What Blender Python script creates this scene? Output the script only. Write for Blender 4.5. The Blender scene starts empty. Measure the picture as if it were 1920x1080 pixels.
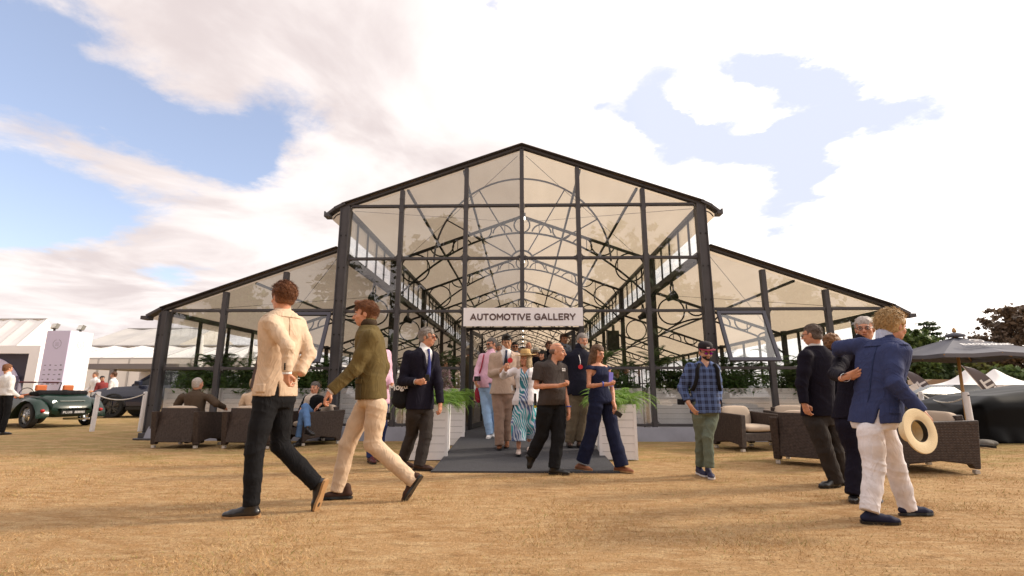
import bpy, bmesh, math, random
import numpy as np
from mathutils import Vector, Matrix
from mathutils import noise as mnoise
random.seed(7); np.random.seed(7)
C = bpy.context.scene.collection
S = bpy.context.scene
R = math.radians
# ------------------------------------------------------------------ camera
FPX, PITCH, YAW, CH = 940.0, math.atan((733-540)/940.0), 0.0208, 1.0
cam_d = bpy.data.cameras.new("camera"); cam = bpy.data.objects.new("camera", cam_d); C.objects.link(cam)
cam_d.sensor_width = 36; cam_d.lens = 36*FPX/1920; cam_d.clip_start = 0.05; cam_d.clip_end = 3000
cam.location = (0, 0, CH); cam.rotation_euler = (math.pi/2+PITCH, 0, YAW)
S.camera = cam
def ray(px, py):
    x = (px-960)/FPX; y = (540-py)/FPX
    c, s = math.cos(PITCH), math.sin(PITCH)
    X, Y, Z = x, c-y*s, s+y*c
    c, s = math.cos(YAW), math.sin(YAW)
    return Vector((X*c-Y*s, X*s+Y*c, Z))
def at(px, py, Y):
    d = ray(px, py); return Vector((0, 0, CH)) + d*(Y/d.y)
def gnd(px, py, z=0.0):
    d = ray(px, py); return Vector((0, 0, CH)) + d*((z-CH)/d.z)
# ------------------------------------------------------------------ world, sun
SUN_DIR = Vector((0.86, 0.22, 0.50)).normalized()
sun_el = math.asin(SUN_DIR.z); sun_az = math.atan2(SUN_DIR.x, SUN_DIR.y)
w = bpy.data.worlds.new("World"); S.world = w; w.use_nodes = True
nt = w.node_tree; nt.nodes.clear()
def N(nt, t, **k):
    n = nt.nodes.new(t)
    for a, b in k.items():
        if a == 'ins':
            for i, v in b.items(): n.inputs[i].default_value = v
        else: setattr(n, a, b)
    return n
def math_n(nt, op, a, b=None, c=None, clamp=False):
    n = nt.nodes.new('ShaderNodeMath'); n.operation = op; n.use_clamp = clamp
    for i, v in enumerate((a, b, c)):
        if v is None: continue
        if isinstance(v, (int, float)): n.inputs[i].default_value = v
        else: nt.links.new(v, n.inputs[i])
    return n.outputs[0]
def build_world():
    L = nt.links.new
    out = N(nt, 'ShaderNodeOutputWorld'); bg = N(nt, 'ShaderNodeBackground'); L(bg.outputs[0], out.inputs[0])
    sky = N(nt, 'ShaderNodeTexSky'); sky.sky_type = 'NISHITA'; sky.sun_disc = False
    sky.sun_elevation = sun_el; sky.sun_rotation = sun_az; sky.air_density = 1.0; sky.dust_density = 1.2; sky.ozone_density = 1.5
    tc = N(nt, 'ShaderNodeTexCoord'); gen = tc.outputs['Generated']
    sep = N(nt, 'ShaderNodeSeparateXYZ'); L(gen, sep.inputs[0])
    zz = math_n(nt, 'ADD', math_n(nt, 'MAXIMUM', sep.outputs[2], 0.0), 0.12)
    u = math_n(nt, 'DIVIDE', sep.outputs[0], zz); v = math_n(nt, 'DIVIDE', sep.outputs[1], zz)
    cmb = N(nt, 'ShaderNodeCombineXYZ'); L(u, cmb.inputs[0]); L(v, cmb.inputs[1]); P = cmb.outputs[0]
    def noise(scale, detail, rough=0.55, dist=0.0, vec=P):
        n = N(nt, 'ShaderNodeTexNoise'); n.inputs['Scale'].default_value = scale; n.inputs['Detail'].default_value = detail
        n.inputs['Roughness'].default_value = rough; n.inputs['Distortion'].default_value = dist; L(vec, n.inputs['Vector']); return n
    wn = noise(1.6, 8, 0.62); wv = N(nt, 'ShaderNodeVectorMath', operation='SUBTRACT'); L(wn.outputs['Color'], wv.inputs[0]); wv.inputs[1].default_value = (.5, .5, .5)
    ws = N(nt, 'ShaderNodeVectorMath', operation='SCALE'); L(wv.outputs[0], ws.inputs[0]); ws.inputs['Scale'].default_value = 0.55
    wa = N(nt, 'ShaderNodeVectorMath', operation='ADD'); L(P, wa.inputs[0]); L(ws.outputs[0], wa.inputs[1]); Q = wa.outputs[0]
    def pj(px, py):
        d = ray(px, py).normalized(); z = max(d.z, 0)+.12; return Vector((d.x/z, d.y/z, 0))
    def blob(px, py, ax, ay, rot, amp, cur):
        c0 = pj(px, py); cr, sr = math.cos(R(rot)), math.sin(R(rot))
        e1 = pj(px+ax*cr, py-ax*sr)-c0; e2 = pj(px+ay*sr, py+ay*cr)-c0
        M = Matrix(((e1.x, e2.x), (e1.y, e2.y))).inverted()
        s = N(nt, 'ShaderNodeVectorMath', operation='SUBTRACT'); L(Q, s.inputs[0]); s.inputs[1].default_value = c0
        d1 = N(nt, 'ShaderNodeVectorMath', operation='DOT_PRODUCT'); L(s.outputs[0], d1.inputs[0]); d1.inputs[1].default_value = (M[0][0], M[0][1], 0)
        d2 = N(nt, 'ShaderNodeVectorMath', operation='DOT_PRODUCT'); L(s.outputs[0], d2.inputs[0]); d2.inputs[1].default_value = (M[1][0], M[1][1], 0)
        q = math_n(nt, 'ADD', math_n(nt, 'POWER', math_n(nt, 'ABSOLUTE', d1.outputs['Value']), 2), math_n(nt, 'POWER', math_n(nt, 'ABSOLUTE', d2.outputs['Value']), 2))
        g = math_n(nt, 'EXPONENT', math_n(nt, 'MULTIPLY', q, -0.8))
        return math_n(nt, 'MULTIPLY_ADD', g, amp, cur)
    cur = 0.0
    for b in ((60, 120, 120, 75, 0, 1.0), (185, 195, 200, 65, -22, 1.15), (-60, 60, 130, 80, 0, 1), (330, 262, 190, 42, -22, 1.0), (490, 285, 95, 50, 20, 1.25),
              (100, 395, 190, 48, -6, 1.15), (40, 345, 130, 34, -10, .9), (-20, 390, 120, 80, 0, .6), (-40, 430, 130, 40, 0, 1), (325, 520, 45, 22, 0, .8),
              (930, 30, 22, 30, 0, .7), (1110, 205, 32, 22, 0, .7), (1215, 215, 55, 90, 10, 1.1), (1310, 262, 110, 32, -15, 1.0), (1420, 140, 90, 34, -15, 1.1),
              (1480, 270, 190, 50, 5, 1.0), (1620, 215, 150, 38, 0, 1.0), (1490, 340, 60, 75, 0, 1.1), (1450, 430, 60, 22, 0, .6),
              (330, 262, 60, 16, -25, -.35), (150, 108, 60, 22, -10, -.5), (1345, 200, 70, 26, 0, -.7), (1470, 232, 70, 14, 12, -.7), (1250, 170, 40, 20, 0, -.35), (1400, 262, 60, 12, 10, -.5), (1560, 300, 90, 14, 8, -.4), (120, 225, 60, 14, -20, -.35)):
        cur = blob(*b, cur)
    n2 = noise(2.6, 10, 0.6, 0.6); n3 = noise(9, 8, 0.65)
    nn = math_n(nt, 'ADD', math_n(nt, 'MULTIPLY', math_n(nt, 'SUBTRACT', n2.outputs[0], .5), 1.5), math_n(nt, 'MULTIPLY', math_n(nt, 'SUBTRACT', n3.outputs[0], .5), 0.6))
    hole = math_n(nt, 'ADD', cur, nn)
    mr = N(nt, 'ShaderNodeMapRange', interpolation_type='SMOOTHSTEP'); L(hole, mr.inputs[0])
    mr.inputs[1].default_value = .20; mr.inputs[2].default_value = .92; mr.inputs[3].default_value = 1; mr.inputs[4].default_value = 0
    # cloud colour: greyer undersides, white towards the sun
    sd = N(nt, 'ShaderNodeVectorMath', operation='DOT_PRODUCT'); L(gen, sd.inputs[0]); sd.inputs[1].default_value = SUN_DIR
    glow = N(nt, 'ShaderNodeMapRange'); L(sd.outputs['Value'], glow.inputs[0]); glow.inputs[1].default_value = .30; glow.inputs[2].default_value = .95
    sh = noise(1.5, 8, 0.55, 0.5); shr = N(nt, 'ShaderNodeMapRange', interpolation_type='SMOOTHSTEP'); L(sh.outputs[0], shr.inputs[0]); shr.inputs[1].default_value = .34; shr.inputs[2].default_value = .62
    mx = N(nt, 'ShaderNodeMix', data_type='RGBA'); L(shr.outputs[0], mx.inputs[0]); mx.inputs[6].default_value = (.475, .416, .41, 1); mx.inputs[7].default_value = (.665, .61, .59, 1)
    mg = N(nt, 'ShaderNodeMix', data_type='RGBA'); L(glow.outputs[0], mg.inputs[0]); L(mx.outputs[2], mg.inputs[6]); mg.inputs[7].default_value = (1.35, 1.26, 1.18, 1)
    skm = N(nt, 'ShaderNodeMix', data_type='RGBA', blend_type='MULTIPLY'); skm.inputs[0].default_value = 1; L(sky.outputs[0], skm.inputs[6]); skm.inputs[7].default_value = (.172, .148, .142, 1)
    # thin veil over the blue, thicker near the sun
    veil = N(nt, 'ShaderNodeMix', data_type='RGBA'); vf = math_n(nt, 'MULTIPLY_ADD', glow.outputs[0], 1.6, .22, clamp=True); L(vf, veil.inputs[0])
    L(skm.outputs[2], veil.inputs[6]); veil.inputs[7].default_value = (.465, .493, .595, 1)
    fin = N(nt, 'ShaderNodeMix', data_type='RGBA'); L(mr.outputs[0], fin.inputs[0]); L(veil.outputs[2], fin.inputs[6]); L(mg.outputs[2], fin.inputs[7])
    L(fin.outputs[2], bg.inputs[0]); bg.inputs[1].default_value = 1.0
build_world()
sun_d = bpy.data.lights.new("sun", 'SUN'); sun = bpy.data.objects.new("sun", sun_d); C.objects.link(sun)
sun_d.energy = 2.0; sun_d.angle = R(7); sun_d.color = (1.0, .86, .68)
sun.rotation_euler = SUN_DIR.to_track_quat('Z', 'Y').to_euler()
S.view_settings.view_transform = 'Standard'; S.view_settings.look = 'None'; S.view_settings.exposure = 0.8; S.view_settings.gamma = 1
S.view_settings.use_curve_mapping = False
S.render.engine = 'CYCLES'; S.cycles.max_bounces = 10; S.cycles.transparent_max_bounces = 40
S.cycles.glossy_bounces = 4; S.cycles.transmission_bounces = 6; S.cycles.diffuse_bounces = 4
# ------------------------------------------------------------------ materials
MATS = {}
def mat(name, col, rough=.7, spec=.3, metal=0., noise=0., nscale=8., bump=0., bscale=60., col2=None, coat=0., sheen=0., obj=True, stretch=None):
    if name in MATS: return MATS[name]
    m = bpy.data.materials.new(name); m.use_nodes = True; t = m.node_tree; b = t.nodes['Principled BSDF']; L = t.links.new
    b.inputs['Roughness'].default_value = rough; b.inputs['Metallic'].default_value = metal; b.inputs['Specular IOR Level'].default_value = spec
    b.inputs['Coat Weight'].default_value = coat; b.inputs['Sheen Weight'].default_value = sheen
    c = tuple(col)+(1,); b.inputs['Base Color'].default_value = c
    tc = N(t, 'ShaderNodeTexCoord'); vec = tc.outputs['Object']
    if stretch:
        mp = N(t, 'ShaderNodeMapping'); L(vec, mp.inputs[0]); mp.inputs['Scale'].default_value = stretch; vec = mp.outputs[0]
    if noise or col2:
        n = N(t, 'ShaderNodeTexNoise'); L(vec, n.inputs['Vector']); n.inputs['Scale'].default_value = nscale; n.inputs['Detail'].default_value = 6; n.inputs['Roughness'].default_value = .6
        mr = N(t, 'ShaderNodeMapRange'); L(n.outputs[0], mr.inputs[0]); mr.inputs[1].default_value = .3; mr.inputs[2].default_value = .7
        mx = N(t, 'ShaderNodeMix', data_type='RGBA'); L(mr.outputs[0], mx.inputs[0])
        if col2: mx.inputs[6].default_value = c; mx.inputs[7].default_value = tuple(col2)+(1,)
        else: mx.inputs[6].default_value = tuple(x*(1-noise) for x in col)+(1,); mx.inputs[7].default_value = tuple(min(1, x*(1+noise)) for x in col)+(1,)
        L(mx.outputs[2], b.inputs['Base Color'])
        rr = math_n(t, 'MULTIPLY_ADD', n.outputs[0], .2, rough-.1, clamp=True); L(rr, b.inputs['Roughness'])
    if bump:
        n = N(t, 'ShaderNodeTexNoise'); L(vec, n.inputs['Vector']); n.inputs['Scale'].default_value = bscale; n.inputs['Detail'].default_value = 5
        bp = N(t, 'ShaderNodeBump'); bp.inputs['Strength'].default_value = bump; bp.inputs['Distance'].default_value = .01; L(n.outputs[0], bp.inputs['Height']); L(bp.outputs[0], b.inputs['Normal'])
    MATS[name] = m; return m
def glassmat(name, tint=(.93, .95, .93), rough=0.0, refl=1.0):
    m = bpy.data.materials.new(name); m.use_nodes = True; t = m.node_tree; t.nodes.clear(); L = t.links.new
    o = N(t, 'ShaderNodeOutputMaterial'); tr = N(t, 'ShaderNodeBsdfTransparent'); tr.inputs[0].default_value = tint+(1,)
    gl = N(t, 'ShaderNodeBsdfGlossy'); gl.inputs['Roughness'].default_value = rough
    g = N(t, 'ShaderNodeNewGeometry'); dt = N(t, 'ShaderNodeVectorMath', operation='DOT_PRODUCT'); L(g.outputs['Normal'], dt.inputs[0]); L(g.outputs['Incoming'], dt.inputs[1])
    om = math_n(t, 'SUBTRACT', 1.0, math_n(t, 'ABSOLUTE', dt.outputs['Value']), clamp=True); sch = math_n(t, 'MULTIPLY_ADD', math_n(t, 'POWER', om, 5), .90, .05)
    mx = N(t, 'ShaderNodeMixShader'); f = math_n(t, 'MULTIPLY', sch, refl, clamp=True)
    L(f, mx.inputs[0]); L(tr.outputs[0], mx.inputs[1]); L(gl.outputs[0], mx.inputs[2]); L(mx.outputs[0], o.inputs[0]); MATS[name] = m; return m
# ------------------------------------------------------------------ mesh helpers
class MB:
    def __init__(s): s.v = []; s.f = []; s.mi = []
    def add(s, vs, fs, mi=0):
        o = len(s.v); s.v += [tuple(v) for v in vs]; s.f += [tuple(o+i for i in f) for f in fs]; s.mi += [mi]*len(fs); return s
    def box(s, x0, x1, y0, y1, z0, z1, mi=0, M=None, bev=0):
        vs = [Vector((x, y, z)) for z in (z0, z1) for y in (y0, y1) for x in (x0, x1)]
        if M is not None: vs = [M @ v for v in vs]
        return s.add(vs, [(0, 2, 3, 1), (4, 5, 7, 6), (0, 1, 5, 4), (2, 6, 7, 3), (0, 4, 6, 2), (1, 3, 7, 5)], mi)
    def bar(s, a, b, w, d, up=(0, 0, 1), mi=0):
        """box from a to b; d along 'up' projected, w across"""
        a = Vector(a); b = Vector(b); t = (b-a).normalized(); u = Vector(up); u = (u-t*u.dot(t))
        if u.length < 1e-4: u = Vector((0, 1, 0)); u = u-t*u.dot(t)
        u.normalize(); n = t.cross(u)
        vs = []
        for p in (a, b):
            for i, j in ((-1, -1), (1, -1), (1, 1), (-1, 1)): vs.append(p+n*(i*w/2)+u*(j*d/2))
        return s.add(vs, [(0, 1, 2, 3), (4, 7, 6, 5), (0, 4, 5, 1), (1, 5, 6, 2), (2, 6, 7, 3), (3, 7, 4, 0)], mi)
    def tube(s, pts, r, n=8, caps=True, mi=0, closed=False):
        pts = [Vector(p) for p in pts]; m = len(pts)
        rs = r if isinstance(r, (list, tuple)) else [r]*m
        t0 = (pts[1]-pts[0]).normalized(); u = t0.orthogonal().normalized(); vs = []
        for i, p in enumerate(pts):
            if closed: t = (pts[(i+1) % m]-pts[i-1])
            else: t = (pts[min(i+1, m-1)]-pts[max(i-1, 0)])
            t.normalize(); u = (u-t*u.dot(t)).normalized(); q = t.cross(u)
            for k in range(n):
                a = 2*math.pi*k/n; vs.append(p+(u*math.cos(a)+q*math.sin(a))*rs[i])
        fs = []
        for i in range(m if closed else m-1):
            j = (i+1) % m
            for k in range(n):
                k2 = (k+1) % n; fs.append((i*n+k, i*n+k2, j*n+k2, j*n+k))
        if caps and not closed: fs.append(tuple(range(n-1, -1, -1))); fs.append(tuple((m-1)*n+k for k in range(n)))
        return s.add(vs, fs, mi)
    def lathe(s, prof, n=24, c=(0, 0, 0), mi=0, M=None, cap=True):
        vs = []; c = Vector(c)
        for r, z in prof:
            for k in range(n):
                a = 2*math.pi*k/n; v = Vector((r*math.cos(a), r*math.sin(a), z))
                vs.append((M @ v if M is not None else v)+c)
        fs = [(i*n+k, i*n+(k+1) % n, (i+1)*n+(k+1) % n, (i+1)*n+k) for i in range(len(prof)-1) for k in range(n)]
        if cap and prof[0][0] > 1e-4: fs.append(tuple(range(n-1, -1, -1)))
        if cap and prof[-1][0] > 1e-4: fs.append(tuple((len(prof)-1)*n+k for k in range(n)))
        return s.add(vs, fs, mi)
    def ext(s, poly, axis, a, b, mi=0):
        """extrude 2D polygon along axis ('x','y','z') from a to b"""
        n = len(poly); f = {'x': lambda p, t: (t, p[0], p[1]), 'y': lambda p, t: (p[0], t, p[1]), 'z': lambda p, t: (p[0], p[1], t)}[axis]
        vs = [f(p, a) for p in poly]+[f(p, b) for p in poly]
        return s.add(vs, [tuple(range(n-1, -1, -1)), tuple(range(n, 2*n))]+[(i, (i+1) % n, n+(i+1) % n, n+i) for i in range(n)], mi)
    def mesh(s, name, mats, smooth=False):
        me = bpy.data.meshes.new(name); me.from_pydata(s.v, [], s.f)
        for m in (mats if isinstance(mats, (list, tuple)) else [mats]): me.materials.append(m)
        if any(s.mi): me.polygons.foreach_set('material_index', s.mi)
        bm = bmesh.new(); bm.from_mesh(me); bmesh.ops.recalc_face_normals(bm, faces=bm.faces); bm.to_mesh(me); bm.free()
        if smooth: me.polygons.foreach_set('use_smooth', [True]*len(me.polygons))
        me.update(); return me
    def build(s, name, mats, parent=None, smooth=False, bevel=0, auto=None):
        me = s.mesh(name, mats, smooth); o = bpy.data.objects.new(name, me); C.objects.link(o)
        if parent is not None: o.parent = parent
        if bevel:
            m = o.modifiers.new('bevel', 'BEVEL'); m.width = bevel; m.segments = 2; m.limit_method = 'ANGLE'; m.angle_limit = R(40)
        if auto: me.set_sharp_from_angle(angle=R(auto))
        return o
def tag(o, label=None, cat=None, group=None, kind=None):
    if label: o['label'] = label
    if cat: o['category'] = cat
    if group: o['group'] = group
    if kind: o['kind'] = kind
    return o
def empty(name, loc, rz=0, label=None, cat=None, group=None):
    o = bpy.data.objects.new(name, None); C.objects.link(o); o.location = loc; o.rotation_euler = (0, 0, rz); o.empty_display_size = .2
    return tag(o, label, cat, group)
def inst(name, me, parent, loc=(0, 0, 0), rot=(0, 0, 0), sc=(1, 1, 1)):
    o = bpy.data.objects.new(name, me); C.objects.link(o); o.parent = parent; o.location = loc; o.rotation_euler = rot; o.scale = sc; return o
def copy_tree(o, parent=None):
    c = o.copy(); C.objects.link(c); c.parent = parent
    for ch in list(o.children): copy_tree(ch, c)
    return c
STROKES = {'A': [[(0, 0), (.40, 1), (.80, 0)], [(.14, .30), (.66, .30)]], 'U': [[(.05, 1), (.05, .34), (.13, .12), (.28, .02), (.38, 0), (.48, .02), (.63, .12), (.71, .34), (.71, 1)]], 'T': [[(0, 1), (.70, 1)], [(.35, 1), (.35, 0)]],
 'M': [[(.05, 0), (.05, 1), (.45, .38), (.85, 1), (.85, 0)]], 'I': [[(.08, 0), (.08, 1)]], 'V': [[(0, 1), (.38, 0), (.76, 1)]], 'E': [[(.60, 1), (.06, 1), (.06, 0), (.60, 0)], [(.06, .5), (.52, .5)]], 'L': [[(.06, 1), (.06, 0), (.56, 0)]],
 'R': [[(.06, 0), (.06, 1), (.42, 1), (.60, .92), (.64, .72), (.58, .52), (.42, .44), (.06, .44)], [(.38, .44), (.66, 0)]], 'Y': [[(0, 1), (.37, .45), (.74, 1)], [(.37, .45), (.37, 0)]], 'N': [[(.06, 0), (.06, 1), (.68, 0), (.68, 1)]], 'B': [[(.06, 0), (.06, 1), (.40, 1), (.56, .88), (.56, .64), (.40, .52), (.60, .40), (.60, .12), (.42, 0), (.06, 0)], [(.06, .52), (.40, .52)]],
 'P': [[(.06, 0), (.06, 1), (.42, 1), (.60, .9), (.62, .68), (.56, .5), (.42, .42), (.06, .42)]], 'S': [[(.58, .84), (.42, .99), (.20, .99), (.07, .85), (.10, .64), (.30, .53), (.50, .44), (.60, .28), (.55, .10), (.38, 0), (.18, .01), (.03, .16)]],
 'C': [[(.78+.0, .82), (.62, .96), (.42, 1), (.22, .93), (.08, .75), (.04, .5), (.08, .25), (.22, .07), (.42, 0), (.62, .04), (.78, .18)]], 'G': [[(.78, .82), (.62, .96), (.42, 1), (.22, .93), (.08, .75), (.04, .5), (.08, .25), (.22, .07), (.42, 0), (.62, .04), (.80, .16), (.80, .46), (.48, .46)]],
 'O': [[(.45+.42*math.sin(t), .5+.5*math.cos(t)) for t in np.linspace(0, 2*math.pi, 21)]]}
def block_text(txt, h, t, m, depth=.003, gap=.26):
    mb = MB(); x = 0; k = 0
    for ch in txt:
        if ch == ' ': x += .45*h; continue
        w_ = max(p[0] for st in STROKES[ch] for p in st)
        for st in STROKES[ch]:
            for i in range(len(st)-1):
                a, b = Vector((x+st[i][0]*h, t/2+st[i][1]*(h-t), 0)), Vector((x+st[i+1][0]*h, t/2+st[i+1][1]*(h-t), 0)); d = (b-a).normalized()*t*.42; k += 1; z = .00012*(k % 9)
                mb.bar(a-d+Vector((0, 0, z)), b+d+Vector((0, 0, z)), t, depth, up=(0, 0, 1))
        x += (w_+gap)*h
    x -= gap*h; mb.v = [(v[0]-x/2, v[1]-h/2, v[2]) for v in mb.v]; me = mb.mesh('lettering', m); return me, x
def text_mesh(txt, size, bold=0.0, depth=.004, spacing=1.0, align='CENTER'):
    cu = bpy.data.curves.new('lettering', 'FONT'); cu.body = txt; cu.size = size; cu.offset = bold; cu.extrude = depth; cu.space_character = spacing
    cu.align_x = align; cu.align_y = 'CENTER'; o = bpy.data.objects.new('tmp', cu); C.objects.link(o)
    bpy.context.view_layer.update()
    me = bpy.data.meshes.new_from_object(o.evaluated_get(bpy.context.evaluated_depsgraph_get())); bpy.data.objects.remove(o); me.name = 'lettering'; return me
# ------------------------------------------------------------------ ground
def dry_grass_mat():
    m = bpy.data.materials.new('dry_grass'); m.use_nodes = True; t = m.node_tree; b = t.nodes['Principled BSDF']; L = t.links.new
    b.inputs['Roughness'].default_value = .95; b.inputs['Specular IOR Level'].default_value = .1
    tc = N(t, 'ShaderNodeTexCoord'); P = tc.outputs['Object']
    def nz(sc, det=6, r=.6, vec=P):
        n = N(t, 'ShaderNodeTexNoise'); L(vec, n.inputs['Vector']); n.inputs['Scale'].default_value = sc; n.inputs['Detail'].default_value = det; n.inputs['Roughness'].default_value = r; return n.outputs[0]
    def mr(x, a, b_, c=0., d=1.):
        n = N(t, 'ShaderNodeMapRange', interpolation_type='SMOOTHSTEP'); L(x, n.inputs[0]); 
        for i, v in enumerate((a, b_, c, d)): n.inputs[i+1].default_value = v
        return n.outputs[0]
    def mix(f, a, b_, bt='MIX'):
        n = N(t, 'ShaderNodeMix', data_type='RGBA', blend_type=bt)
        (L(f, n.inputs[0]) if not isinstance(f, (int, float)) else setattr(n.inputs[0], 'default_value', f))
        for i, v in ((6, a), (7, b_)):
            if isinstance(v, tuple): n.inputs[i].default_value = v+(1,)
            else: L(v, n.inputs[i])
        return n.outputs[2]
    mp = N(t, 'ShaderNodeMapping'); L(P, mp.inputs[0]); mp.inputs['Scale'].default_value = (1, 2.6, 1); PS = mp.outputs[0]
    c = mix(mr(nz(.8, 6), .35, .65), (.45, .260, .118), (.56, .355, .175))
    c = mix(mr(nz(4, 8, .75, PS), .42, .64), c, (.64, .45, .25))
    c = mix(mr(nz(3.1, 8, .75, PS), .53, .70), c, (.25, .135, .058))
    sp = N(t, 'ShaderNodeSeparateXYZ'); L(P, sp.inputs[0])
    far = mr(sp.outputs[1], 3.5, 9.5, 0., .26)
    gn = math_n(t, 'ADD', nz(1.3, 7, .65, PS), math_n(t, 'SUBTRACT', far, .08))
    c = mix(mr(gn, .56, .78, 0, .62), c, (.25, .23, .065))
    c = mix(mr(nz(45, 6, .8), .4, .62), mix(.42, c, (.17, .09, .04)), c)
    c = mix(mr(nz(140, 4, .8), .52, .7), c, mix(.5, c, (.72, .52, .28)))
    L(c, b.inputs['Base Color'])
    h = math_n(t, 'ADD', nz(60, 8, .8), math_n(t, 'MULTIPLY', nz(9, 6, .7), 1.6))
    bp = N(t, 'ShaderNodeBump'); bp.inputs['Strength'].default_value = .8; bp.inputs['Distance'].default_value = .03; L(h, bp.inputs['Height']); L(bp.outputs[0], b.inputs['Normal'])
    return m
def ground():
    nx, ny = 90, 110
    xs = np.sign(np.linspace(-1, 1, nx))*np.abs(np.linspace(-1, 1, nx))**3*1500; ys = -60+np.linspace(0, 1, ny)**3*1600
    mb = MB(); vs = []
    for y in ys:
        for x in xs:
            r = math.hypot(x, y-8)
            z = 0.0 if r > 18 else .012*mnoise.noise(Vector((x*1.3, y*1.3, 0)))
            if abs(x) < 9.2 and y > 6.4: z = -.01
            vs.append((x, y, z))
    mb.add(vs, [(j*nx+i, j*nx+i+1, (j+1)*nx+i+1, (j+1)*nx+i) for j in range(ny-1) for i in range(nx-1)])
    o = mb.build('ground', dry_grass_mat(), smooth=True); tag(o, 'parched brown grass field in front of the glass gallery', kind='structure')
ground()
def turf():
    """short dry blades on the near ground, one mesh"""
    rng = np.random.default_rng(3); n = 150000
    u = rng.random(n); y = 2.6+(u**1.5)*7.0; x = (rng.random(n)*2-1)*(y*1.12+.3)
    keep = ~((np.abs(x-.05) < 1.9) & (y > 6.55)); x = x[keep]; y = y[keep]; n = len(x)
    den = np.array([mnoise.noise(Vector((a*.9, b*1.7, 3))) for a, b in zip(x, y)]); keep = den+rng.random(n)*.9-.25 > 0; x = x[keep]; y = y[keep]; den = den[keep]; n = len(x)
    sz = 1+1.3*np.clip(den*2.2, 0, 1); h = (.004+rng.random(n)*.013)*sz; wd = .0012+rng.random(n)*.0014; a = rng.random(n)*6.283; ln = (.008+rng.random(n)*.020)*sz; la = rng.random(n)*6.283
    v = np.zeros((n, 3, 3), np.float32)
    v[:, 0] = np.stack([x-np.cos(a)*wd, y-np.sin(a)*wd, np.full(n, -.004)], 1); v[:, 1] = np.stack([x+np.cos(a)*wd, y+np.sin(a)*wd, np.full(n, -.004)], 1)
    v[:, 2] = np.stack([x+np.cos(la)*ln, y+np.sin(la)*ln, h], 1)
    me = bpy.data.meshes.new('turf'); me.vertices.add(3*n); me.vertices.foreach_set('co', v.ravel()); me.loops.add(3*n); me.loops.foreach_set('vertex_index', np.arange(3*n, dtype=np.int32))
    me.polygons.add(n); me.polygons.foreach_set('loop_start', np.arange(0, 3*n, 3, dtype=np.int32)); me.polygons.foreach_set('loop_total', np.full(n, 3, np.int32))
    me.polygons.foreach_set('material_index', rng.choice(4, n, p=[.42, .30, .2, .08]).astype(np.int32))
    for nm, c in (('straw_blade', (.50, .31, .14)), ('pale_straw_blade', (.62, .43, .23)), ('brown_blade', (.36, .20, .08)), ('green_blade', (.22, .24, .06))): me.materials.append(mat(nm, c, .9, .1))
    me.update(); me.validate(); o = bpy.data.objects.new('turf', me); C.objects.link(o); tag(o, 'short dry straw coloured blades of the parched lawn', 'grass', kind='stuff')
turf()
# ------------------------------------------------------------------ carpet with ramp
def carpet_z(y):
    return .014 if y < 6.9 else min(.20, .014+(y-6.9)/(10.7-6.9)*.186)
mcar = mat('carpet_grey', (.078, .078, .086), .95, .1, noise=.35, nscale=120, bump=.6, bscale=300)
def carpet():
    mb = MB(); ys = [6.62, 6.9, 7.8, 8.8, 9.8, 10.72]; L = [(-1.08)]; vs = []
    for y in ys:
        f = (y-6.62)/4.1; x0 = -1.16-.02*f; x1 = 1.21+.03*f; z = carpet_z(y)
        vs += [(x0, y, z), (x1, y, z), (x0, y, max(z-.03, -.02)), (x1, y, max(z-.03, -.02))]
    fs = []
    for i in range(len(ys)-1):
        a = i*4; b = a+4; fs += [(a, a+1, b+1, b), (a, b, b+2, a+2), (a+1, a+3, b+3, b+1)]
    fs.append((0, 2, 3, 1)); mb.add(vs, fs); o = mb.build('carpet', mcar); tag(o, 'dark grey ribbed carpet ramp leading up to the open entrance', kind='structure')
carpet()
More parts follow.
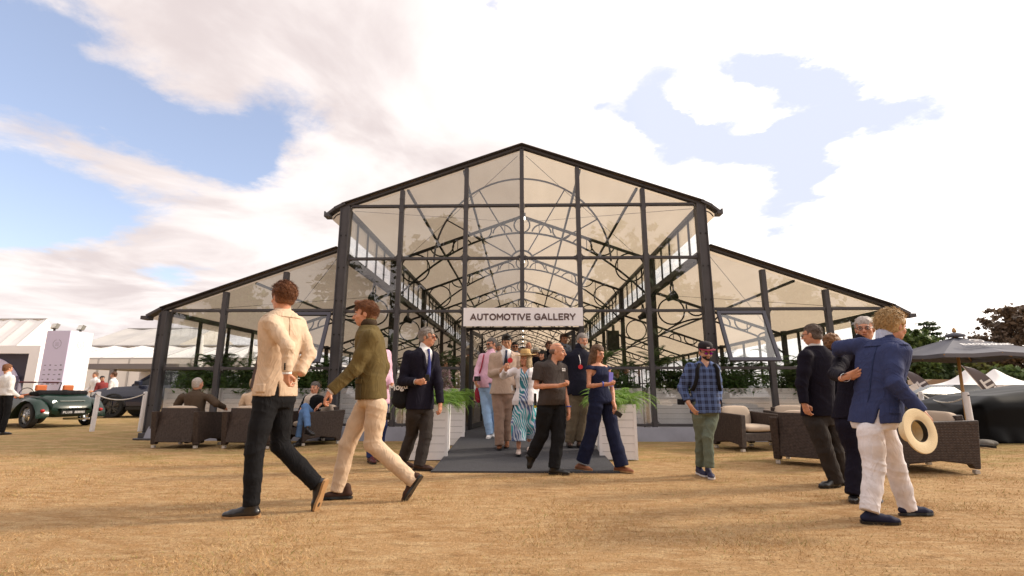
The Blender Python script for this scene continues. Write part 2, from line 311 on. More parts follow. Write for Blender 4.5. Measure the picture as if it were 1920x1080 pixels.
# ------------------------------------------------------------------ glass gallery
Y0 = 10.9; BAY = 4.85; NB = 11; Y1 = Y0+BAY*NB
def yk(k): return Y0+BAY*k-.4*(k > 0)
NE, NR, WO, WI, WX = 5.15, 6.6, 2.78, 4.13, 7.92     # nave eave, ridge; wing outer/inner eave, wing outer x
mfr = mat('grey_painted_steel', (.066, .063, .070), .45, .4, noise=.15, nscale=3)
mdk = mat('dark_painted_steel', (.022, .021, .022), .5, .3)
mgl = glassmat('window_glass', (.975, .98, .975), 0.0, 2.0)
mglc = glassmat('clerestory_glass', (.98, .985, .98), 0.0, .7)
def fabric_roof_mat():
    m = bpy.data.materials.new('translucent_roof_fabric'); m.use_nodes = True; t = m.node_tree; t.nodes.clear(); L = t.links.new
    o = N(t, 'ShaderNodeOutputMaterial'); d = N(t, 'ShaderNodeBsdfDiffuse'); tr = N(t, 'ShaderNodeBsdfTranslucent'); mx = N(t, 'ShaderNodeMixShader'); mx.inputs[0].default_value = .66
    tc = N(t, 'ShaderNodeTexCoord'); mp = N(t, 'ShaderNodeMapping'); mp.inputs['Scale'].default_value = (3, .35, .6); L(tc.outputs['Object'], mp.inputs[0])
    n = N(t, 'ShaderNodeTexNoise'); L(mp.outputs[0], n.inputs['Vector']); n.inputs['Scale'].default_value = 1.2; n.inputs['Detail'].default_value = 5
    c = N(t, 'ShaderNodeMix', data_type='RGBA'); L(n.outputs[0], c.inputs[0]); c.inputs[6].default_value = (.45, .37, .28, 1); c.inputs[7].default_value = (.54, .445, .34, 1)
    L(c.outputs[2], d.inputs[0]); L(c.outputs[2], tr.inputs[0]); L(d.outputs[0], mx.inputs[1]); L(tr.outputs[0], mx.inputs[2]); L(mx.outputs[0], o.inputs[0])
    bp = N(t, 'ShaderNodeBump'); bp.inputs['Strength'].default_value = .3; bp.inputs['Distance'].default_value = .1; L(n.outputs[0], bp.inputs['Height']); L(bp.outputs[0], d.inputs['Normal'])
    return m
mroof = fabric_roof_mat()
G = empty('glass_gallery', (0, Y0, 0), 0, 'large dark framed glass gallery hall with pitched cream fabric roof and two lower side wings', 'glasshouse')
def gp(mb, name, mats, **k):
    o = mb.build(name, mats, G, **k); o.matrix_parent_inverse = Matrix.Translation((0, -Y0, 0)); return o
def roofz(x):
    x = abs(x); return NR-(NR-NE)/4.0*x if x <= 4.0 else WI-(WI-WO)/(WX-4.0)*(x-4.0)
XN = [-4.0, -2.76, -1.28, 0, 1.28, 2.76, 4.0]; XW = [4.0, 5.3, 6.62, WX]
ZR = [.30, 1.48, 2.72, 3.92, 5.17]
# main posts
def post(x, z1, w_=.19):
    mb = MB(); mb.box(x-w_/2, x+w_/2, Y0-.1, Y0+.1, .02, z1)
    for s in (-1, 1): mb.box(x+s*w_/2-.012, x+s*w_/2+.012, Y0-.13, Y0-.1, .02, z1-.05)
    o = gp(mb, 'post', mfr, bevel=.006)
    b = MB()
    for z in np.arange(.7, z1-.2, .75):
        for s in (-1, 1): b.lathe([(.0, 0), (.018, 0), (.018, .012), (0, .014)], 6, (x+s*w_*.3, Y0-.103, z), M=Matrix.Rotation(R(90), 3, 'X'))
    q = b.build('bolt_heads', mdk, o); q['kind'] = 'stuff'
    p = MB(); p.box(x-.19, x+.19, Y0-.24, Y0+.24, .0, .035); p.box(x-.14, x+.14, Y0-.17, Y0+.17, .035, .14); gp(p, 'base_plate', mfr, bevel=.01)
for x in (-4.04, 4.04): post(x, 5.16)
for s in (-1, 1): post(s*WX, 2.74, .15)
# mullions
def mullion(x, z0, z1, w_=.095):
    mb = MB(); mb.box(x-w_/2, x+w_/2, Y0-.07, Y0+.05, z0, z1)
    for z in ZR:
        for dz in (-.16, .16):
            if z0 < z+dz < z1: mb.box(x-w_/2-.004, x+w_/2+.004, Y0-.076, Y0-.07, z+dz-.008, z+dz+.008)
    gp(mb, 'mullion', mfr, bevel=.004)
for x in XN[1:-1]: mullion(x, 2.74 if x == 0 else .22, roofz(x)-.05)
for s in (-1, 1):
    for x in XW[1:-1]: mullion(s*x, .22, roofz(x)-.06, .10)
# transoms
def transom(x0, x1, z, h=.055):
    mb = MB(); mb.box(x0, x1, Y0-.055, Y0+.04, z-h/2, z+h/2); gp(mb, 'transom', mfr, bevel=.003)
for i in range(6):
    a, b = XN[i]+.056, XN[i+1]-.056
    if i == 0: a = -3.92
    if i == 5: b = 3.92
    for z in ZR:
        if i in (2, 3) and z < 2.7: continue
        transom(a, b, z)
for s in (-1, 1):
    for i in range(3):
        a, b = XW[i]+(.17 if i == 0 else .062), XW[i+1]-(.13 if i == 2 else .062)
        for z in (.30, 1.48, 2.75): transom(*(sorted((s*a, s*b))), z, .06)
# gable rafters with overhang
for s in (-1, 1):
    mb = MB(); mb.bar((0, Y0-.02, NR), (s*4.05, Y0-.02, roofz(4)+.02), .12, .06); mb.bar((0, Y0-.06, NR+.05), (s*4.12, Y0-.06, roofz(4)+.055), .20, .022)
    mb.bar((s*4.05, Y0-.05, NE+.06), (s*4.28, Y0-.05, NE-.06), .2, .07); mb.bar((s*4.26, Y0-.05, NE-.05), (s*4.44, Y0-.05, NE-.2), .2, .06)
    mb.box(min(s*4.38, s*4.50), max(s*4.38, s*4.50), Y0-.17, Y0+.05, NE-.27, NE-.20); mb.box(min(s*4.47, s*4.5), max(s*4.47, s*4.5), Y0-.17, Y0+.05, NE-.2, NE-.14)
    gp(mb, 'gable_rafter', mfr, bevel=.006)
    mb = MB(); mb.tube([(s*(4.14+.22*math.cos(a)), Y0-.02, NE-.42+.27*math.sin(a)) for a in np.linspace(R(100), R(175) if 0 else R(30), 8)], .014, 6); gp(mb, 'eave_bracket', mfr)
    mb = MB(); mb.bar((s*4.14, Y0-.02, WI), (s*8.0, Y0-.02, roofz(8.0)), .12, .055); mb.bar((s*4.16, Y0-.06, WI+.05), (s*8.0, Y0-.06, roofz(8.0)+.055), .20, .02)
    mb.bar((s*7.98, Y0-.05, WO+.01), (s*8.28, Y0-.05, WO-.16), .2, .06); mb.box(min(s*8.24, s*8.38), max(s*8.24, s*8.38), Y0-.17, Y0+.05, WO-.24, WO-.16)
    gp(mb, 'wing_rafter', mfr, bevel=.006)
# glass panes of the front
def pane(poly, name='pane', y=Y0-.01, th=.008, m=None, par=None):
    mb = MB(); mb.ext(poly, 'y', y-th/2, y+th/2); return gp(mb, name, m or mgl) if par is None else None
for i in range(6):
    a, b = XN[i]+.05, XN[i+1]-.05
    for j in range(4):
        if i in (2, 3) and j < 2: continue
        pane([(a, ZR[j]+.03), (b, ZR[j]+.03), (b, ZR[j+1]-.03), (a, ZR[j+1]-.03)])
    z0 = ZR[4]+.03; za, zb = roofz(a)-.08, roofz(b)-.08
    if za < z0: a = -(NR-.08-z0)*4/(NR-NE); za = z0
    if zb < z0: b = (NR-.08-z0)*4/(NR-NE); zb = z0
    pts = [(a, z0), (b, z0)]
    if zb > z0+.01: pts.append((b, zb))
    if za > z0+.01: pts.append((a, za))
    pane(pts)
for s in (-1, 1):
    for i in range(3):
        a, b = XW[i]+.06+(.08 if i == 0 else 0), XW[i+1]-.06
        for z0, z1 in ((.33, 1.45), (1.52, 2.72)):
            if i == 0 and z0 > 1: continue
            pane([(s*a, z0), (s*b, z0), (s*b, z1), (s*a, z1)])
        zb = roofz(b)-.07; pts = [(s*a, 2.79), (s*b, 2.79)]
        pts = [(s*a, 2.79)]+([(s*b, 2.79), (s*b, zb)] if zb > 2.8 else [(s*(4+(WI-.07-2.79)/(WI-WO)*(WX-4)), 2.79)])+[(s*a, roofz(a)-.07)]
        pane(pts)
    # open top-hung window
    a, b = s*4.2, s*5.24; a, b = min(a, b), max(a, b); hx, hy = 1.2, R(24 if s > 0 else 22)
    M = Matrix.Translation((0, Y0-.07, 2.69)) @ Matrix.Rotation(-hy, 4, 'X')
    mb = MB(); f = .075
    for bx in ((a, a+f, -hx, 0), (b-f, b, -hx, 0), (a+f, b-f, -f, 0), (a+f, b-f, -hx, -hx+f)): mb.box(bx[0], bx[1], -.03, .03, bx[2], bx[3], M=M)
    fo = gp(mb, 'open_window', mat('blue_grey_frame', (.07, .07, .095), .4, .4), bevel=.004); fo['label'] = 'top hung window frame tilted open'
    mb = MB(); mb.box(a+f, b-f, -.004, .004, -hx+f, -f, M=M); q = mb.build('pane', mgl, fo); 
# rounded corners of the glazing frames
def corner_gussets():
    mb = MB(); r = .07
    def g(x, z, sx, sz):
        pts = [(x, z)]+[(x+sx*r*(1-math.sin(t)), z+sz*r*(1-math.cos(t))) for t in np.linspace(0, math.pi/2, 5)]
        mb.ext(pts, 'y', Y0-.05, Y0-.02)
    for i in range(6):
        a, b = XN[i]+.055, XN[i+1]-.055
        if i == 0: a = -3.92
        if i == 5: b = 3.92
        for j in range(4):
            if i in (2, 3) and j < 2: continue
            for x, sx in ((a, 1), (b, -1)):
                for z, sz in ((ZR[j]+.035, 1), (ZR[j+1]-.035, -1)): g(x, z, sx, sz)
    for s in (-1, 1):
        for i in range(3):
            a, b = XW[i]+(.17 if i == 0 else .062), XW[i+1]-(.13 if i == 2 else .062)
            for z0, z1 in ((.337, 1.443), (1.517, 2.713)):
                if i == 0 and z0 > 1: continue
                for x, sx in ((s*a, s), (s*b, -s)):
                    for z, sz in ((z0, 1), (z1, -1)): g(x, z, sx, sz)
    o = gp(mb, 'corner_gussets', mfr); o['kind'] = 'stuff'
corner_gussets()
# plinth skirt and inner floor
msk = mat('grey_plastic_skirt', (.23, .23, .27), .5, .4, noise=.12, nscale=2.5, bump=.9, bscale=3.5)
for a, b in ((-7.9, -4.2), (-3.85, -1.34), (1.34, 3.85), (4.2, 7.9)):
    n = 40; mb = MB(); vs = []
    for k in range(n+1):
        x = a+(b-a)*k/n; o_ = .03*mnoise.noise(Vector((x*3, 0, 1)))+.01*mnoise.noise(Vector((x*11, 0, 1)))
        vs += [(x, Y0-.10+.3*o_, .265), (x, Y0-.17+o_, .13), (x, Y0-.24-1.2*o_, -.02)]
    mb.add(vs, [(3*k+j, 3*k+3+j, 3*k+4+j, 3*k+1+j) for k in range(n) for j in range(2)])
    gp(mb, 'plinth_skirt', msk, smooth=True)
mb = MB(); mb.box(-WX, WX, Y0-.12, Y1, .0, .20); o = mb.build('gallery_floor', mcar); tag(o, 'dark carpeted floor inside the glass gallery', kind='structure')
# roof fabric, one sheet per bay and slope with a slight sag
def roof_sheet(xa, za, xb, zb, ya, yb, name='roof_panel'):
    mb = MB(); n, m = 8, 6; vs = []
    for j in range(m+1):
        for i in range(n+1):
            u, v = i/n, j/m; sag = -.05*math.sin(math.pi*v)*math.sin(math.pi*u)
            vs.append((xa+(xb-xa)*u, ya+(yb-ya)*v, za+(zb-za)*u+sag))
    mb.add(vs, [(j*(n+1)+i, j*(n+1)+i+1, (j+1)*(n+1)+i+1, (j+1)*(n+1)+i) for j in range(m) for i in range(n)])
    return gp(mb, name, mroof, smooth=True)
for k in range(NB):
    ya, yb = Y0-.1+BAY*k+(.1 if k else 0), Y0+BAY*(k+1)
    for s in (-1, 1):
        roof_sheet(0, NR+.06, s*4.1, roofz(4)+.03, ya, yb); roof_sheet(s*4.1, NE+.06, s*4.44, NE-.22, ya, yb, 'eave_panel')
        roof_sheet(s*4.1, WI+.05, s*8.0, roofz(8)+.05, ya, yb, 'wing_roof_panel'); roof_sheet(s*8.0, WO+.03, s*8.34, WO-.2, ya, yb, 'eave_panel')
# trusses
def ztop(x):
    return NR-.10-.3625*abs(x)
def zarch(x): return 5.95-.135*x*x
ring_cache = {}
def ring_mesh(r, a0=0, a1=360, t=.025):
    key = (r, a0, a1)
    if key not in ring_cache:
        mb = MB(); n = max(10, int(26*(a1-a0)/360)); full = (a1-a0) >= 360
        pts = [(r*math.cos(R(a0+(a1-a0)*i/(n if full else n-1))), 0, r*math.sin(R(a0+(a1-a0)*i/(n if full else n-1)))) for i in range(n)]
        mb.tube(pts, t, 5, closed=full); ring_cache[key] = mb.mesh('ring', mdk, True)
    return ring_cache[key]
def wtop(u): return WI-.12-(WI-WO)/(WX-4)*u
def wgap(u): return .30+1.15*max(0, 1-u/1.7)**1.7+.32*max(0, (u-2.9)/1.0)**1.5
def truss(y, k):
    mb = MB(); xs = np.linspace(-3.95, 3.95, 41)
    for s in (-1, 1): mb.bar((0, y, ztop(0)), (s*3.98, y, ztop(3.98)), .07, .08)
    mb.tube([(x, y, zarch(x)) for x in xs], .034, 6)
    for s in (-1, 1):
        mb.bar((s*4.05, y, wtop(0)), (s*7.9, y, wtop(3.9)), .06, .075)
        mb.tube([(s*(4.05+u), y, wtop(u)-wgap(u)) for u in np.linspace(0, 3.85, 24)], 0.028, 5)
        for x in (.55, 2.05, 3.0): mb.bar((s*x, y, zarch(x)), (s*x, y, ztop(x)), .02, .03)
        for u in (2.0, 2.8): mb.bar((s*(4.05+u), y, wtop(u)-wgap(u)), (s*(4.05+u), y, wtop(u)), .02, .03)
    t = gp(mb, 'truss', mdk)
    def ring(x, z, r, a0=0, a1=360):
        o = inst('ring', ring_mesh(r, a0, a1), t, (x, y, z))
    ring(0, ztop(0)-.29, .25)
    for s in (-1, 1):
        slope = -19.9*s
        ring(s*.62, zarch(.66)+.02, .31, 10-s*5, 170-s*5)
        ring(s*1.28, ztop(1.28), .30, 180-s*20, 360-s*20)
        ring(s*1.9, zarch(1.9), .31, -s*26, 180-s*26)
        ring(s*2.56, ztop(2.56), .38, 180-s*20, 360-s*20)
        ring(s*3.38, ztop(3.38)-.48, .45)
        ring(s*4.58, wtop(.5)-.44, .40)
        ring(s*5.35, wtop(1.3), .30, 180-s*19, 360-s*19)
        ring(s*6.1, wtop(2.05)-wgap(2.05), .24, -s*19, 180-s*19)
        ring(s*6.75, wtop(2.7), .26, 180-s*19, 360-s*19)
        ring(s*7.35, wtop(3.3)-wgap(3.3), .24, -s*19, 180-s*19)
for k in range(1, NB+1): truss(yk(k), k)
# inner columns, brackets, beams, clerestory
for k in range(1, NB+1):
    y = yk(k)
    for s in (-1, 1):
        mb = MB(); mb.box(s*4.05-.07, s*4.05+.07, y-.07, y+.07, .2, NE)
        for z in np.arange(.5, 4, .35): mb.box(s*4.05-.09, s*4.05+.09, y-.02, y+.02, z, z+.02)
        mw_ = MB(); mw_.box(s*WX-.06, s*WX+.06, y-.06, y+.06, .2, WO); gp(mw_, 'wing_column', mdk)
        mb.tube([(s*3.95-s*(0), y-.06-1.0*(1-math.cos(t)), 2.8+1.1*math.sin(t)) for t in np.linspace(0, R(88), 9)], .02, 5)
        mb.tube([(s*4.12, y+.06+1.0*(1-math.cos(t)), 2.8+1.1*math.sin(t)) for t in np.linspace(0, R(88), 9)], .02, 5)
        gp(mb, 'inner_column', mdk)
for s in (-1, 1):
    mb = MB(); mb.box(s*4.0-.06, s*4.0+.06, Y0+.12, Y1, 3.88, 4.07); gp(mb, 'eave_girder', mdk)
    mb = MB(); q_ = [(s*3.90+.02*math.sin(i*1.7), Y0+.2+i*.35, 3.86+.035*math.sin(i*2.3)+.02*math.sin(i*5.1)) for i in range(60)]; mb.tube(q_, .022, 5); mb.tube([(x-s*.05, y, z-.03) for x, y, z in q_], .014, 5); gp(mb, 'cable_run', mdk)
    mb = MB(); mb.box(s*4.02-.05, s*4.02+.05, Y0+.12, Y1, NE-.12, NE-.02); mb.box(s*(WX)-.05, s*WX+.05, Y0+.12, Y1, WO-.13, WO-.03)
    mb.box(s*WX-.03, s*WX+.03, Y0+.12, Y1, 1.45, 1.51); mb.box(s*WX-.04, s*WX+.04, Y0+.12, Y1, .2, .3)
    gp(mb, 'eave_beam', mdk)
    for k in range(NB):
        for q in range(6):
            y = Y0+BAY*k+BAY*q/6
            if q or k:
                mb = MB(); mb.box(s*4.03-.02, s*4.03+.02, y-.025, y+.025, 4.08, NE-.12); gp(mb, 'clerestory_bar', mdk)
            mb = MB(); mb.box(s*4.05-.004, s*4.05+.004, y+.03, y+BAY/6-.03, 4.08, NE-.13); gp(mb, 'clerestory_pane', mglc)
        for q in range(4):
            y = Y0+BAY*k+BAY*q/4
            if q:
                mb = MB(); mb.box(s*WX-.03, s*WX+.03, y-.03, y+.03, .3, WO-.13); gp(mb, 'side_mullion', mdk)
            if k < 6:
                for z0, z1 in ((.3, 1.45), (1.51, WO-.13)):
                    mb = MB(); mb.box(s*WX-.004, s*WX+.004, y+.03, y+BAY/4-.03, z0, z1); gp(mb, 'side_pane', mglc)
# purlins
for s in (-1, 1):
    for x in (1.35, 2.65):
        mb = MB(); mb.bar((s*x, Y0+.05, roofz(x)-.06), (s*x, Y1, roofz(x)-.06), .055, .055); gp(mb, 'purlin', mdk)
    for x in (6.0,):
        mb = MB(); mb.bar((s*x, Y0+.05, roofz(x)-.06), (s*x, Y1, roofz(x)-.06), .05, .05); gp(mb, 'purlin', mdk)
mb = MB(); mb.bar((0, Y0+.05, NR-.05), (0, Y1, NR-.05), .06, .06); gp(mb, 'ridge_beam', mdk)
# bracing wires
mb = MB()
for s in (-1, 1):
    for a, b in (((.1*s, Y0+.1, 6.45), (3.9*s, Y0+BAY, 5.1)), ((3.9*s, Y0+.1, 5.1), (.1*s, Y0+BAY, 6.45)), ((4.2*s, Y0+.1, 4.0), (7.8*s, Y0+BAY, 2.75)), ((7.8*s, Y0+.1, 2.75), (4.2*s, Y0+BAY, 4.0))):
        mb.tube([a, b], .006, 4)
gp(mb, 'bracing_wires', mdk)
# sunburst arch just behind the gable glass
def sunburst():
    mb = MB(); cy, cz, r0, r1 = Y0+.35, 3.93, .27, 2.05
    def arc(r, t): mb.tube([(r*math.cos(a), cy, cz+r*math.sin(a)) for a in np.linspace(0, math.pi, 40)], t, 6)
    arc(r1, .022); arc(r0, .022)
    for d in (30, 60, 90, 120, 150): c, s_ = math.cos(R(d)), math.sin(R(d)); mb.tube([(r0*c, cy, cz+r0*s_), (r1*c, cy, cz+r1*s_)], .016, 6)
    gp(mb, 'sunburst_arch', mfr)
sunburst()
# doors folded back, frame under sign
for s in (-1, 1):
    x = s*1.12; mb = MB(); mb.box(x-.03, x+.03, Y0-.05, Y0+.03, .2, 2.33); mb.box(min(x, s*1.225), max(x, s*1.225), Y0-.03, Y0+.02, 2.3, 2.36); gp(mb, 'door_post', mdk)
    M = Matrix.Translation((s*1.1, Y0+.05, 0)) @ Matrix.Rotation(s*R(8), 4, 'Z'); mb = MB()
    for bx in ((0, .06, .22, 2.3), (1.0, 1.06, .22, 2.3), (.06, 1.0, .22, .32), (.06, 1.0, 2.22, 2.3), (.06, 1.0, 1.25, 1.30)): mb.box(-.02, .02, bx[0], bx[1], bx[2], bx[3], M=M)
    d = gp(mb, 'door', mdk); mb = MB(); mb.box(-.004, .004, .06, 1.0, .32, 2.22, M=M); mb.build('pane', mglc, d)
    mb = MB(); mb.tube([M @ Vector(p) for p in ((-.02, .9, 1.1), (-.07, .9, 1.1), (-.07, .9, 1.5), (-.02, .9, 1.5))], .012, 6); mb.build('handle', mat('brushed_steel', (.6, .6, .6), .3, metal=1), d)
mb = MB(); mb.box(-1.22, 1.22, Y0-.05, Y0+.03, 2.30, 2.36); gp(mb, 'door_head', mdk)
# rear gable
mb = MB()
for x in XN: mb.box(x-.06, x+.06, Y1-.06, Y1+.06, .2, roofz(x)-.1)
for z in (1.48, 2.72, 3.92, 5.1): mb.box(-4, 4, Y1-.05, Y1+.05, z-.04, z+.04)
gp(mb, 'rear_gable_frame', mdk)
mb = MB(); mb.ext([(-4, .2), (4, .2), (4, NE), (0, NR), (-4, NE)], 'y', Y1+.08, Y1+.1); gp(mb, 'rear_gable_cloth', mroof)
# sign
sg = empty('entrance_sign', (0, Y0-.2, 2.56), 0, 'white rectangular sign with brown capital letters hung over the open entrance', 'sign')
mb = MB(); mb.box(-1.27, 1.30, -.015, .02, -.20, .20); mb.build('sign_board', mat('sign_white', (.92, .90, .94), .5, .3), sg, bevel=.004)
tm, wd = block_text('AUTOMOTIVE GALLERY', .148, .031, mat('sign_lettering', (.13, .085, .085), .6))
o = inst('lettering', tm, sg, (0.01, -.019, .0), (R(90), 0, 0), (2.24/wd, 1, 1))
# lamps under the lattice beams
def spot_lamp(x, y, z, yaw, label, big=1.0):
    e = empty('spot_lamp', (x, y, z), yaw, label, 'stage lamp')
    mb = MB(); mb.box(-.015, .015, -.12, -.09, -.02, .26); mb.box(-.015, .015, .09, .12, -.02, .26); mb.box(-.015, .015, -.12, .12, .26, .28); mb.box(-.03, .03, -.03, .03, .28, .36); mb.build('yoke', mdk, e)
    M = Matrix.Rotation(R(62), 3, 'Y'); b = MB(); b.lathe([(.02, -.16), (.07, -.15), (.085, -.05), (.10, .0), (.125, .10), (.12, .10), (.09, .0)], 14, M=M); b.build('housing', mdk, e, smooth=True, auto=35)
    l = MB(); l.lathe([(0, .085), (.112, .085), (.112, .09), (0, .095)], 14, M=M)
    m = mat('lamp_lens', (1, 1, 1), .2); 
    m.node_tree.nodes['Principled BSDF'].inputs['Emission Color'].default_value = (1, .95, .85, 1); m.node_tree.nodes['Principled BSDF'].inputs['Emission Strength'].default_value = 3.0
    l.build('lens', m, e)
    return e
spot_lamp(3.72, 12.3, 3.30, 0, 'black stage lamp with lit lens under the right lattice beam, nearest the front')
spot_lamp(-3.72, 12.3, 3.30, math.pi, 'black stage lamp under the left lattice beam, nearest the front')
for i, (x, y) in enumerate(((3.7, 15.3), (-3.7, 16.0), (3.7, 20.3), (-3.7, 20.8), (3.7, 25.3), (-3.7, 25.6))):
    e = spot_lamp(x, y, 3.25, 0 if x > 0 else math.pi, '%s black stage lamp from the front under the %s lattice beam' % (('second', 'third', 'fourth')[i//2], 'right' if x > 0 else 'left'))
def speaker(x, y, z, lab):
    e = empty('loudspeaker', (x, y, z), 0, lab, 'loudspeaker'); mb = MB(); mb.box(-.22, .22, -.18, .18, -.38, .38); mb.build('cabinet', mdk, e, bevel=.015)
    mb = MB(); mb.box(-.19, .19, -.195, -.181, -.35, .35); mb.build('grille', mat('speaker_grille', (.03, .03, .03), .8), e); mb = MB(); mb.box(-.02, .02, -.02, .02, .38, .75); mb.build('bracket', mdk, e)
speaker(-3.1, 16.2, 2.55, 'black loudspeaker hanging behind the grey haired man in sunglasses, left of the entrance')
speaker(3.5, 19.5, 2.9, 'black loudspeaker hanging inside the gallery right of the entrance')
for i in range(9):
    y = Y0+3.2+4.5*i; e = MB(); e.box(-.05, .05, -.05, .05, -.02, .1); e.box(-.04, .04, -.04, .04, -.09, -.02, mi=1); o = e.build('pendant_lamp', [mdk, MATS['lamp_lens']]); o.location = (.06, y, 6.05 if i == 0 else 5.9); tag(o, ('lit pendant lamp nearest the front in the row under the ridge', 'second lit pendant lamp from the front under the ridge', 'third lit pendant lamp from the front under the ridge')[i] if i < 3 else 'tiny lit pendant lamp far back in the row under the ridge', 'lamp', 'far pendant lamps under the ridge' if i > 2 else 'front pendant lamps under the ridge')
    mb = MB(); mb.box(-.006, .006, -.006, .006, .1, .45); mb.build('rod', mdk, o)
# ------------------------------------------------------------------ signed distance modelling for people
def V(*a): return np.array(a, dtype=np.float64)
class Field:
    def __init__(s, lo, hi, h):
        s.h = h; s.lo = np.array(lo, float)-3*h; s.n = np.maximum(6, np.ceil((np.array(hi)+3*h-s.lo)/h).astype(int)+1)
        s.ax = [(s.lo[i]+h*np.arange(s.n[i])).astype(np.float32) for i in range(3)]
        s.D = np.full(s.n, .5, np.float32)
    def sl(s, lo, hi):
        a = np.clip(np.floor((np.array(lo)-s.lo)/s.h).astype(int), 0, s.n); b = np.clip(np.ceil((np.array(hi)-s.lo)/s.h).astype(int)+1, 0, s.n)
        if np.any(b <= a): return None
        return tuple(slice(a[i], b[i]) for i in range(3))
    def grid(s, q): return s.ax[0][q[0]][:, None, None], s.ax[1][q[1]][None, :, None], s.ax[2][q[2]][None, None, :]
    def put(s, q, d, k, sub=False):
        A = s.D[q]
        if sub: d = -d; 
        if k > 0:
            hh = np.clip(.5+.5*((d-A) if not sub else (A-d))/k, 0, 1)
            r = (d+(A-d)*hh-k*hh*(1-hh)) if not sub else (d+(A-d)*hh+k*hh*(1-hh))
        else: r = np.minimum(A, d) if not sub else np.maximum(A, d)
        s.D[q] = r
    def cone(s, a, b, ra, rb, k=.02, flat=None, sub=False):
        a = np.array(a, float); b = np.array(b, float); m = max(ra, rb)+k+3*s.h
        q = s.sl(np.minimum(a, b)-m, np.maximum(a, b)+m)
        if q is None: return
        X, Y, Z = s.grid(q); ab = b-a; L = max(1e-9, float(ab@ab))
        t = np.clip(((X-a[0])*ab[0]+(Y-a[1])*ab[1]+(Z-a[2])*ab[2])/L, 0, 1)
        qx, qy, qz = X-a[0]-t*ab[0], Y-a[1]-t*ab[1], Z-a[2]-t*ab[2]; d2 = qx*qx+qy*qy+qz*qz
        if flat is not None:
            f, sc = flat; w_ = qx*f[0]+qy*f[1]+qz*f[2]; d2 = d2+(sc*sc-1)*w_*w_
        s.put(q, (np.sqrt(d2)-(ra+(rb-ra)*t)).astype(np.float32), k, sub)
    def chain(s, pts, rs, k=.02, **kw):
        for i in range(len(pts)-1): s.cone(pts[i], pts[i+1], rs[i], rs[i+1], k, **kw)
    def ell(s, c, r, M=None, k=.02, sub=False):
        c = np.array(c, float); m = max(r)+k+3*s.h; q = s.sl(c-m, c+m)
        if q is None: return
        X, Y, Z = s.grid(q); X = X-c[0]; Y = Y-c[1]; Z = Z-c[2]
        if M is None: u, v, w_ = X, Y, Z
        else: u = X*M[0][0]+Y*M[1][0]+Z*M[2][0]; v = X*M[0][1]+Y*M[1][1]+Z*M[2][1]; w_ = X*M[0][2]+Y*M[1][2]+Z*M[2][2]
        l1 = np.sqrt((u/r[0])**2+(v/r[1])**2+(w_/r[2])**2); l2 = np.sqrt((u/r[0]**2)**2+(v/r[1]**2)**2+(w_/r[2]**2)**2)+1e-6
        s.put(q, (l1*(l1-1)/l2).astype(np.float32), k, sub)
    def mesh(s, origin):
        D = s.D; S_ = D < 0; c = sum(S_[i:i+D.shape[0]-1, j:j+D.shape[1]-1, k:k+D.shape[2]-1].astype(np.int8) for i in (0, 1) for j in (0, 1) for k in (0, 1))
        idx = np.argwhere((c > 0) & (c < 8)); 
        if len(idx) == 0: return np.zeros((0, 3)), np.zeros((0, 4), int)
        pos = np.zeros((len(idx), 3)); cnt = np.zeros(len(idx)); O = [(i, j, k) for i in (0, 1) for j in (0, 1) for k in (0, 1)]
        val = {o: D[idx[:, 0]+o[0], idx[:, 1]+o[1], idx[:, 2]+o[2]] for o in O}
        for o in O:
            for ax in range(3):
                if o[ax]: continue
                p = list(o); p[ax] = 1; p = tuple(p); a, b = val[o], val[p]; cr = (a < 0) != (b < 0); t = np.where(cr, a/np.where(a-b == 0, 1, a-b), 0)
                e = np.array(o, float)[None, :]*np.ones((len(idx), 1)); e[:, ax] = t; pos += e*cr[:, None]; cnt += cr
        verts = s.lo+s.h*(idx+pos/cnt[:, None])-np.array(origin)
        vid = np.full(np.array(D.shape)-1, -1, np.int64); vid[idx[:, 0], idx[:, 1], idx[:, 2]] = np.arange(len(idx)); F = []
        for ax in range(3):
            o1, o2 = [a for a in range(3) if a != ax]
            def shp(A, d): 
                sl_ = [slice(None)]*3; sl_[ax] = slice(d, A.shape[ax]-1+d); sl_[o1] = slice(1, -1); sl_[o2] = slice(1, -1); return A[tuple(sl_)]
            a_, b_ = shp(S_, 0), shp(S_, 1); e = np.argwhere(a_ != b_)
            if not len(e): continue
            base = e.copy(); base[:, o1] += 1; base[:, o2] += 1; sg_ = a_[e[:, 0], e[:, 1], e[:, 2]]
            def g(d1, d2):
                q = base.copy(); q[:, o1] -= d1; q[:, o2] -= d2; return vid[q[:, 0], q[:, 1], q[:, 2]]
            qd = np.stack([g(1, 1), g(0, 1), g(0, 0), g(1, 0)], 1)
            flip = sg_ if ax != 1 else ~sg_
            qd[~flip] = qd[~flip][:, ::-1]; F.append(qd)
        F = np.concatenate(F); F = F[(F >= 0).all(1)]
        return verts, F
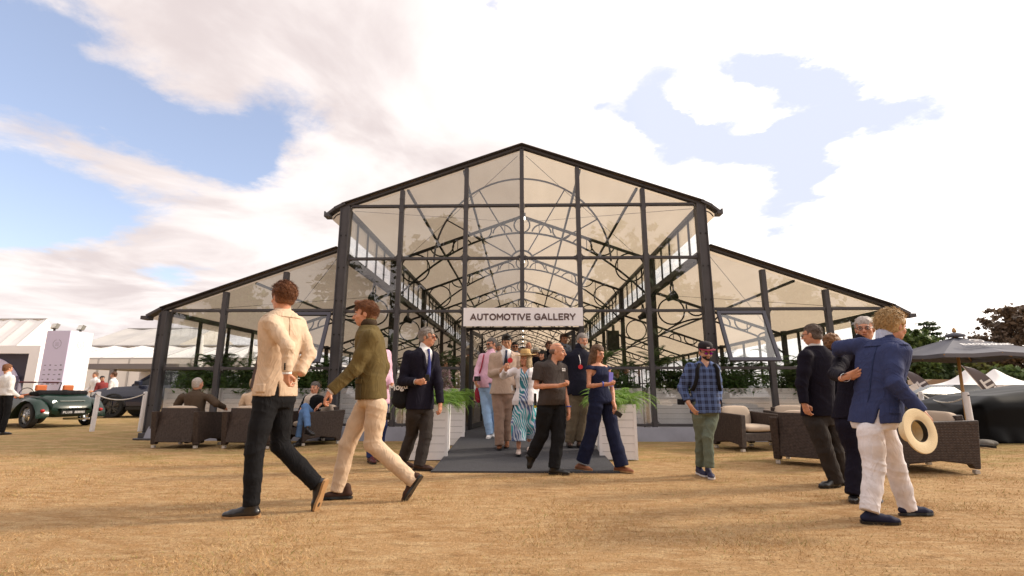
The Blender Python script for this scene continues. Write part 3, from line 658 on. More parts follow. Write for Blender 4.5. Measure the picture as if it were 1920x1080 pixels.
def sdf_obj(name, fields, m, parent, origin, smooth_it=1):
    Vs, Fs, o = [], [], 0
    for f in (fields if isinstance(fields, list) else [fields]):
        v, q = f.mesh(origin)
        if not len(v): continue
        for _ in range(smooth_it):     # one light Laplacian pass
            acc = np.zeros_like(v); n = np.zeros(len(v))
            for a in range(4):
                b = (a+1) % 4; np.add.at(acc, q[:, a], v[q[:, b]]); np.add.at(n, q[:, a], 1); np.add.at(acc, q[:, b], v[q[:, a]]); np.add.at(n, q[:, b], 1)
            v = .75*v+.25*acc/np.maximum(n, 1)[:, None]
        Vs.append(v); Fs.append(q+o); o += len(v)
    v = np.concatenate(Vs).astype(np.float32); q = np.concatenate(Fs).astype(np.int32)
    me = bpy.data.meshes.new(name); me.vertices.add(len(v)); me.vertices.foreach_set('co', v.ravel()); me.loops.add(4*len(q)); me.loops.foreach_set('vertex_index', q.ravel())
    me.polygons.add(len(q)); me.polygons.foreach_set('loop_start', np.arange(0, 4*len(q), 4, dtype=np.int32)); me.polygons.foreach_set('loop_total', np.full(len(q), 4, np.int32))
    me.polygons.foreach_set('use_smooth', np.ones(len(q), bool)); me.materials.append(m); me.update(); me.validate()
    ob = bpy.data.objects.new(name, me); C.objects.link(ob); ob.parent = parent; return ob
def wav(X, Y, Z, f, seed):
    r = np.random.RandomState(seed); d = 0
    for i in range(4):
        a = r.normal(size=3); a /= np.linalg.norm(a); b = r.normal(size=3); b /= np.linalg.norm(b); ff = f*(.7+.5*i)
        d = d+np.sin(ff*(X*a[0]+Y*a[1]+Z*a[2])+1.7*np.sin(ff*.6*(X*b[0]+Y*b[1]+Z*b[2])+r.rand()*6)+r.rand()*6)/(1+.6*i)
    return d
def wrinkle(F, amp, f=14, seed=0, folds=()):
    q = (slice(None),)*3; X, Y, Z = F.grid(q); F.D += (amp*wav(X, Y, Z, f, seed)*.5).astype(np.float32)
    for c, rad, dr, fr, am in folds:
        q = F.sl(np.array(c)-2*rad, np.array(c)+2*rad)
        if q is None: continue
        X, Y, Z = F.grid(q); x, y, z = X-c[0], Y-c[1], Z-c[2]; g = np.exp(-(x*x+y*y+z*z)/(rad*rad*.7)); dr = np.array(dr)/np.linalg.norm(dr)
        sq = 1 if int(abs(c[0]*977+c[2]*331)) % 2 else -1; cr_ = np.cross(dr, (.3, .9, .2)); dr = dr+cr_*.55*sq; ph = fr*(x*dr[0]+y*dr[1]+z*dr[2])+2.6*np.sin(11*x+6*z+8*y+seed); F.D[q] -= (am*2.8*g*((1-np.abs(np.sin(ph*.5)))**3.0-.2)).astype(np.float32)
# ------------------------------------------------------------------ cloth and skin materials
def cloth(name, col, var=.12, weave=.35, rough=.9, sheen=0):
    if name in MATS: return MATS[name]
    m = mat(name, col, rough, .2, noise=var, nscale=9, bump=weave*.35, bscale=420, sheen=sheen); t = m.node_tree; L = t.links.new; b = t.nodes['Principled BSDF']; bp0 = [n for n in t.nodes if n.type == 'BUMP'][0]
    tc = N(t, 'ShaderNodeTexCoord'); mp = N(t, 'ShaderNodeMapping'); L(tc.outputs['Object'], mp.inputs[0]); mp.inputs['Scale'].default_value = (1, 1, .55); mp.inputs['Rotation'].default_value = (.5, .6, 0)
    n = N(t, 'ShaderNodeTexNoise'); L(mp.outputs[0], n.inputs['Vector']); n.inputs['Scale'].default_value = 7.5; n.inputs['Detail'].default_value = 2.5; n.inputs['Distortion'].default_value = 1.6
    rg = math_n(t, 'POWER', math_n(t, 'SUBTRACT', 1.0, math_n(t, 'ABSOLUTE', math_n(t, 'MULTIPLY', math_n(t, 'SUBTRACT', n.outputs[0], .5), 3.2)), clamp=True), 2.2)
    bp = N(t, 'ShaderNodeBump'); bp.inputs['Strength'].default_value = .55; bp.inputs['Distance'].default_value = .008; L(rg, bp.inputs['Height']); L(bp0.outputs[0], bp.inputs['Normal']); L(bp.outputs[0], b.inputs['Normal']); return m
def skin(name, col):
    if name in MATS: return MATS[name]
    m = mat(name, col, .5, .35, noise=.12, nscale=25, bump=.15, bscale=220); b = m.node_tree.nodes['Principled BSDF']
    b.inputs['Subsurface Weight'].default_value = .12; b.inputs['Subsurface Radius'].default_value = (.01, .004, .002); b.inputs['Subsurface Scale'].default_value = 1.0
    return m
SK_L = skin('fair_skin', (.60, .33, .22)); SK_R = skin('ruddy_skin', (.58, .28, .175)); SK_T = skin('tanned_skin', (.46, .235, .13))
def hairmat(name, col):
    return mat(name, tuple(c*.62 for c in col), .55, .35, col2=tuple(c*1.35 for c in col), nscale=70, bump=.8, bscale=130)
H_BR = hairmat('brown_hair', (.085, .035, .016)); H_AU = hairmat('auburn_hair', (.17, .065, .025)); H_GR = hairmat('grey_hair', (.24, .21, .19)); H_LG = hairmat('light_grey_hair', (.42, .37, .34))
H_BK = hairmat('black_hair', (.014, .011, .01)); H_BL = hairmat('blond_hair', (.52, .35, .17)); H_DB = hairmat('dark_blond_hair', (.40, .29, .16))
M_WH = cloth('white_cotton', (.74, .72, .72)); M_EYE = mat('eye_white', (.38, .34, .31), .4); M_IRIS = mat('dark_iris', (.02, .015, .01), .2); M_LIP = mat('lips', (.36, .13, .10), .5)
M_BLK = mat('black_plastic', (.012, .012, .013), .35, .5); M_LEATH = mat('black_leather', (.015, .014, .016), .3, .5, bump=.2, bscale=40, coat=.2); M_SOLE = mat('tan_leather_sole', (.42, .24, .11), .7)
class Person:
    def __init__(s, z, Y, label, hgt=1.8, h=.010, skin=None, floor=None):
        s.z = z; s.Y = Y; s.s = hgt/1.8; s.h = h; s.skin = skin or SK_L; s.g = 0.0 if floor is None else floor; s.label = label; s.J = {}; s.hands = []; s.sd = abs(hash(label)) % 1 + len(label)*7+int(Y*100) % 97
    def P(s, x, y, dy=0.0):
        return np.array(at(s.z[0]+x/s.z[2], s.z[1]+y/s.z[2], s.Y+dy))
    def px(s, x, y): return s.z[0]+x/s.z[2], s.z[1]+y/s.z[2]
    def start(s, head, neck, pelvis, yaw, shw=.162, hipw=.085, lean=(0, 0, 0), group=None):
        """head, neck, pelvis in zoom pixels (+dy)"""
        s.yaw = R(yaw); s.f = V(math.sin(s.yaw), -math.cos(s.yaw), 0); s.lat = V(math.cos(s.yaw), math.sin(s.yaw), 0); J = s.J
        J['head'] = s.P(*head); J['neck'] = s.P(*neck); J['pelvis'] = s.P(*pelvis); s.px_c = pelvis[0]
        top = J['neck']-V(0, 0, .062*s.s)
        J['shL'] = top+s.lat*shw*s.s; J['shR'] = top-s.lat*shw*s.s
        J['hipL'] = J['pelvis']+s.lat*hipw*s.s; J['hipR'] = J['pelvis']-s.lat*hipw*s.s
        base = J['pelvis'].copy(); base[2] = s.g; s.o = base
        s.root = empty('person', base, 0, s.label, 'person', group)
    def arm(s, side, elbow, wrist, tip=None, sh=None, palm=None, curl=.5, thumb=1, hand=True, spread=.0):
        J = s.J
        if sh is not None: J['sh'+side] = s.P(*sh)
        J['el'+side] = s.P(*elbow); J['wr'+side] = s.P(*wrist)
        # keep plausible segment lengths
        if tip is not None and hand:
            t = s.P(*tip); d = t-J['wr'+side]; d /= np.linalg.norm(d)
            n = np.array(palm, float) if palm is not None else (s.f*.2-s.lat*(1 if side == 'L' else -1)); n = n-d*(n@d); n /= np.linalg.norm(n)
            s.hands.append((J['wr'+side], d, n, curl, (1 if side == 'L' else -1)*thumb))
    def leg(s, side, knee, ankle, heel, toe, hip=None, planted=True, lift=0):
        J = s.J
        if hip is not None: J['hip'+side] = s.P(*hip)
        J['kn'+side] = s.P(*knee); J['an'+side] = s.P(*ankle); he = s.P(*heel); to = s.P(*toe)
        if planted: he[2] = s.g+lift; to[2] = s.g+lift
        v = to-he; n = np.linalg.norm(v); 
        if planted: L = .285*s.s; mid = (to+he)/2; v = v/n; he = mid-v*L/2; to = mid+v*L/2
        J['he'+side] = he; J['to'+side] = to
    # ---- torso profile
    def rings(s, off=0.0, wide=1.0, belly=0.0, female=False, hem=0.0, hemw=.0):
        J = s.J; k = s.s; a0 = np.array(J['pelvis']); a1 = np.array(J['neck']); Hh = a1[2]-a0[2]
        T = [(-.12, .165, .112), (.0, .172, .118), (.14, .168, .118), (.36, .148, .105), (.55, .158, .115), (.74, .176, .122), (.86, .180, .112), (.92, .160, .098), (.97, .11, .082), (1.02, .066, .068)]
        if female: T = [(-.12, .16, .115), (.0, .178, .122), (.14, .165, .115), (.36, .122, .09), (.55, .135, .10), (.70, .145, .122), (.86, .14, .095), (.96, .08, .066), (1.02, .05, .052)]
        out = []
        for t, a, b in T:
            c = a0+(a1-a0)*t; bow = .02*math.sin(math.pi*min(1, max(0, t)))*k; bl = belly*math.exp(-((t-.3)/.22)**2)
            c = c+s.f*(bl*.75-bow*.3)
            out.append([c[2], c[0], c[1], (a*wide)*k+off, b*k+off+bl*.6, s.yaw])
        if hem:
            z0 = out[0][0]; r0 = out[0][:]; r0[0] = z0-hem*k; r0[3] += hemw; r0[4] += hemw; out[1][3] += hemw*.6; out[1][4] += hemw*.6; out[0][3] += hemw*.8; out[0][4] += hemw*.8; out.insert(0, r0)
        return out
    def loft(s, F, rings, k=.03, z0=None, z1=None, ex=2.3, sub=False):
        Rg = np.array(rings); zs = Rg[:, 0]; z0 = zs[0] if z0 is None else z0; z1 = zs[-1] if z1 is None else z1
        m = Rg[:, 3:5].max()+.05; lo = V(Rg[:, 1].min()-m, Rg[:, 2].min()-m, z0-k-2*F.h); hi = V(Rg[:, 1].max()+m, Rg[:, 2].max()+m, z1+k+2*F.h)
        q = F.sl(lo, hi)
        if q is None: return
        X, Y, Z = F.grid(q); zz = Z.ravel()
        # smooth interpolation of the rings
        def ip(c): return np.interp(zz, zs, c)[None, None, :].astype(np.float32)
        cx, cy, a, b = ip(Rg[:, 1]), ip(Rg[:, 2]), ip(Rg[:, 3]), ip(Rg[:, 4]); ya = s.yaw
        u = (X-cx)*math.cos(ya)+(Y-cy)*math.sin(ya); v = (X-cx)*math.sin(ya)-(Y-cy)*math.cos(ya)
        d = ((np.abs(u/a)**ex+np.abs(v/b)**ex)**(1/ex)-1)*np.minimum(a, b)
        d = np.maximum(d, np.maximum(z0-Z, Z-z1)); F.put(q, d.astype(np.float32), k, sub)
    def surf(s, rg, t_z, u):
        Rg = np.array(rg); z = t_z; cx, cy, a, b = (np.interp(z, Rg[:, 0], Rg[:, c]) for c in (1, 2, 3, 4)); v = b*max(0, 1-abs(u/a)**2.3)**(1/2.3)
        return V(cx, cy, z)+s.lat*u+s.f*v
    def tz(s, t): return s.J['pelvis'][2]+(s.J['neck'][2]-s.J['pelvis'][2])*t
    def fieldbox(s, names, pad, h=None):
        P_ = np.array([s.J[n] for n in names if n in s.J]); return Field(P_.min(0)-pad, P_.max(0)+pad, h or s.h)
    # ---- body
    def body(s, female=False, belly=0.0):
        J, k = s.J, s.s; F = s.fieldbox(['neck', 'pelvis', 'shL', 'shR', 'elL', 'elR', 'wrL', 'wrR', 'knL', 'knR', 'anL', 'anR', 'hipL', 'hipR'], .2, max(.013, s.h))
        rb = s.rings(-.016, female=female, belly=belly*.8); rb[0][3] *= .5; rb[0][4] *= .5; rb[1][3] *= .82; rb[1][4] *= .82; s.loft(F, rb, .04, z0=s.tz(-.03))
        for a in 'LR':
            F.cone(J['neck']-V(0, 0, .03*k), J['sh'+a], .045*k, .048*k, .04)
            if 'el'+a in J: F.chain([J['sh'+a], J['el'+a], J['el'+a]*.7+J['wr'+a]*.3, J['wr'+a]], [x*k*(.85 if female else 1) for x in (.044, .034, .034, .027)], .02)
            if 'kn'+a in J: F.chain([J['hip'+a]-V(0, 0, .06*k), J['kn'+a], J['kn'+a]*.65+J['an'+a]*.35, J['an'+a]], [x*k for x in (.078, .050, .050, .034)], .03)
        fs = [F, s.head_field(female)]
        for hd in s.hands: fs.append(s.hand_field(*hd))
        s.bodyobj = sdf_obj('body', fs, s.skin, s.root, s.o)
        s.face()
    def headframe(s, yaw, pitch=0.0, roll=0.0):
        y = R(yaw); f = Vector((math.sin(y), -math.cos(y), 0)); l = Vector((math.cos(y), math.sin(y), 0)); p = R(pitch)
        f2 = f*math.cos(p)-Vector((0, 0, 1))*math.sin(p); up = Vector((0, 0, 1))*math.cos(p)+f*math.sin(p)
        if roll: q = Matrix.Rotation(R(roll), 3, f2); l = q @ l; up = q @ up
        s.M = np.array([[l.x, f2.x, up.x], [l.y, f2.y, up.y], [l.z, f2.z, up.z]]); s.hyaw = y
    def hp(s, x, y, z, sc=None): return s.J['head']+s.M @ (np.array([x, y, z])*(sc or s.s)*s.hs)
    hs = 1.0
    def head_field(s, female=False):
        c = s.J['head']; k = s.s*s.hs; h = min(s.h, .0075)*.9; F = Field(np.minimum(c-.17*k, s.J['neck']-.07*k), np.maximum(c+.17*k, s.J['neck']+.07*k), h); p = s.hp; M = s.M
        def r(*a): return [x*k for x in a]
        jw = .052 if female else .058
        F.ell(p(0, -.014, .032), r(.074, .094, .086), M, .01); F.ell(p(0, .028, -.035), r(jw, .064, .078), M, .03*k)
        F.ell(p(0, .055, -.083), r(.030, .026, .022), M, .025*k); F.ell(p(0, .0, -.055), r(.054, .055, .04), M, .03*k)
        F.cone(p(-.03, .080, .027), p(.03, .080, .027), .012*k, .012*k, .015*k)
        for sx in (-1, 1):
            F.ell(p(sx*.031, .100, .004), r(.017, .014, .012), M, .012*k, sub=True)
            F.ell(p(sx*.040, .062, -.022), r(.020, .022, .018), M, .02*k)
            F.ell(p(sx*.076, -.008, -.008), r(.009, .019, .031), M, .006*k)
        F.cone(p(0, .092, .012), p(0, .113, -.024), .0075*k, .0125*k, .010*k); F.cone(p(-.011, .098, -.028), p(.011, .098, -.028), .008*k, .008*k, .008*k)
        F.cone(p(-.018, .089, -.050), p(.018, .089, -.050), .007*k, .007*k, .008*k); F.cone(p(-.014, .088, -.060), p(.014, .088, -.060), .007*k, .007*k, .008*k)
        nk = (.047 if female else .056)*k; F.cone(p(0, -.022, -.05), s.J['neck']-V(0, 0, .02), nk, nk*1.08, .03*k)
        return F
    def face(s):
        p = s.hp; k = s.s*s.hs
        for sx in (-1, 1):
            mb = MB()
            def sph(c, r, mi, n=8):
                prof = [(r*math.sin(a), -r*math.cos(a)) for a in np.linspace(0, math.pi, n)]; mb.lathe([(max(0, a), b) for a, b in prof], 10, Vector(c-s.o), mi=mi, cap=False)
            sph(p(sx*.031, .0800, .005), .0108*k, 0); sph(p(sx*.031, .0850, .005), .0068*k, 1, 6)
            mb.build('eye', [M_EYE, M_IRIS], s.root, smooth=True)
            mb = MB(); mb.tube([Vector(p(sx*x, y, z)-s.o) for x, y, z in ((.014, .092, .022), (.030, .092, .028), (.046, .078, .024))], [.0035*k, .0045*k, .0025*k], 6)
            mb.build('eyebrow', s.browm if hasattr(s, 'browm') else H_BR, s.root)
        mb = MB(); mb.tube([Vector(p(x, y, z)-s.o) for x, y, z in ((-.022, .088, -.054), (-.01, .0975, -.053), (0, .0985, -.054), (.01, .0975, -.053), (.022, .088, -.054))], [.002*k, .0045*k, .005*k, .0045*k, .002*k], 6); mb.build('lips', M_LIP, s.root, smooth=True)
    def hand_field(s, w_, d, n, curl, sgn):
        k = s.s; sd = np.cross(d, n); F = Field(w_-.22*k+V(0, 0, 0), w_+.22*k, .0042 if s.h < .012 else .006); F = Field(np.minimum(w_, w_+d*.2*k)-.08*k, np.maximum(w_, w_+d*.2*k)+.08*k, .0042 if s.h < .012 else .006)
        def W(x, y, z): return w_+(sd*x*sgn+d*y+n*z)*k   # x towards the thumb side
        F.cone(w_-d*.03*k, W(0, .03, 0), .026*k, .026*k, .01)
        for i, (x, L) in enumerate(((.028, .070), (.010, .078), (-.009, .073), (-.026, .058))):
            F.cone(W(x*.6, .02, 0), W(x, .088-abs(i-1)*.004, 0), .017*k, .0115*k, .010*k)
            a = curl*(.8+.12*i); pos = np.array([x, .088-abs(i-1)*.004, 0.]); ang = a*.5; rr = .0098
            for j, fr in enumerate((.45, .32, .25)):
                nx = pos+np.array([x*.06, math.cos(ang)*L*fr, math.sin(ang)*L*fr]); F.cone(W(*pos), W(*nx), (rr)*k, (rr-.0009)*k, .004*k); pos = nx; rr -= .0009; ang += a
        t0, t1, t2 = (.018, .022, .006), (.044, .055, .016+.02*curl), (.046-.02*curl, .086, .022+.03*curl)
        F.chain([W(*t0), W(*t1), W(*t2)], [.015*k, .012*k, .0095*k], .006*k)
        return F
    # ---- garments
    def sleeves(s, F, r=(.068, .056, .044), upto=1.0, folds=None, k=.035, sides='LR', puff=0):
        J, q = s.J, s.s
        for a in sides:
            if 'el'+a not in J: continue
            F.cone(J['neck']-V(0, 0, .04*q)+(J['sh'+a]-J['neck'])*.2, J['sh'+a]-V(0, 0, .004), .045*q, r[0]*.80*q, .03)
            if upto <= .5:
                e = J['sh'+a]+(J['el'+a]-J['sh'+a])*upto*2; F.cone(J['sh'+a], e, r[0]*q, r[1]*q, k)
            else:
                w_ = J['el'+a]+(J['wr'+a]-J['el'+a])*(upto-.5)*2; m = J['sh'+a]*.45+J['el'+a]*.55
                F.chain([J['sh'+a], m, J['el'+a], w_], [r[0]*q, (r[0]*.4+r[1]*.6)*q, r[1]*q, r[2]*q], k)
            en = w_ if upto > .5 else e; dd_ = en-(J['el'+a] if upto > .5 else J['sh'+a]); dd_ /= np.linalg.norm(dd_); X, Y, Z = F.grid((slice(None),)*3); pl = (X-en[0])*dd_[0]+(Y-en[1])*dd_[1]+(Z-en[2])*dd_[2]-.004; near = ((X-en[0])**2+(Y-en[1])**2+(Z-en[2])**2) < (.10*q)**2
            F.D = np.where(near & (pl > -.03), np.maximum(F.D, pl), F.D).astype(np.float32)
            if folds is not None:
                ax = J['el'+a]-J['sh'+a]; folds.append((J['el'+a], .10*q, ax, 95, .0045)); folds.append((J['sh'+a], .10*q, ax+s.f*.1, 70, .003)); folds.append(((J['el'+a]+J['wr'+a])/2, .10*q, J['wr'+a]-J['el'+a], 80, .003))
    def top(s, name, m, off=.012, hem=.08, hemw=.01, upto=1.0, rs=(.072, .056, .042), belly=0., female=False, vopen=None, collar=.03, amp=.002, k=.035, wide=1.0, zbase=None, hempx=None, lapel=False, vent=False, sides='LR', ex=2.3, keep=None, z1=None):
        J, q = s.J, s.s; F = s.fieldbox(['neck', 'pelvis', 'shL', 'shR', 'elL', 'elR', 'wrL', 'wrR'], .26)
        rg = s.rings(off, wide, belly, female, hem, hemw)
        z0 = None if zbase is None else s.tz(zbase)
        if hempx is not None: z0 = s.P(s.px_c, hempx)[2]
        s.loft(F, rg, .035, z0=z0, ex=ex, z1=z1)
        folds = []
        s.sleeves(F, rs, upto, folds, k, sides)
        if collar:
            F.cone(J['neck']-V(0, 0, .02), J['neck']+V(0, 0, collar*q)+(J['head']-J['neck'])*.05, .066*q+off*.5, .060*q+off*.4, .012)
        if lapel and vopen:
            for sx in (-1, 1):
                pts = [s.surf(rg, s.tz(t), sx*u*q)+s.f*.004 for t, u in ((1.0, .045), (.86, .075), (.7, .06), (vopen[0]+.04, .018))]
                F.chain(pts, [.016*q, .026*q, .024*q, .010*q], .004, flat=(s.f, 2.2))
        # inner hollow under the hem
        rg2 = [r[:] for r in rg]
        for r in rg2: r[3] -= max(.016, 2*s.h); r[4] -= max(.016, 2*s.h)
        zz = (rg[0][0] if z0 is None else z0); s.loft(F, rg2, .004, z0=zz-.05, z1=zz+.03, sub=True)
        if vopen:
            tb, wt, wb = vopen; X, Y, Z = F.grid((slice(None),)*3); Rg = np.array(rg); zc = Z.ravel()
            cx = np.interp(zc, Rg[:, 0], Rg[:, 1])[None, None, :]; cy = np.interp(zc, Rg[:, 0], Rg[:, 2])[None, None, :]
            u = (X-cx)*s.lat[0]+(Y-cy)*s.lat[1]; v = (X-cx)*s.f[0]+(Y-cy)*s.f[1]
            tt = (Z-s.J['pelvis'][2])/(J['neck'][2]-J['pelvis'][2]); wd = np.where(tt > tb, (wt-wb)*np.clip((tt-tb)/(1-tb), 0, 1)+wb, wb)*q
            low = tt > (tb if wb <= 0 else -9); dd = np.maximum(np.abs(u)-wd, -v+.02); dd = np.where(low, dd, .2); F.D = np.maximum(F.D, -dd).astype(np.float32)
            if wb > 0 or True:
                pass
        if vent:
            X, Y, Z = F.grid((slice(None),)*3); Rg = np.array(rg); zc = Z.ravel(); cx = np.interp(zc, Rg[:, 0], Rg[:, 1])[None, None, :]; cy = np.interp(zc, Rg[:, 0], Rg[:, 2])[None, None, :]
            u = (X-cx)*s.lat[0]+(Y-cy)*s.lat[1]; v = (X-cx)*s.f[0]+(Y-cy)*s.f[1]; tp = s.tz(.22)
            dd = np.maximum(np.maximum(np.abs(u-vent)-.004-.10*np.clip(tp-Z, 0, 1), v+.02), Z-tp); F.D = np.maximum(F.D, -dd).astype(np.float32)
        folds.append((s.tz(.36)*V(0, 0, 1)+V(J['pelvis'][0], J['pelvis'][1], 0), .2*q, V(.3, .1, 1), 48, .003))
        wrinkle(F, amp, 13, s.sd, folds); 
        s.rg = rg
        return sdf_obj(name, F, m, s.root, s.o)
    def trousers(s, m, r=(.092, .070, .060), belly=0., female=False, hem=0.028, amp=.0016, name='trousers', wide=1.0, top_t=.2, off=.004):
        J, q = s.J, s.s; F = s.fieldbox(['pelvis', 'hipL', 'hipR', 'knL', 'knR', 'anL', 'anR'], .16)
        hi = F.ax[2][-1]
        F = Field(F.lo+3*F.h, V(F.ax[0][-1], F.ax[1][-1], max(hi, s.tz(top_t)+.03)), s.h)
        rg = s.rings(off, wide, belly*.6, female); rg[0][3] *= .82; rg[0][4] *= .8; s.loft(F, rg, .05, z0=s.tz(-.07), z1=s.tz(top_t)); folds = []
        for a in 'LR':
            if 'kn'+a not in J: continue
            kn, an = J['kn'+a], J['an'+a]; d = an-kn; d /= np.linalg.norm(d); en = an+d*hem
            G = J['hip'+a]; F.chain([G-V(0, 0, .03*q), G*.5+kn*.5, kn, kn*.5+en*.5, en], [r[0]*q, (r[0]*.55+r[1]*.45)*q, r[1]*q, (r[1]*.45+r[2]*.55)*q, r[2]*q], .022)
            # flat cuff
            X, Y, Z = F.grid((slice(None),)*3); pl = (X-en[0])*d[0]+(Y-en[1])*d[1]+(Z-en[2])*d[2]-.0; near = ((X-en[0])**2+(Y-en[1])**2+(Z-en[2])**2) < (.16*q)**2
            F.D = np.where(near, np.maximum(F.D, pl), F.D).astype(np.float32)
            ax = kn-G; folds += [(kn, .11*q, ax+s.f*.2, 85, .0055), (en-d*.06, .09*q, d+s.lat*.3, 95, .005), (G-V(0, 0, .03), .13*q, V(.5, .2, 1), 70, .004), (kn*.5+en*.5, .16*q, s.lat+.4*d, 55, .003), ((G+kn)/2, .16*q, s.lat*1+.5*ax, 50, .003)]
        wrinkle(F, amp, 11, s.sd+3, folds); return sdf_obj(name, F, m, s.root, s.o)
    def shoe(s, side, m, msole=None, name='shoe', low=False, lace=None):
        J, q = s.J, s.s; he, to, an = J['he'+side], J['to'+side], J['an'+side]; L = np.linalg.norm(to-he); d = (to-he)/L; up = an-he; up = up-d*(up@d); up /= np.linalg.norm(up); sd = np.cross(up, d)
        def W(x, y, z): return he+d*(y*L)+sd*x*q+up*z*q
        F = Field(np.minimum.reduce([he, to, an])-.08, np.maximum.reduce([he, to, an])+.08, min(s.h, .008)*.85); fl = (up, 1.25)
        F.chain([W(0, .13, .040), W(.0, .45, .036), W(.0, .72, .032), W(0, .90, .026)], [.036*q, .034*q, .041*q, .028*q], .012, flat=fl)
        top = W(0, .22, .085 if not low else .06); F.cone(top, W(0, .55, .05), .034*q, .026*q, .02)
        if not low: F.cone(W(0, .17, .05), W(0, .2, .10), .036*q, .036*q, .015)
        o = sdf_obj(name, F, m, s.root, s.o)
        out = [(-.030, .02), (-.036, .12), (-.030, .4), (-.043, .68), (-.036, .88), (-.012, .99), (.015, .99), (.038, .86), (.042, .68), (.030, .42), (.036, .12), (.028, .02), (0, -.01)]
        mb = MB(); a = [W(x, y, .0)-s.o for x, y in out]; b = [W(x, y, .020)-s.o for x, y in out]; n = len(out)
        mb.add(a+b, [tuple(range(n-1, -1, -1)), tuple(range(n, 2*n))]+[(i, (i+1) % n, n+(i+1) % n, n+i) for i in range(n)]); so = mb.build('sole', msole or M_BLK, o); so.matrix_parent_inverse = Matrix.Identity(4)
        return o
    def shoes(s, m, ms=None, **k):
        for a in 'LR':
            if 'to'+a in s.J: s.shoe(a, m, ms, **k)
    # ---- hair
    def hair(s, m, style='short', seed=0, vol=1.0, female=False):
        s_, k = s, s.s*s.hs; rng = np.random.RandomState(seed+s.sd % 50); c = s.J['head']; pad = .2*k if style in ('long', 'bob') else .17*k
        lo, hi = c-pad, c+pad
        if style in ('long', 'bob'): lo = lo-V(0, 0, .20*k)
        F = Field(lo, hi, min(s.h, .0085)*.85); p = s.hp; M = s.M
        def r(*a): return [x*k for x in a]
        bald = style == 'bald'
        if bald:
            F.ell(p(0, -.022, .002), r(.081, .092, .055), M, .01)
            F.ell(p(0, .0, .100), r(.10, .13, .072), M, .01, sub=True); F.ell(p(0, .095, .0), r(.09, .075, .12), M, .01, sub=True); F.ell(p(0, 0, -.115), r(.1, .14, .07), M, .01, sub=True)
            for sx in (-1, 1): F.ell(p(sx*.085, .01, -.012), r(.02, .022, .03), M, .004, sub=True)
            wrinkle(F, .003, 60, seed); return sdf_obj('hair', F, m, s.root, s.o)
        t = dict(short=.008, crop=.004, quiff=.010, curly=.014, long=.012, bob=.014, wavy=.012)[style]*vol
        F.ell(p(0, -.018, .036), r(.077+t, .094+t, .086+t), M, .01)
        F.ell(p(0, -.045, -.02), r(.070+t*.6, .062+t*.6, .075), M, .02*k)
        # carve the face
        F.ell(p(0, .125, -.03), r(.075, .075, .098), M, .012*k, sub=True); F.ell(p(0, .105, -.055), r(.10, .088, .085), M, .012*k, sub=True)
        F.ell(p(0, .0, -.135), r(.13, .16, .075), M, .015*k, sub=True)
        for sx in (-1, 1): F.ell(p(sx*.088, .002, -.014), r(.022, .024, .032), M, .006*k, sub=True); F.ell(p(sx*.072, .062, .028), r(.030, .040, .036), M, .008*k, sub=True)
        if style == 'quiff': F.chain([p(-.035, .058, .108), p(.0, .072, .124), p(.035, .058, .116)], r(.020, .022, .018), .02*k); F.ell(p(0, .02, .118), r(.055, .06, .024), M, .02*k)
        n = dict(short=130, crop=60, quiff=170, curly=190, long=120, bob=150, wavy=150)[style]; tl = dict(short=.030, crop=.012, quiff=.042, curly=.026, long=.05, bob=.05, wavy=.04)[style]; tr = dict(short=.008, crop=.006, quiff=.009, curly=.013, long=.008, bob=.010, wavy=.010)[style]
        for i in range(n):
            a = rng.rand()*2*math.pi; z = rng.uniform(-.62, 1); rr = math.sqrt(max(0, 1-z*z)); dx, dy, dz = rr*math.cos(a), rr*math.sin(a), z
            if dy > .25 and dz < .52: continue
            if abs(dx) > .7 and dy > -.35 and dz < .1: continue
            b = np.array([dx*(.076+t), -.018+dy*(.093+t), .034+dz*(.085+t)]); fl = np.array([dx*.4+rng.normal()*.4, (-.6 if style != 'quiff' else (.2 if dz > .4 else -.6))+rng.normal()*.3, -.7*(1-max(0, dz))+.25*rng.normal()]); fl /= np.linalg.norm(fl)
            e = b+fl*tl*(.5+rng.rand()); 
            if style == 'curly':
                F.ell(p(*b), [tr*k*(.8+.7*rng.rand())*q for q in (1, 1.2, .9)], M, .003*k); continue
            else:
                q_ = np.array([e[0]/(.077+t), (e[1]+.018)/(.094+t), (e[2]-.036)/(.086+t)]); l_ = np.linalg.norm(q_); lim = 1.05+.05*rng.rand()
                if l_ > lim: q_ *= lim/l_
                e = np.array([q_[0]*(.077+t), -.018+q_[1]*(.094+t), .036+q_[2]*(.086+t)])
            F.cone(p(*b), p(*e), tr*k*(.7+.6*rng.rand()), tr*(.8 if style == 'curly' else .4)*k, .004*k)
        if style in ('long', 'bob'):
            L = .25 if style == 'long' else .13
            for i in range(46):
                a = rng.uniform(-2.3, 2.3); x, y = math.sin(a)*.078, -.02-math.cos(a)*.085; ln = L*(.75+.35*rng.rand())
                pts = [p(x*.95, y*.9+.0, .03), p(x*1.12, y*1.02, -.05), p(x*1.15+rng.normal()*.008, y*1.05, -.05-ln*.5)-0, p(x*1.05+rng.normal()*.012, y*1.0+rng.normal()*.01, -.05-ln)]
                F.chain(pts, r(.014, .016, .014, .005), .006*k)
        wrinkle(F, .0022, 75, seed); return sdf_obj('hair', F, m, s.root, s.o)
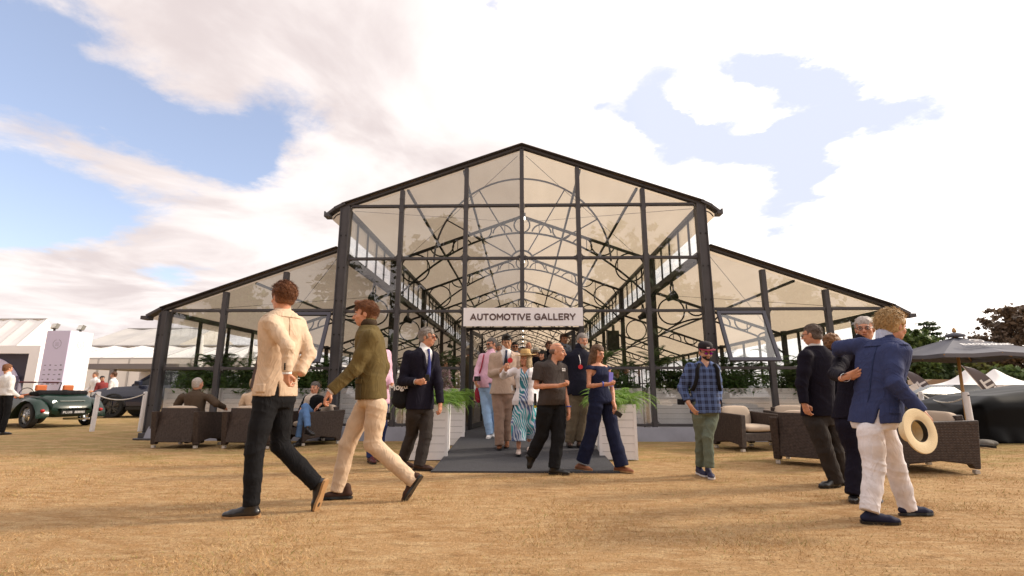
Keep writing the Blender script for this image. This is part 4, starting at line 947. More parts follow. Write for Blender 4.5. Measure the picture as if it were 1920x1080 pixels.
    def beard(s, m, full=True):
        k = s.s*s.hs; F = Field(s.J['head']-.15*k, s.J['head']+.15*k, min(s.h, .008)*.8); p = s.hp; M = s.M
        def r(*a): return [x*k for x in a]
        F.ell(p(0, .030, -.052), r(.061, .068, .066), M, .01); F.ell(p(0, .058, -.085), r(.034, .030, .026), M, .02*k)
        F.ell(p(0, .09, .01), r(.09, .09, .045), M, .01*k, sub=True); F.ell(p(0, .11, -.054), r(.024, .04, .009), M, .004*k, sub=True); F.ell(p(0, -.06, -.05), r(.1, .075, .12), M, .01*k, sub=True)
        F.ell(p(0, .115, -.02), r(.03, .04, .022), M, .004, sub=True)
        wrinkle(F, .0015, 90, 5); return sdf_obj('beard', F, m, s.root, s.o)
    def glasses(s, lens=None, frame=None, name='sunglasses', up=0.0, tint=None):
        p = s.hp; k = s.s*s.hs; mb = MB()
        for sx in (-1, 1):
            poly = []
            for a in np.linspace(0, 2*math.pi, 12, endpoint=False):
                poly.append((sx*.033+.0225*math.cos(a), .004+up+.017*math.sin(a)))
            A = [Vector(p(x, .101-.25*max(0, abs(x)-.03), z)-s.o) for x, z in poly]; B = [Vector(p(x, .104-.25*max(0, abs(x)-.03), z)-s.o) for x, z in poly]; n = len(A)
            mb.add(A+B, [tuple(range(n-1, -1, -1)), tuple(range(n, 2*n))]+[(i, (i+1) % n, n+(i+1) % n, n+i) for i in range(n)], 1)
            mb.tube(B, .0022*k, 5, closed=True); mb.tube([Vector(p(sx*.055, .094, .010+up)-s.o), Vector(p(sx*.074, .05, .012+up)-s.o), Vector(p(sx*.079, -.02, .008+up)-s.o)], .0024*k, 5)
        mb.tube([Vector(p(-.011, .103, .007+up)-s.o), Vector(p(.011, .103, .007+up)-s.o)], .0025*k, 5)
        mb.build(name, [frame or M_BLK, lens or mat('dark_lens', (.01, .008, .008), .05, .8, coat=.5)], s.root)
    def straps(s, name, pts, r, m, flat=None):
        mb = MB(); mb.tube([Vector(np.array(q)-s.o) for q in pts], r, 6); return mb.build(name, m, s.root, smooth=True)
    def collar(s, m, r=.066, h=.05):
        q = s.s; J = s.J; F = Field(J['neck']-.12, J['neck']+.14, s.h); F.cone(J['neck']-V(0, 0, .03), J['neck']+V(0, 0, h*q)+(J['head']-J['neck'])*.05, (r+.008)*q, r*q, .01)
        sdf_obj('shirt_collar', F, m, s.root, s.o)
    def patch(s, name, m, t0, t1, h0, h1, off=.004, rg=None, n=(6, 8)):
        rg = rg or s.rg; Rg = np.array(rg); vs = []
        for i in range(n[0]+1):
            z = s.tz(t0+(t1-t0)*i/n[0]); cx, cy, a, b = (np.interp(z, Rg[:, 0], Rg[:, c]) for c in (1, 2, 3, 4))
            for j in range(n[1]+1):
                th = R(h0+(h1-h0)*j/n[1]); c_, s_ = math.cos(th), math.sin(th); u = (a+off)*math.copysign(abs(c_)**(2/2.3), c_); v = (b+off)*math.copysign(abs(s_)**(2/2.3), s_); vs.append(V(cx, cy, z)+s.lat*u+s.f*v-s.o)
        mb = MB(); w_ = n[1]+1; mb.add(vs, [(i*w_+j, i*w_+j+1, (i+1)*w_+j+1, (i+1)*w_+j) for i in range(n[0]) for j in range(n[1])]); o = mb.build(name, m, s.root, smooth=True)
        md = o.modifiers.new('thickness', 'SOLIDIFY'); md.thickness = .004; md.offset = 0; return o
    def strands(s, m, n=500, L=.045, r=.0016, lift=.012, vol=1.0, curl=0.0, up=False, seed=1):
        k = s.s*s.hs; rng = np.random.RandomState(seed); t = .012*vol; mb = MB()
        for i in range(n):
            a = rng.rand()*6.283; z = rng.uniform(-.55, 1); rr = math.sqrt(max(0, 1-z*z)); dx, dy, dz = rr*math.cos(a), rr*math.sin(a), z
            if dy > .2 and dz < .5: continue
            if abs(dx) > .7 and dy > -.35 and dz < .05: continue
            pt = np.array([dx, dy, dz]); fl = np.array([dx*.5+rng.normal()*.35, (-.7 if not up or dz < .4 else .3)+rng.normal()*.3, -.8*(1-max(0, dz))+.15*rng.normal()]); fl -= pt*(fl@pt); fl /= np.linalg.norm(fl)+1e-6; pts = []
            for q in range(4):
                f = q/3; c_ = pt+fl*f*L/.09; c_ /= np.linalg.norm(c_); c_ = c_*(1+.03+lift/.09*f**2*rng.uniform(.2, 1)) + rng.normal(size=3)*curl*f
                pts.append(Vector(s.hp(c_[0]*(.077+t), -.018+c_[1]*(.094+t), .036+c_[2]*(.086+t))-s.o))
            mb.tube(pts, [r*k*1.3, r*k*1.2, r*k, r*k*.3], 4, caps=False)
        o = mb.build('hair_strands', m, s.root, smooth=True); o['kind'] = 'stuff'; return o
    def cuffs(s, m, sides='LR', L=.02, r=.034):
        mb = MB()
        for a in sides:
            w_ = s.J['wr'+a]; d = w_-s.J['el'+a]; d /= np.linalg.norm(d); mb.tube([Vector(w_-d*.02-s.o), Vector(w_+d*L*s.s-s.o)], r*s.s, 12, caps=False)
        return mb.build('shirt_cuff', m, s.root, smooth=False)
# ------------------------------------------------------------------ the people
def fl(z, x, y, zz=0.0):
    return gnd(z[0]+x/z[2], z[1]+y/z[2], zz).y
Z2 = (400, 520, 2.298); Z3 = (590, 540, 2.57); Z4 = (720, 600, 3.6); Z5 = (860, 600, 3.6); Z6 = (980, 620, 3.858); Z7 = (1200, 620, 3.725); Z8 = (1440, 570, 2.51); Z1 = (260, 640, 4.8)
M_BEIGE = cloth('cream_linen', (.62, .47, .34)); M_DKTR = cloth('black_cotton', (.0085, .0085, .010)); M_NAVY = cloth('midnight_wool', (.0085, .007, .016)); M_OLIVE = cloth('olive_waxed_cotton', (.115, .082, .030), .18)
M_CHINO = cloth('stone_chino', (.60, .45, .32)); M_CHAR = cloth('charcoal_wool', (.036, .030, .028)); M_BLUE = cloth('mid_blue_wool', (.036, .048, .125)); M_WTR = cloth('white_linen', (.74, .70, .72)); M_BRSH = mat('brown_suede', (.05, .022, .014), .8)
def man_beige():
    p = Person(Z2, 4.42, 'man in cream blazer and black trousers striding left with his back half turned', 1.86, .0085, SK_R)
    p.start((298, 88), (300, 150), (262, 535), -125); p.headframe(-122, 5)
    p.arm('L', (322, 300, -.22), (318, 405, -.20), (313, 480, -.16), sh=(252, 196, -.16), palm=(.5, .8, 0), curl=1.0)
    p.arm('R', (415, 330, .12), (375, 415, .02), None, sh=(366, 196, .12))
    p.leg('L', (178, 745, -.14), (163, 985, -.14), (197, 1040, -.12), (40, 1046, -.16), hip=(225, 545, -.08))
    p.leg('R', (288, 725, .08), (448, 895, .12), (492, 872, .10), (440, 1022, .12), hip=(295, 545, .08), planted=False)
    p.body(); p.trousers(M_DKTR, (.098, .073, .062), hem=.0); p.hair(H_AU, 'curly', 2, 1.25)
    j = p.top('blazer', M_BEIGE, .012, .0, .010, hempx=512, rs=(.060, .050, .043), vent=.05, collar=.022, amp=.003); dk = mat('dark_linen_seam', (.38, .27, .18), .9); p.patch('back_seam', dk, .25, .93, 269.5, 270.5, .005); p.patch('pocket_flap', M_BEIGE, .10, .19, 318, 352, .005); p.patch('collar_fold', M_BEIGE, .93, .99, 180, 360, .008); p.strands(H_AU, 1200, .05, .0016, .020, 1.7, .035, seed=4)  # back seam is a narrow strip of darker linen
    mb = MB()
    for i in range(4): q = p.J['wrL']-(p.J['wrL']-p.J['elL'])*(.08+.07*i)-V(0, .045, 0)-p.o; mb.lathe([(0, -.003), (.008, -.003), (.008, .003), (0, .003)], 8, Vector(q), M=Matrix.Rotation(R(90), 3, 'X'))
    o = mb.build('cuff_buttons', M_BLK, p.root); o['kind'] = 'stuff'
    p.cuffs(M_WH, 'L', .02, .037); p.shoes(M_LEATH, M_SOLE)
    e = MB(); e.box(-.11, .11, -.006, .006, -.16, .16); o = e.build('folder', mat('brown_card', (.06, .035, .03), .6), bevel=.003); o.location = at(487, 700, 4.62); o.rotation_euler = (0, R(16), R(-35)); tag(o, 'dark brown folder held in front of the man in the cream blazer', 'folder')
man_beige()
def man_olive():
    p = Person(Z3, 5.0, 'young man in olive waxed jacket and stone chinos striding left in profile', 1.86, .0085, SK_R)
    p.start((243, 128), (262, 190), (275, 545), -86); p.headframe(-80, 6)
    p.arm('L', (190, 395, -.22), (80, 495, -.30), (38, 552, -.32), sh=(268, 240, -.18), palm=(.6, .3, -.5), curl=.9)
    p.arm('R', (330, 380, .18), (300, 480, .14), None, sh=(285, 240, .16))
    p.leg('R', (158, 755, .02), (112, 965, .02), (146, 1025, .02), (60, 1035, -.02), hip=(245, 560, .06))
    p.leg('L', (278, 750, -.06), (470, 925, -.04), (520, 905, -.06), (432, 1038, -.06), hip=(300, 560, -.08), planted=False)
    p.body(); p.trousers(M_CHINO, (.100, .076, .064)); p.hair(H_AU, 'quiff', 5, 1.0)
    p.top('jacket', M_OLIVE, .020, .0, .004, hempx=536, rs=(0.076, 0.063, 0.054), collar=.055, amp=.0035); p.patch('side_pocket', mat('dark_olive_pocket', (.075, .055, .022), .9), .02, .24, 20, 62, .006); p.patch('pocket_flap', M_OLIVE, .23, .29, 16, 66, .010); p.strands(H_AU, 1200, .05, .0016, .020, 1.2, .015, True, 5)
    p.cuffs(M_WH, 'L', .02, .038); p.shoes(M_BRSH, M_BLK)
    # corduroy collar, pocket flap and stud
    mb = MB(); c = p.J['neck']-p.o; mb.lathe([(.080, -.01), (.084, .03), (.074, .062), (.066, .06), (.070, .0)], 20, Vector(c)+Vector((-.004, 0, .012))); mb.build('collar', mat('brown_corduroy', (.045, .028, .015), .9, bump=.5, bscale=150), p.root, smooth=True)
man_olive()
def man_sunglasses():
    p = Person(Z4, 6.85, 'grey haired man in dark double breasted blazer, tie and amber sunglasses walking right', 1.84, .010, SK_R)
    p.start((294, 118), (272, 195), (240, 600), 46); p.headframe(80, 4); p.hs = 1.03
    p.arm('R', (125, 415, -.12), (212, 418, -.28), (275, 415, -.30), sh=(165, 240, -.08), palm=(.2, .9, .3), curl=.9)
    p.arm('L', (368, 430, .0), (380, 560, -.06), (378, 628, -.08), sh=(335, 245, .10), palm=(-.8, .3, 0), curl=.6)
    p.leg('R', (190, 765, .12), (132, 930, .2), (110, 965, .2), (170, 975, .15), hip=(200, 620, -.04))
    p.leg('L', (280, 785, .0), (240, 975, -.06), (218, 1010, -.04), (310, 1018, -.10), hip=(285, 620, .06))
    p.browm = H_GR; p.body(); p.trousers(M_CHAR, (.100, .080, .074), hem=.02); p.hair(H_GR, 'wavy', 3, 1.0); p.strands(H_GR, 400, .045, .002, .012, 1.0, .01)
    p.top('shirt', M_WH, .004, -.1, 0, rs=(0.055, 0.045, 0.038), collar=.045, upto=.5)
    p.top('blazer', M_NAVY, .022, .0, .008, hempx=603, rs=(0.070, 0.059, 0.052), vopen=(.55, .085, 0), lapel=True, collar=.0)
    p.glasses(mat('amber_lens', (.25, .05, .01), .05, .8)); p.shoes(mat('brown_leather', (.05, .025, .018), .4)); p.cuffs(M_WH, 'R', .018, .036)
    rg = p.rings(.012); mb = MB(); pts = [p.surf(rg, p.tz(t), 0)+p.f*.012 for t in (.99, .9, .75, .6, .52)]; mb.tube([Vector(q-p.o) for q in pts], [.018, .012, .024, .030, .030], 8); mb.build('tie', cloth('blue_tie', (.05, .06, .22)), p.root, smooth=True)
    mb = MB(); c = Vector(p.P(292, 392, -.34)-p.o); mb.box(-.025, .025, -.012, .012, -.04, .045, M=Matrix.Translation(c)); mb.build('phone', M_BLK, p.root, bevel=.004)
    # shoulder bag
    o = Person(Z4, 6.85, '', 1.8); F = Field(o.P(118, 500, -.02)-.22, o.P(118, 500, -.02)+.22, .011); c = o.P(118, 505, -.02); F.ell(c, (.115, .09, .17), None, .01); F.ell(c-V(0, 0, .08), (.12, .10, .09), None, .04); wrinkle(F, .008, 22, 4)
    b = sdf_obj('shoulder_bag', F, cloth('black_canvas', (.012, .012, .014)), None, c); b.location = c; tag(b, 'black canvas shoulder bag with white script hanging beside the man in amber sunglasses', 'bag')
    tm = text_mesh('Mogu', .11, .003, .002); tm.materials.clear(); tm.materials.append(M_WH); inst('lettering', tm, b, (-.02, -.117, .10), (R(90), R(-8), 0))
man_sunglasses()
def man_polo():
    p = Person(Z6, 6.55, 'balding man in grey polo shirt and black trousers walking right off the carpet', 1.68, .010, SK_R)
    p.start((252, 155), (215, 222), (200, 540), 32, shw=.175); p.headframe(72, 6); p.hs = 1.06
    p.arm('R', (95, 405, -.08), (262, 398, -.30), (312, 388, -.32), sh=(118, 262, -.06), palm=(.1, .5, .8), curl=.8)
    p.arm('L', (308, 470, .10), (332, 565, .02), (342, 632, -.02), sh=(285, 275, .12), palm=(-.8, .2, 0), curl=.5)
    p.leg('R', (138, 755, .02), (72, 890, .08), (92, 915, .10), (50, 1000, .10), hip=(160, 560, -.04), planted=False)
    p.leg('L', (255, 775, -.02), (228, 980, -.06), (205, 1045, -.04), (325, 1052, -.10), hip=(250, 560, .04))
    p.body(belly=.06); p.trousers(M_DKTR, (.115, .088, .078), belly=.05); p.hair(mat('grey_stubble_hair', (.16, .10, .075), .8), 'bald', 3)
    p.top('polo_shirt', cloth('grey_pique', (.055, .044, .041)), .018, 0, .004, hempx=537, upto=.34, rs=(0.074, 0.075, 0.060), belly=.07, collar=.036, vopen=(.88, .05, 0))
    p.glasses(name='glasses_on_head', up=.075); p.shoes(M_BLK)
    rg = p.rfront = p.rings(.036, belly=.07); tm = text_mesh('SECURE\nEVENTS', .022, .0006, .001); tm.materials.clear(); tm.materials.append(M_WH); q = p.surf(rg, p.tz(.80), .09)-p.o; inst('chest_print', tm, p.root, Vector(q), (R(88), 0, p.yaw+R(18)))
    p.straps('wristband', [p.J['wrL']+V(.03*math.cos(a), .03*math.sin(a), .03) for a in np.linspace(0, 6.28, 10)], .007, mat('blue_band', (.05, .1, .5), .5))
    mb = MB(); c = Vector(p.P(88, 500, -.02)-p.o); mb.box(-.012, .02, -.03, .03, -.10, .08, M=Matrix.Translation(c)); mb.box(-.014, .021, -.031, .031, -.10, -.07, 1, M=Matrix.Translation(c)); mb.build('radio', [M_BLK, mat('yellow_label', (.6, .5, .05), .5)], p.root, bevel=.003)
man_polo()
def man_tall():
    g = .11; Y = fl(Z6, 400, 835, g); p = Person(Z6, Y, 'tall grey bearded man in navy shirt and khaki trousers with a red badge', 1.95, .012, SK_R, g)
    p.start((434, 75), (410, 140), (405, 480), 12, shw=.185); p.headframe(16, 8)
    p.arm('R', (320, 350, .05), (330, 470, -.05), (335, 540, -.05), sh=(320, 185, -.05), curl=.5); p.arm('L', (470, 330, .15), (450, 440, .0), None, sh=(468, 185, .1))
    p.leg('R', (360, 640, .0), (340, 800, -.02), (330, 825, .1), (345, 850, -.15), hip=(368, 500, 0)); p.leg('L', (430, 640, .05), (412, 790, 0), (405, 815, .1), (410, 845, -.15), hip=(435, 500, .03))
    p.browm = H_GR; p.body(belly=.04); p.trousers(cloth('khaki_cotton', (.16, .125, .085)), (.115, .088, .07)); p.hair(H_GR, 'short', 2, 1.1); p.beard(H_LG)
    p.top('shirt', cloth('navy_cotton', (.011, .011, .022)), .022, 0, .006, hempx=470, rs=(0.077, 0.063, 0.050), belly=.05, collar=.04); p.shoes(mat('brown_leather', (.05, .025, .018), .4))
    c = p.P(418, 262, -.22); p.straps('lanyard', [p.J['neck']+p.f*.06+V(-.05, 0, 0), c+V(0, 0, .1), c, ], .006, M_WH); mb = MB(); mb.lathe([(0, -.008), (.038, -.008), (.038, .008), (0, .008)], 16, Vector(c-p.o), M=Matrix.Rotation(R(90), 3, 'X')); mb.build('badge', mat('red_card', (.65, .04, .05), .5), p.root)
man_tall()
def woman_navy():
    p = Person(Z6, 6.72, 'young woman with long brown hair in sleeveless navy jumpsuit walking right', 1.68, .010, SK_R)
    p.start((543, 165), (540, 240), (565, 510), 30, shw=.145); p.headframe(38, 16); p.hs = .98
    p.arm('R', (478, 402, -.12), (592, 388, -.30), (668, 388, -.34), sh=(482, 278, -.08), palm=(.1, .3, .9), curl=.7); p.arm('L', (648, 430, .08), (660, 530, -.06), (682, 590, -.1), sh=(612, 278, .1), palm=(-.9, .2, 0), curl=.9)
    p.leg('R', (500, 730, -.02), (440, 930, .05), (412, 965, .08), (470, 975, .0), hip=(530, 530, -.06)); p.leg('L', (655, 750, .0), (712, 960, -.04), (690, 1010, -.02), (772, 1028, -.1), hip=(610, 530, .06), lift=.0)
    M = cloth('navy_crepe', (.012, .016, .046)); p.body(True); p.trousers(M, (.102, .088, .098), female=True, hem=.035, top_t=.45, amp=.003, name='jumpsuit_trousers', off=.012); p.hair(mat('brown_ombre_hair', (.05, .025, .013), .5, col2=(.17, .09, .045), nscale=40, bump=.8, bscale=120), 'long', 3)
    p.top('jumpsuit_top', M, .014, -.30, .006, upto=.02, rs=(0.050, 0.050, 0.040), female=True, collar=0, z1=p.tz(.93))
    for a in 'LR': p.shoe(a, mat('brown_sandal', (.30, .12, .06), .5), M_SOLE, 'sandal', low=True)
    p.straps('watch', [p.J['wrR']-V(.02, 0, 0)+V(0, .030*math.cos(a), .030*math.sin(a)) for a in np.linspace(0, 6.28, 10)], .008, mat('blue_band', (.05, .1, .5), .5))
    mb = MB(); c = Vector(p.P(690, 602, -.14)-p.o); mb.box(-.04, .05, -.012, .012, -.03, .03, M=Matrix.Translation(c) @ Matrix.Rotation(R(35), 4, 'Y')); mb.build('phone', M_BLK, p.root, bevel=.005)
    mb = MB(); c = at(*p.px(642, 352), 6.6); mb.box(-.05, .03, -.004, .004, -.09, .09); o = mb.build('brochure', mat('violet_card', (.13, .11, .42), .5)); o.location = c; o.rotation_euler = (0, R(4), R(40)); tag(o, 'violet brochure held by the woman in the navy jumpsuit', 'brochure')
woman_navy()
def man_suit():
    g = .09; Y = fl(Z5, 275, 870, g); p = Person(Z5, Y, 'dark haired man in pale beige suit and navy tie looking down at his phone', 1.86, .011, SK_T, g)
    p.start((325, 150), (318, 208), (295, 490), 8, shw=.17); p.headframe(5, 18)
    p.arm('R', (222, 365, -.02), (285, 345, -.26), (318, 312, -.30), sh=(235, 250, .0), palm=(.5, .6, 0), curl=1.0); p.arm('L', (415, 370, .08), (395, 450, -.05), None, sh=(392, 250, .03))
    p.leg('R', (272, 650, -.02), (275, 835, -.08), (277, 850, .08), (272, 878, -.16), hip=(265, 500, 0)); p.leg('L', (322, 650, .08), (325, 800, .15), (325, 815, .3), (322, 840, .05), hip=(325, 500, .0))
    MS = cloth('beige_suit_wool', (.47, .35, .28)); p.browm = H_BK; p.body(); p.trousers(cloth('dusty_beige_wool', (.33, .22, .17)), (.105, .08, .072)); p.hair(H_BK, 'quiff', 8, .8)
    p.top('shirt', M_WH, .006, -.1, 0, rs=(0.055, 0.045, 0.038), collar=.045, upto=.5); p.top('suit_jacket', MS, .022, .02, .012, hempx=500, rs=(0.072, 0.059, 0.050), vopen=(.42, .09, .0), lapel=True, collar=0, amp=.003)
    rg = p.rings(.014); mb = MB(); pts = [p.surf(rg, p.tz(t), 0)+p.f*.012 for t in (1.0, .93, .8, .62, .5)]; mb.tube([Vector(q-p.o) for q in pts], [.020, .014, .026, .034, .034], 8); mb.build('tie', cloth('navy_tie', (.03, .04, .08)), p.root, smooth=True)
    c = p.P(348, 272, -.17); mb = MB(); mb.lathe([(0, -.008), (.042, -.008), (.042, .008), (0, .008)], 16, Vector(c-p.o), M=Matrix.Rotation(R(90), 3, 'X')); mb.build('badge', mat('red_card', (.65, .04, .05), .5), p.root)
    mb = MB(); c = Vector(p.P(320, 282, -.34)-p.o); mb.box(-.018, .02, -.006, .006, -.05, .06, M=Matrix.Translation(c)); mb.build('phone', M_BLK, p.root, bevel=.004); p.shoes(mat('tan_brown_leather', (.16, .055, .02), .4))
man_suit()
def man_pink():
    g = .14; Y = fl(Z5, 205, 797, g); p = Person(Z5, Y, 'man in pink shirt and pale blue jeans with red shoulder strap and dark glasses', 1.88, .012, SK_R, g)
    p.start((222, 163), (218, 222), (192, 465), -30); p.headframe(-48, 10)
    p.arm('R', (128, 335, .0), (112, 412, -.15), (125, 450, -.18), sh=(160, 250, .05), palm=(.8, .5, 0), curl=.9); p.arm('L', (255, 340, -.12), (240, 430, -.15), None, sh=(262, 250, -.05))
    p.leg('R', (188, 620, .0), (210, 765, -.05), (215, 770, .1), (195, 798, -.15), hip=(178, 480, .03)); p.leg('L', (230, 600, .05), (240, 735, .2), (245, 745, .3), (238, 760, .1), hip=(215, 480, -.03))
    p.browm = H_BK; p.body(); p.trousers(cloth('pale_blue_denim', (.30, .45, .68)), (.105, .08, .066)); p.hair(mat('dark_grey_hair', (.06, .05, .045), .6, col2=(.16, .14, .13), nscale=60), 'crop', 2); p.beard(H_GR)
    p.top('shirt', cloth('pink_cotton', (.72, .44, .56)), .018, .0, .008, hempx=458, rs=(0.067, 0.053, 0.045), collar=.04, belly=.03, amp=.003); p.glasses(); p.shoes(M_WH, M_WH)
    rg = p.rings(.034, belly=.03); p.straps('red_strap', [p.surf(rg, p.tz(t), u) for t, u in ((.95, -.08), (.8, -.07), (.6, -.085), (.4, -.12), (.25, -.15))], .012, mat('red_webbing', (.35, .02, .05), .7))
    c = p.P(127, 395, -.24); mb = MB(); mb.box(-.06, .06, -.035, .035, -.045, .04, M=Matrix.Translation(Vector(c-p.o))); mb.lathe([(.035, 0), (.035, .09), (.028, .09), (.0, .08)], 14, Vector(c-p.o)+Vector((0, -.03, 0)), M=Matrix.Rotation(R(90), 3, 'X')); mb.build('camera', M_BLK, p.root, bevel=.004)
    F = Field(p.P(135, 500, .1)-.2, p.P(135, 500, .1)+.2, .012); F.ell(p.P(135, 500, .1), (.075, .06, .17), None, 0); b = sdf_obj('red_bag', F, MATS['red_webbing'], None, p.P(135, 500, .1)); b.location = p.P(135, 500, .1); tag(b, 'red bag hanging at the hip of the man in the pink shirt', 'bag')
man_pink()
def floral():
    m = bpy.data.materials.new('leaf_print_dress'); m.use_nodes = True; t = m.node_tree; b = t.nodes['Principled BSDF']; L = t.links.new; b.inputs['Roughness'].default_value = .7
    tc = N(t, 'ShaderNodeTexCoord'); mp = N(t, 'ShaderNodeMapping'); mp.inputs['Rotation'].default_value = (0, .6, 0); mp.inputs['Scale'].default_value = (5.5, 5.5, 3.2); L(tc.outputs['Object'], mp.inputs[0])
    ns = N(t, 'ShaderNodeTexNoise'); ns.inputs['Scale'].default_value = .8; L(mp.outputs[0], ns.inputs['Vector']); ad = N(t, 'ShaderNodeVectorMath', operation='MULTIPLY_ADD'); L(ns.outputs['Color'], ad.inputs[0]); ad.inputs[1].default_value = (1.4, 1.4, 1.4); L(mp.outputs[0], ad.inputs[2])
    w_ = N(t, 'ShaderNodeTexWave', wave_type='BANDS'); w_.inputs['Scale'].default_value = 1.6; w_.inputs['Distortion'].default_value = 3; L(ad.outputs[0], w_.inputs['Vector'])
    vo = N(t, 'ShaderNodeTexVoronoi'); vo.inputs['Scale'].default_value = 1.1; L(ad.outputs[0], vo.inputs['Vector']); sp = N(t, 'ShaderNodeSeparateColor'); L(vo.outputs['Color'], sp.inputs[0])
    cr = N(t, 'ShaderNodeValToRGB'); cr.color_ramp.interpolation = 'CONSTANT'; L(sp.outputs[0], cr.inputs[0]); e = cr.color_ramp.elements; e[0].color = (.02, .20, .27, 1); e[1].position = .3; e[1].color = (.10, .16, .34, 1)
    for ps, c in ((.55, (.42, .55, .72, 1)), (.75, (.05, .36, .42, 1))): q = e.new(ps); q.color = c
    mx = N(t, 'ShaderNodeMix', data_type='RGBA'); f = math_n(t, 'GREATER_THAN', w_.outputs[0], .62); L(f, mx.inputs[0]); L(cr.outputs[0], mx.inputs[6]); mx.inputs[7].default_value = (.62, .68, .78, 1); L(mx.outputs[2], b.inputs['Base Color']); return m
def straw_hat(p, m, band=None, brim=.155, name='straw_hat'):
    mb = MB(); k = p.s*p.hs; M = Matrix([list(r) for r in p.M]); prof = [(brim, .0), (brim*.99, .008), (.11, -.006), (.088, .004), (.086, .055), (.078, .095), (.05, .105), (.0, .098)]
    prof = [(r*k, z*k) for r, z in prof]; c = Vector(p.hp(0, -.010, .062)-p.o)
    vs = []; n = 28
    mb.lathe(prof, n, c, M=M @ Matrix.Rotation(R(-6), 3, 'X')); o = mb.build(name, m, p.root, smooth=True)
    mb = MB(); mb.lathe([(.0895*k, .004*k), (.0885*k, .03*k)], n, c, M=M @ Matrix.Rotation(R(-6), 3, 'X')); mb.build('hat_band', band or mat('hat_ribbon', (.25, .17, .08), .7), o); return o
M_STRAW = mat('straw_weave', (.55, .36, .15), .8, bump=.6, bscale=160, noise=.15, nscale=60)
def woman_floral():
    g = .07; Y = fl(Z5, 402, 910, g); p = Person(Z5, Y, 'blonde woman in straw hat, white jacket and blue leaf print dress', 1.66, .011, SK_R, g)
    p.start((450, 262), (455, 322), (450, 545), -15, shw=.145); p.headframe(-35, 0)
    p.arm('R', (300, 375, .0), (318, 340, -.2), (316, 305, -.26), sh=(375, 345, .0), palm=(.7, .5, 0), curl=.9); p.arm('L', (520, 470, .05), (505, 560, -.05), None, sh=(505, 345, .0))
    p.leg('R', (405, 700, .0), (405, 860, -.02), (405, 882, .1), (403, 915, -.1), hip=(425, 560, 0)); p.leg('L', (480, 700, .05), (474, 810, .2), (474, 835, .3), (478, 860, .1), hip=(475, 560, 0))
    fm = floral(); p.browm = H_DB; p.body(True); p.hair(H_DB, 'bob', 4); straw_hat(p, M_STRAW, None, .182)
    p.trousers(fm, (.12, .125, .115), female=True, top_t=.6, name='dress_skirt', amp=.005, off=.02, hem=-.09); p.top('dress_bodice', fm, .014, -.15, .006, upto=.2, rs=(0.060, 0.055, 0.050), female=True, collar=0, vopen=(.78, .06, 0))
    p.top('white_jacket', M_WTR, .030, .02, .02, hempx=575, rs=(0.062, 0.052, 0.046), female=True, vopen=(.0, .07, .075), collar=.0, amp=.004)
    for a in 'LR': p.shoe(a, mat('white_strap_sandal', (.62, .5, .45), .5), None, 'sandal', low=True)
woman_floral()
def plaid():
    m = bpy.data.materials.new('blue_plaid_flannel'); m.use_nodes = True; t = m.node_tree; b = t.nodes['Principled BSDF']; L = t.links.new; b.inputs['Roughness'].default_value = .9
    tc = N(t, 'ShaderNodeTexCoord'); sp = N(t, 'ShaderNodeSeparateXYZ'); L(tc.outputs['Object'], sp.inputs[0])
    def stripe(v, f, lo, hi): a = math_n(t, 'SINE', math_n(t, 'MULTIPLY', v, f)); n = N(t, 'ShaderNodeMapRange', interpolation_type='SMOOTHSTEP'); L(a, n.inputs[0]); n.inputs[1].default_value = lo; n.inputs[2].default_value = hi; return n.outputs[0]
    s_ = math_n(t, 'ADD', stripe(sp.outputs[0], 85, -.3, .5), stripe(sp.outputs[2], 85, -.3, .5)); s2 = math_n(t, 'ADD', stripe(sp.outputs[0], 255, .7, .95), stripe(sp.outputs[2], 255, .7, .95)); q = math_n(t, 'MULTIPLY_ADD', s2, .25, math_n(t, 'MULTIPLY', s_, .5), clamp=True)
    mx = N(t, 'ShaderNodeMix', data_type='RGBA'); L(q, mx.inputs[0]); mx.inputs[6].default_value = (.012, .017, .05, 1); mx.inputs[7].default_value = (.10, .155, .34, 1); L(mx.outputs[2], b.inputs['Base Color']); return m
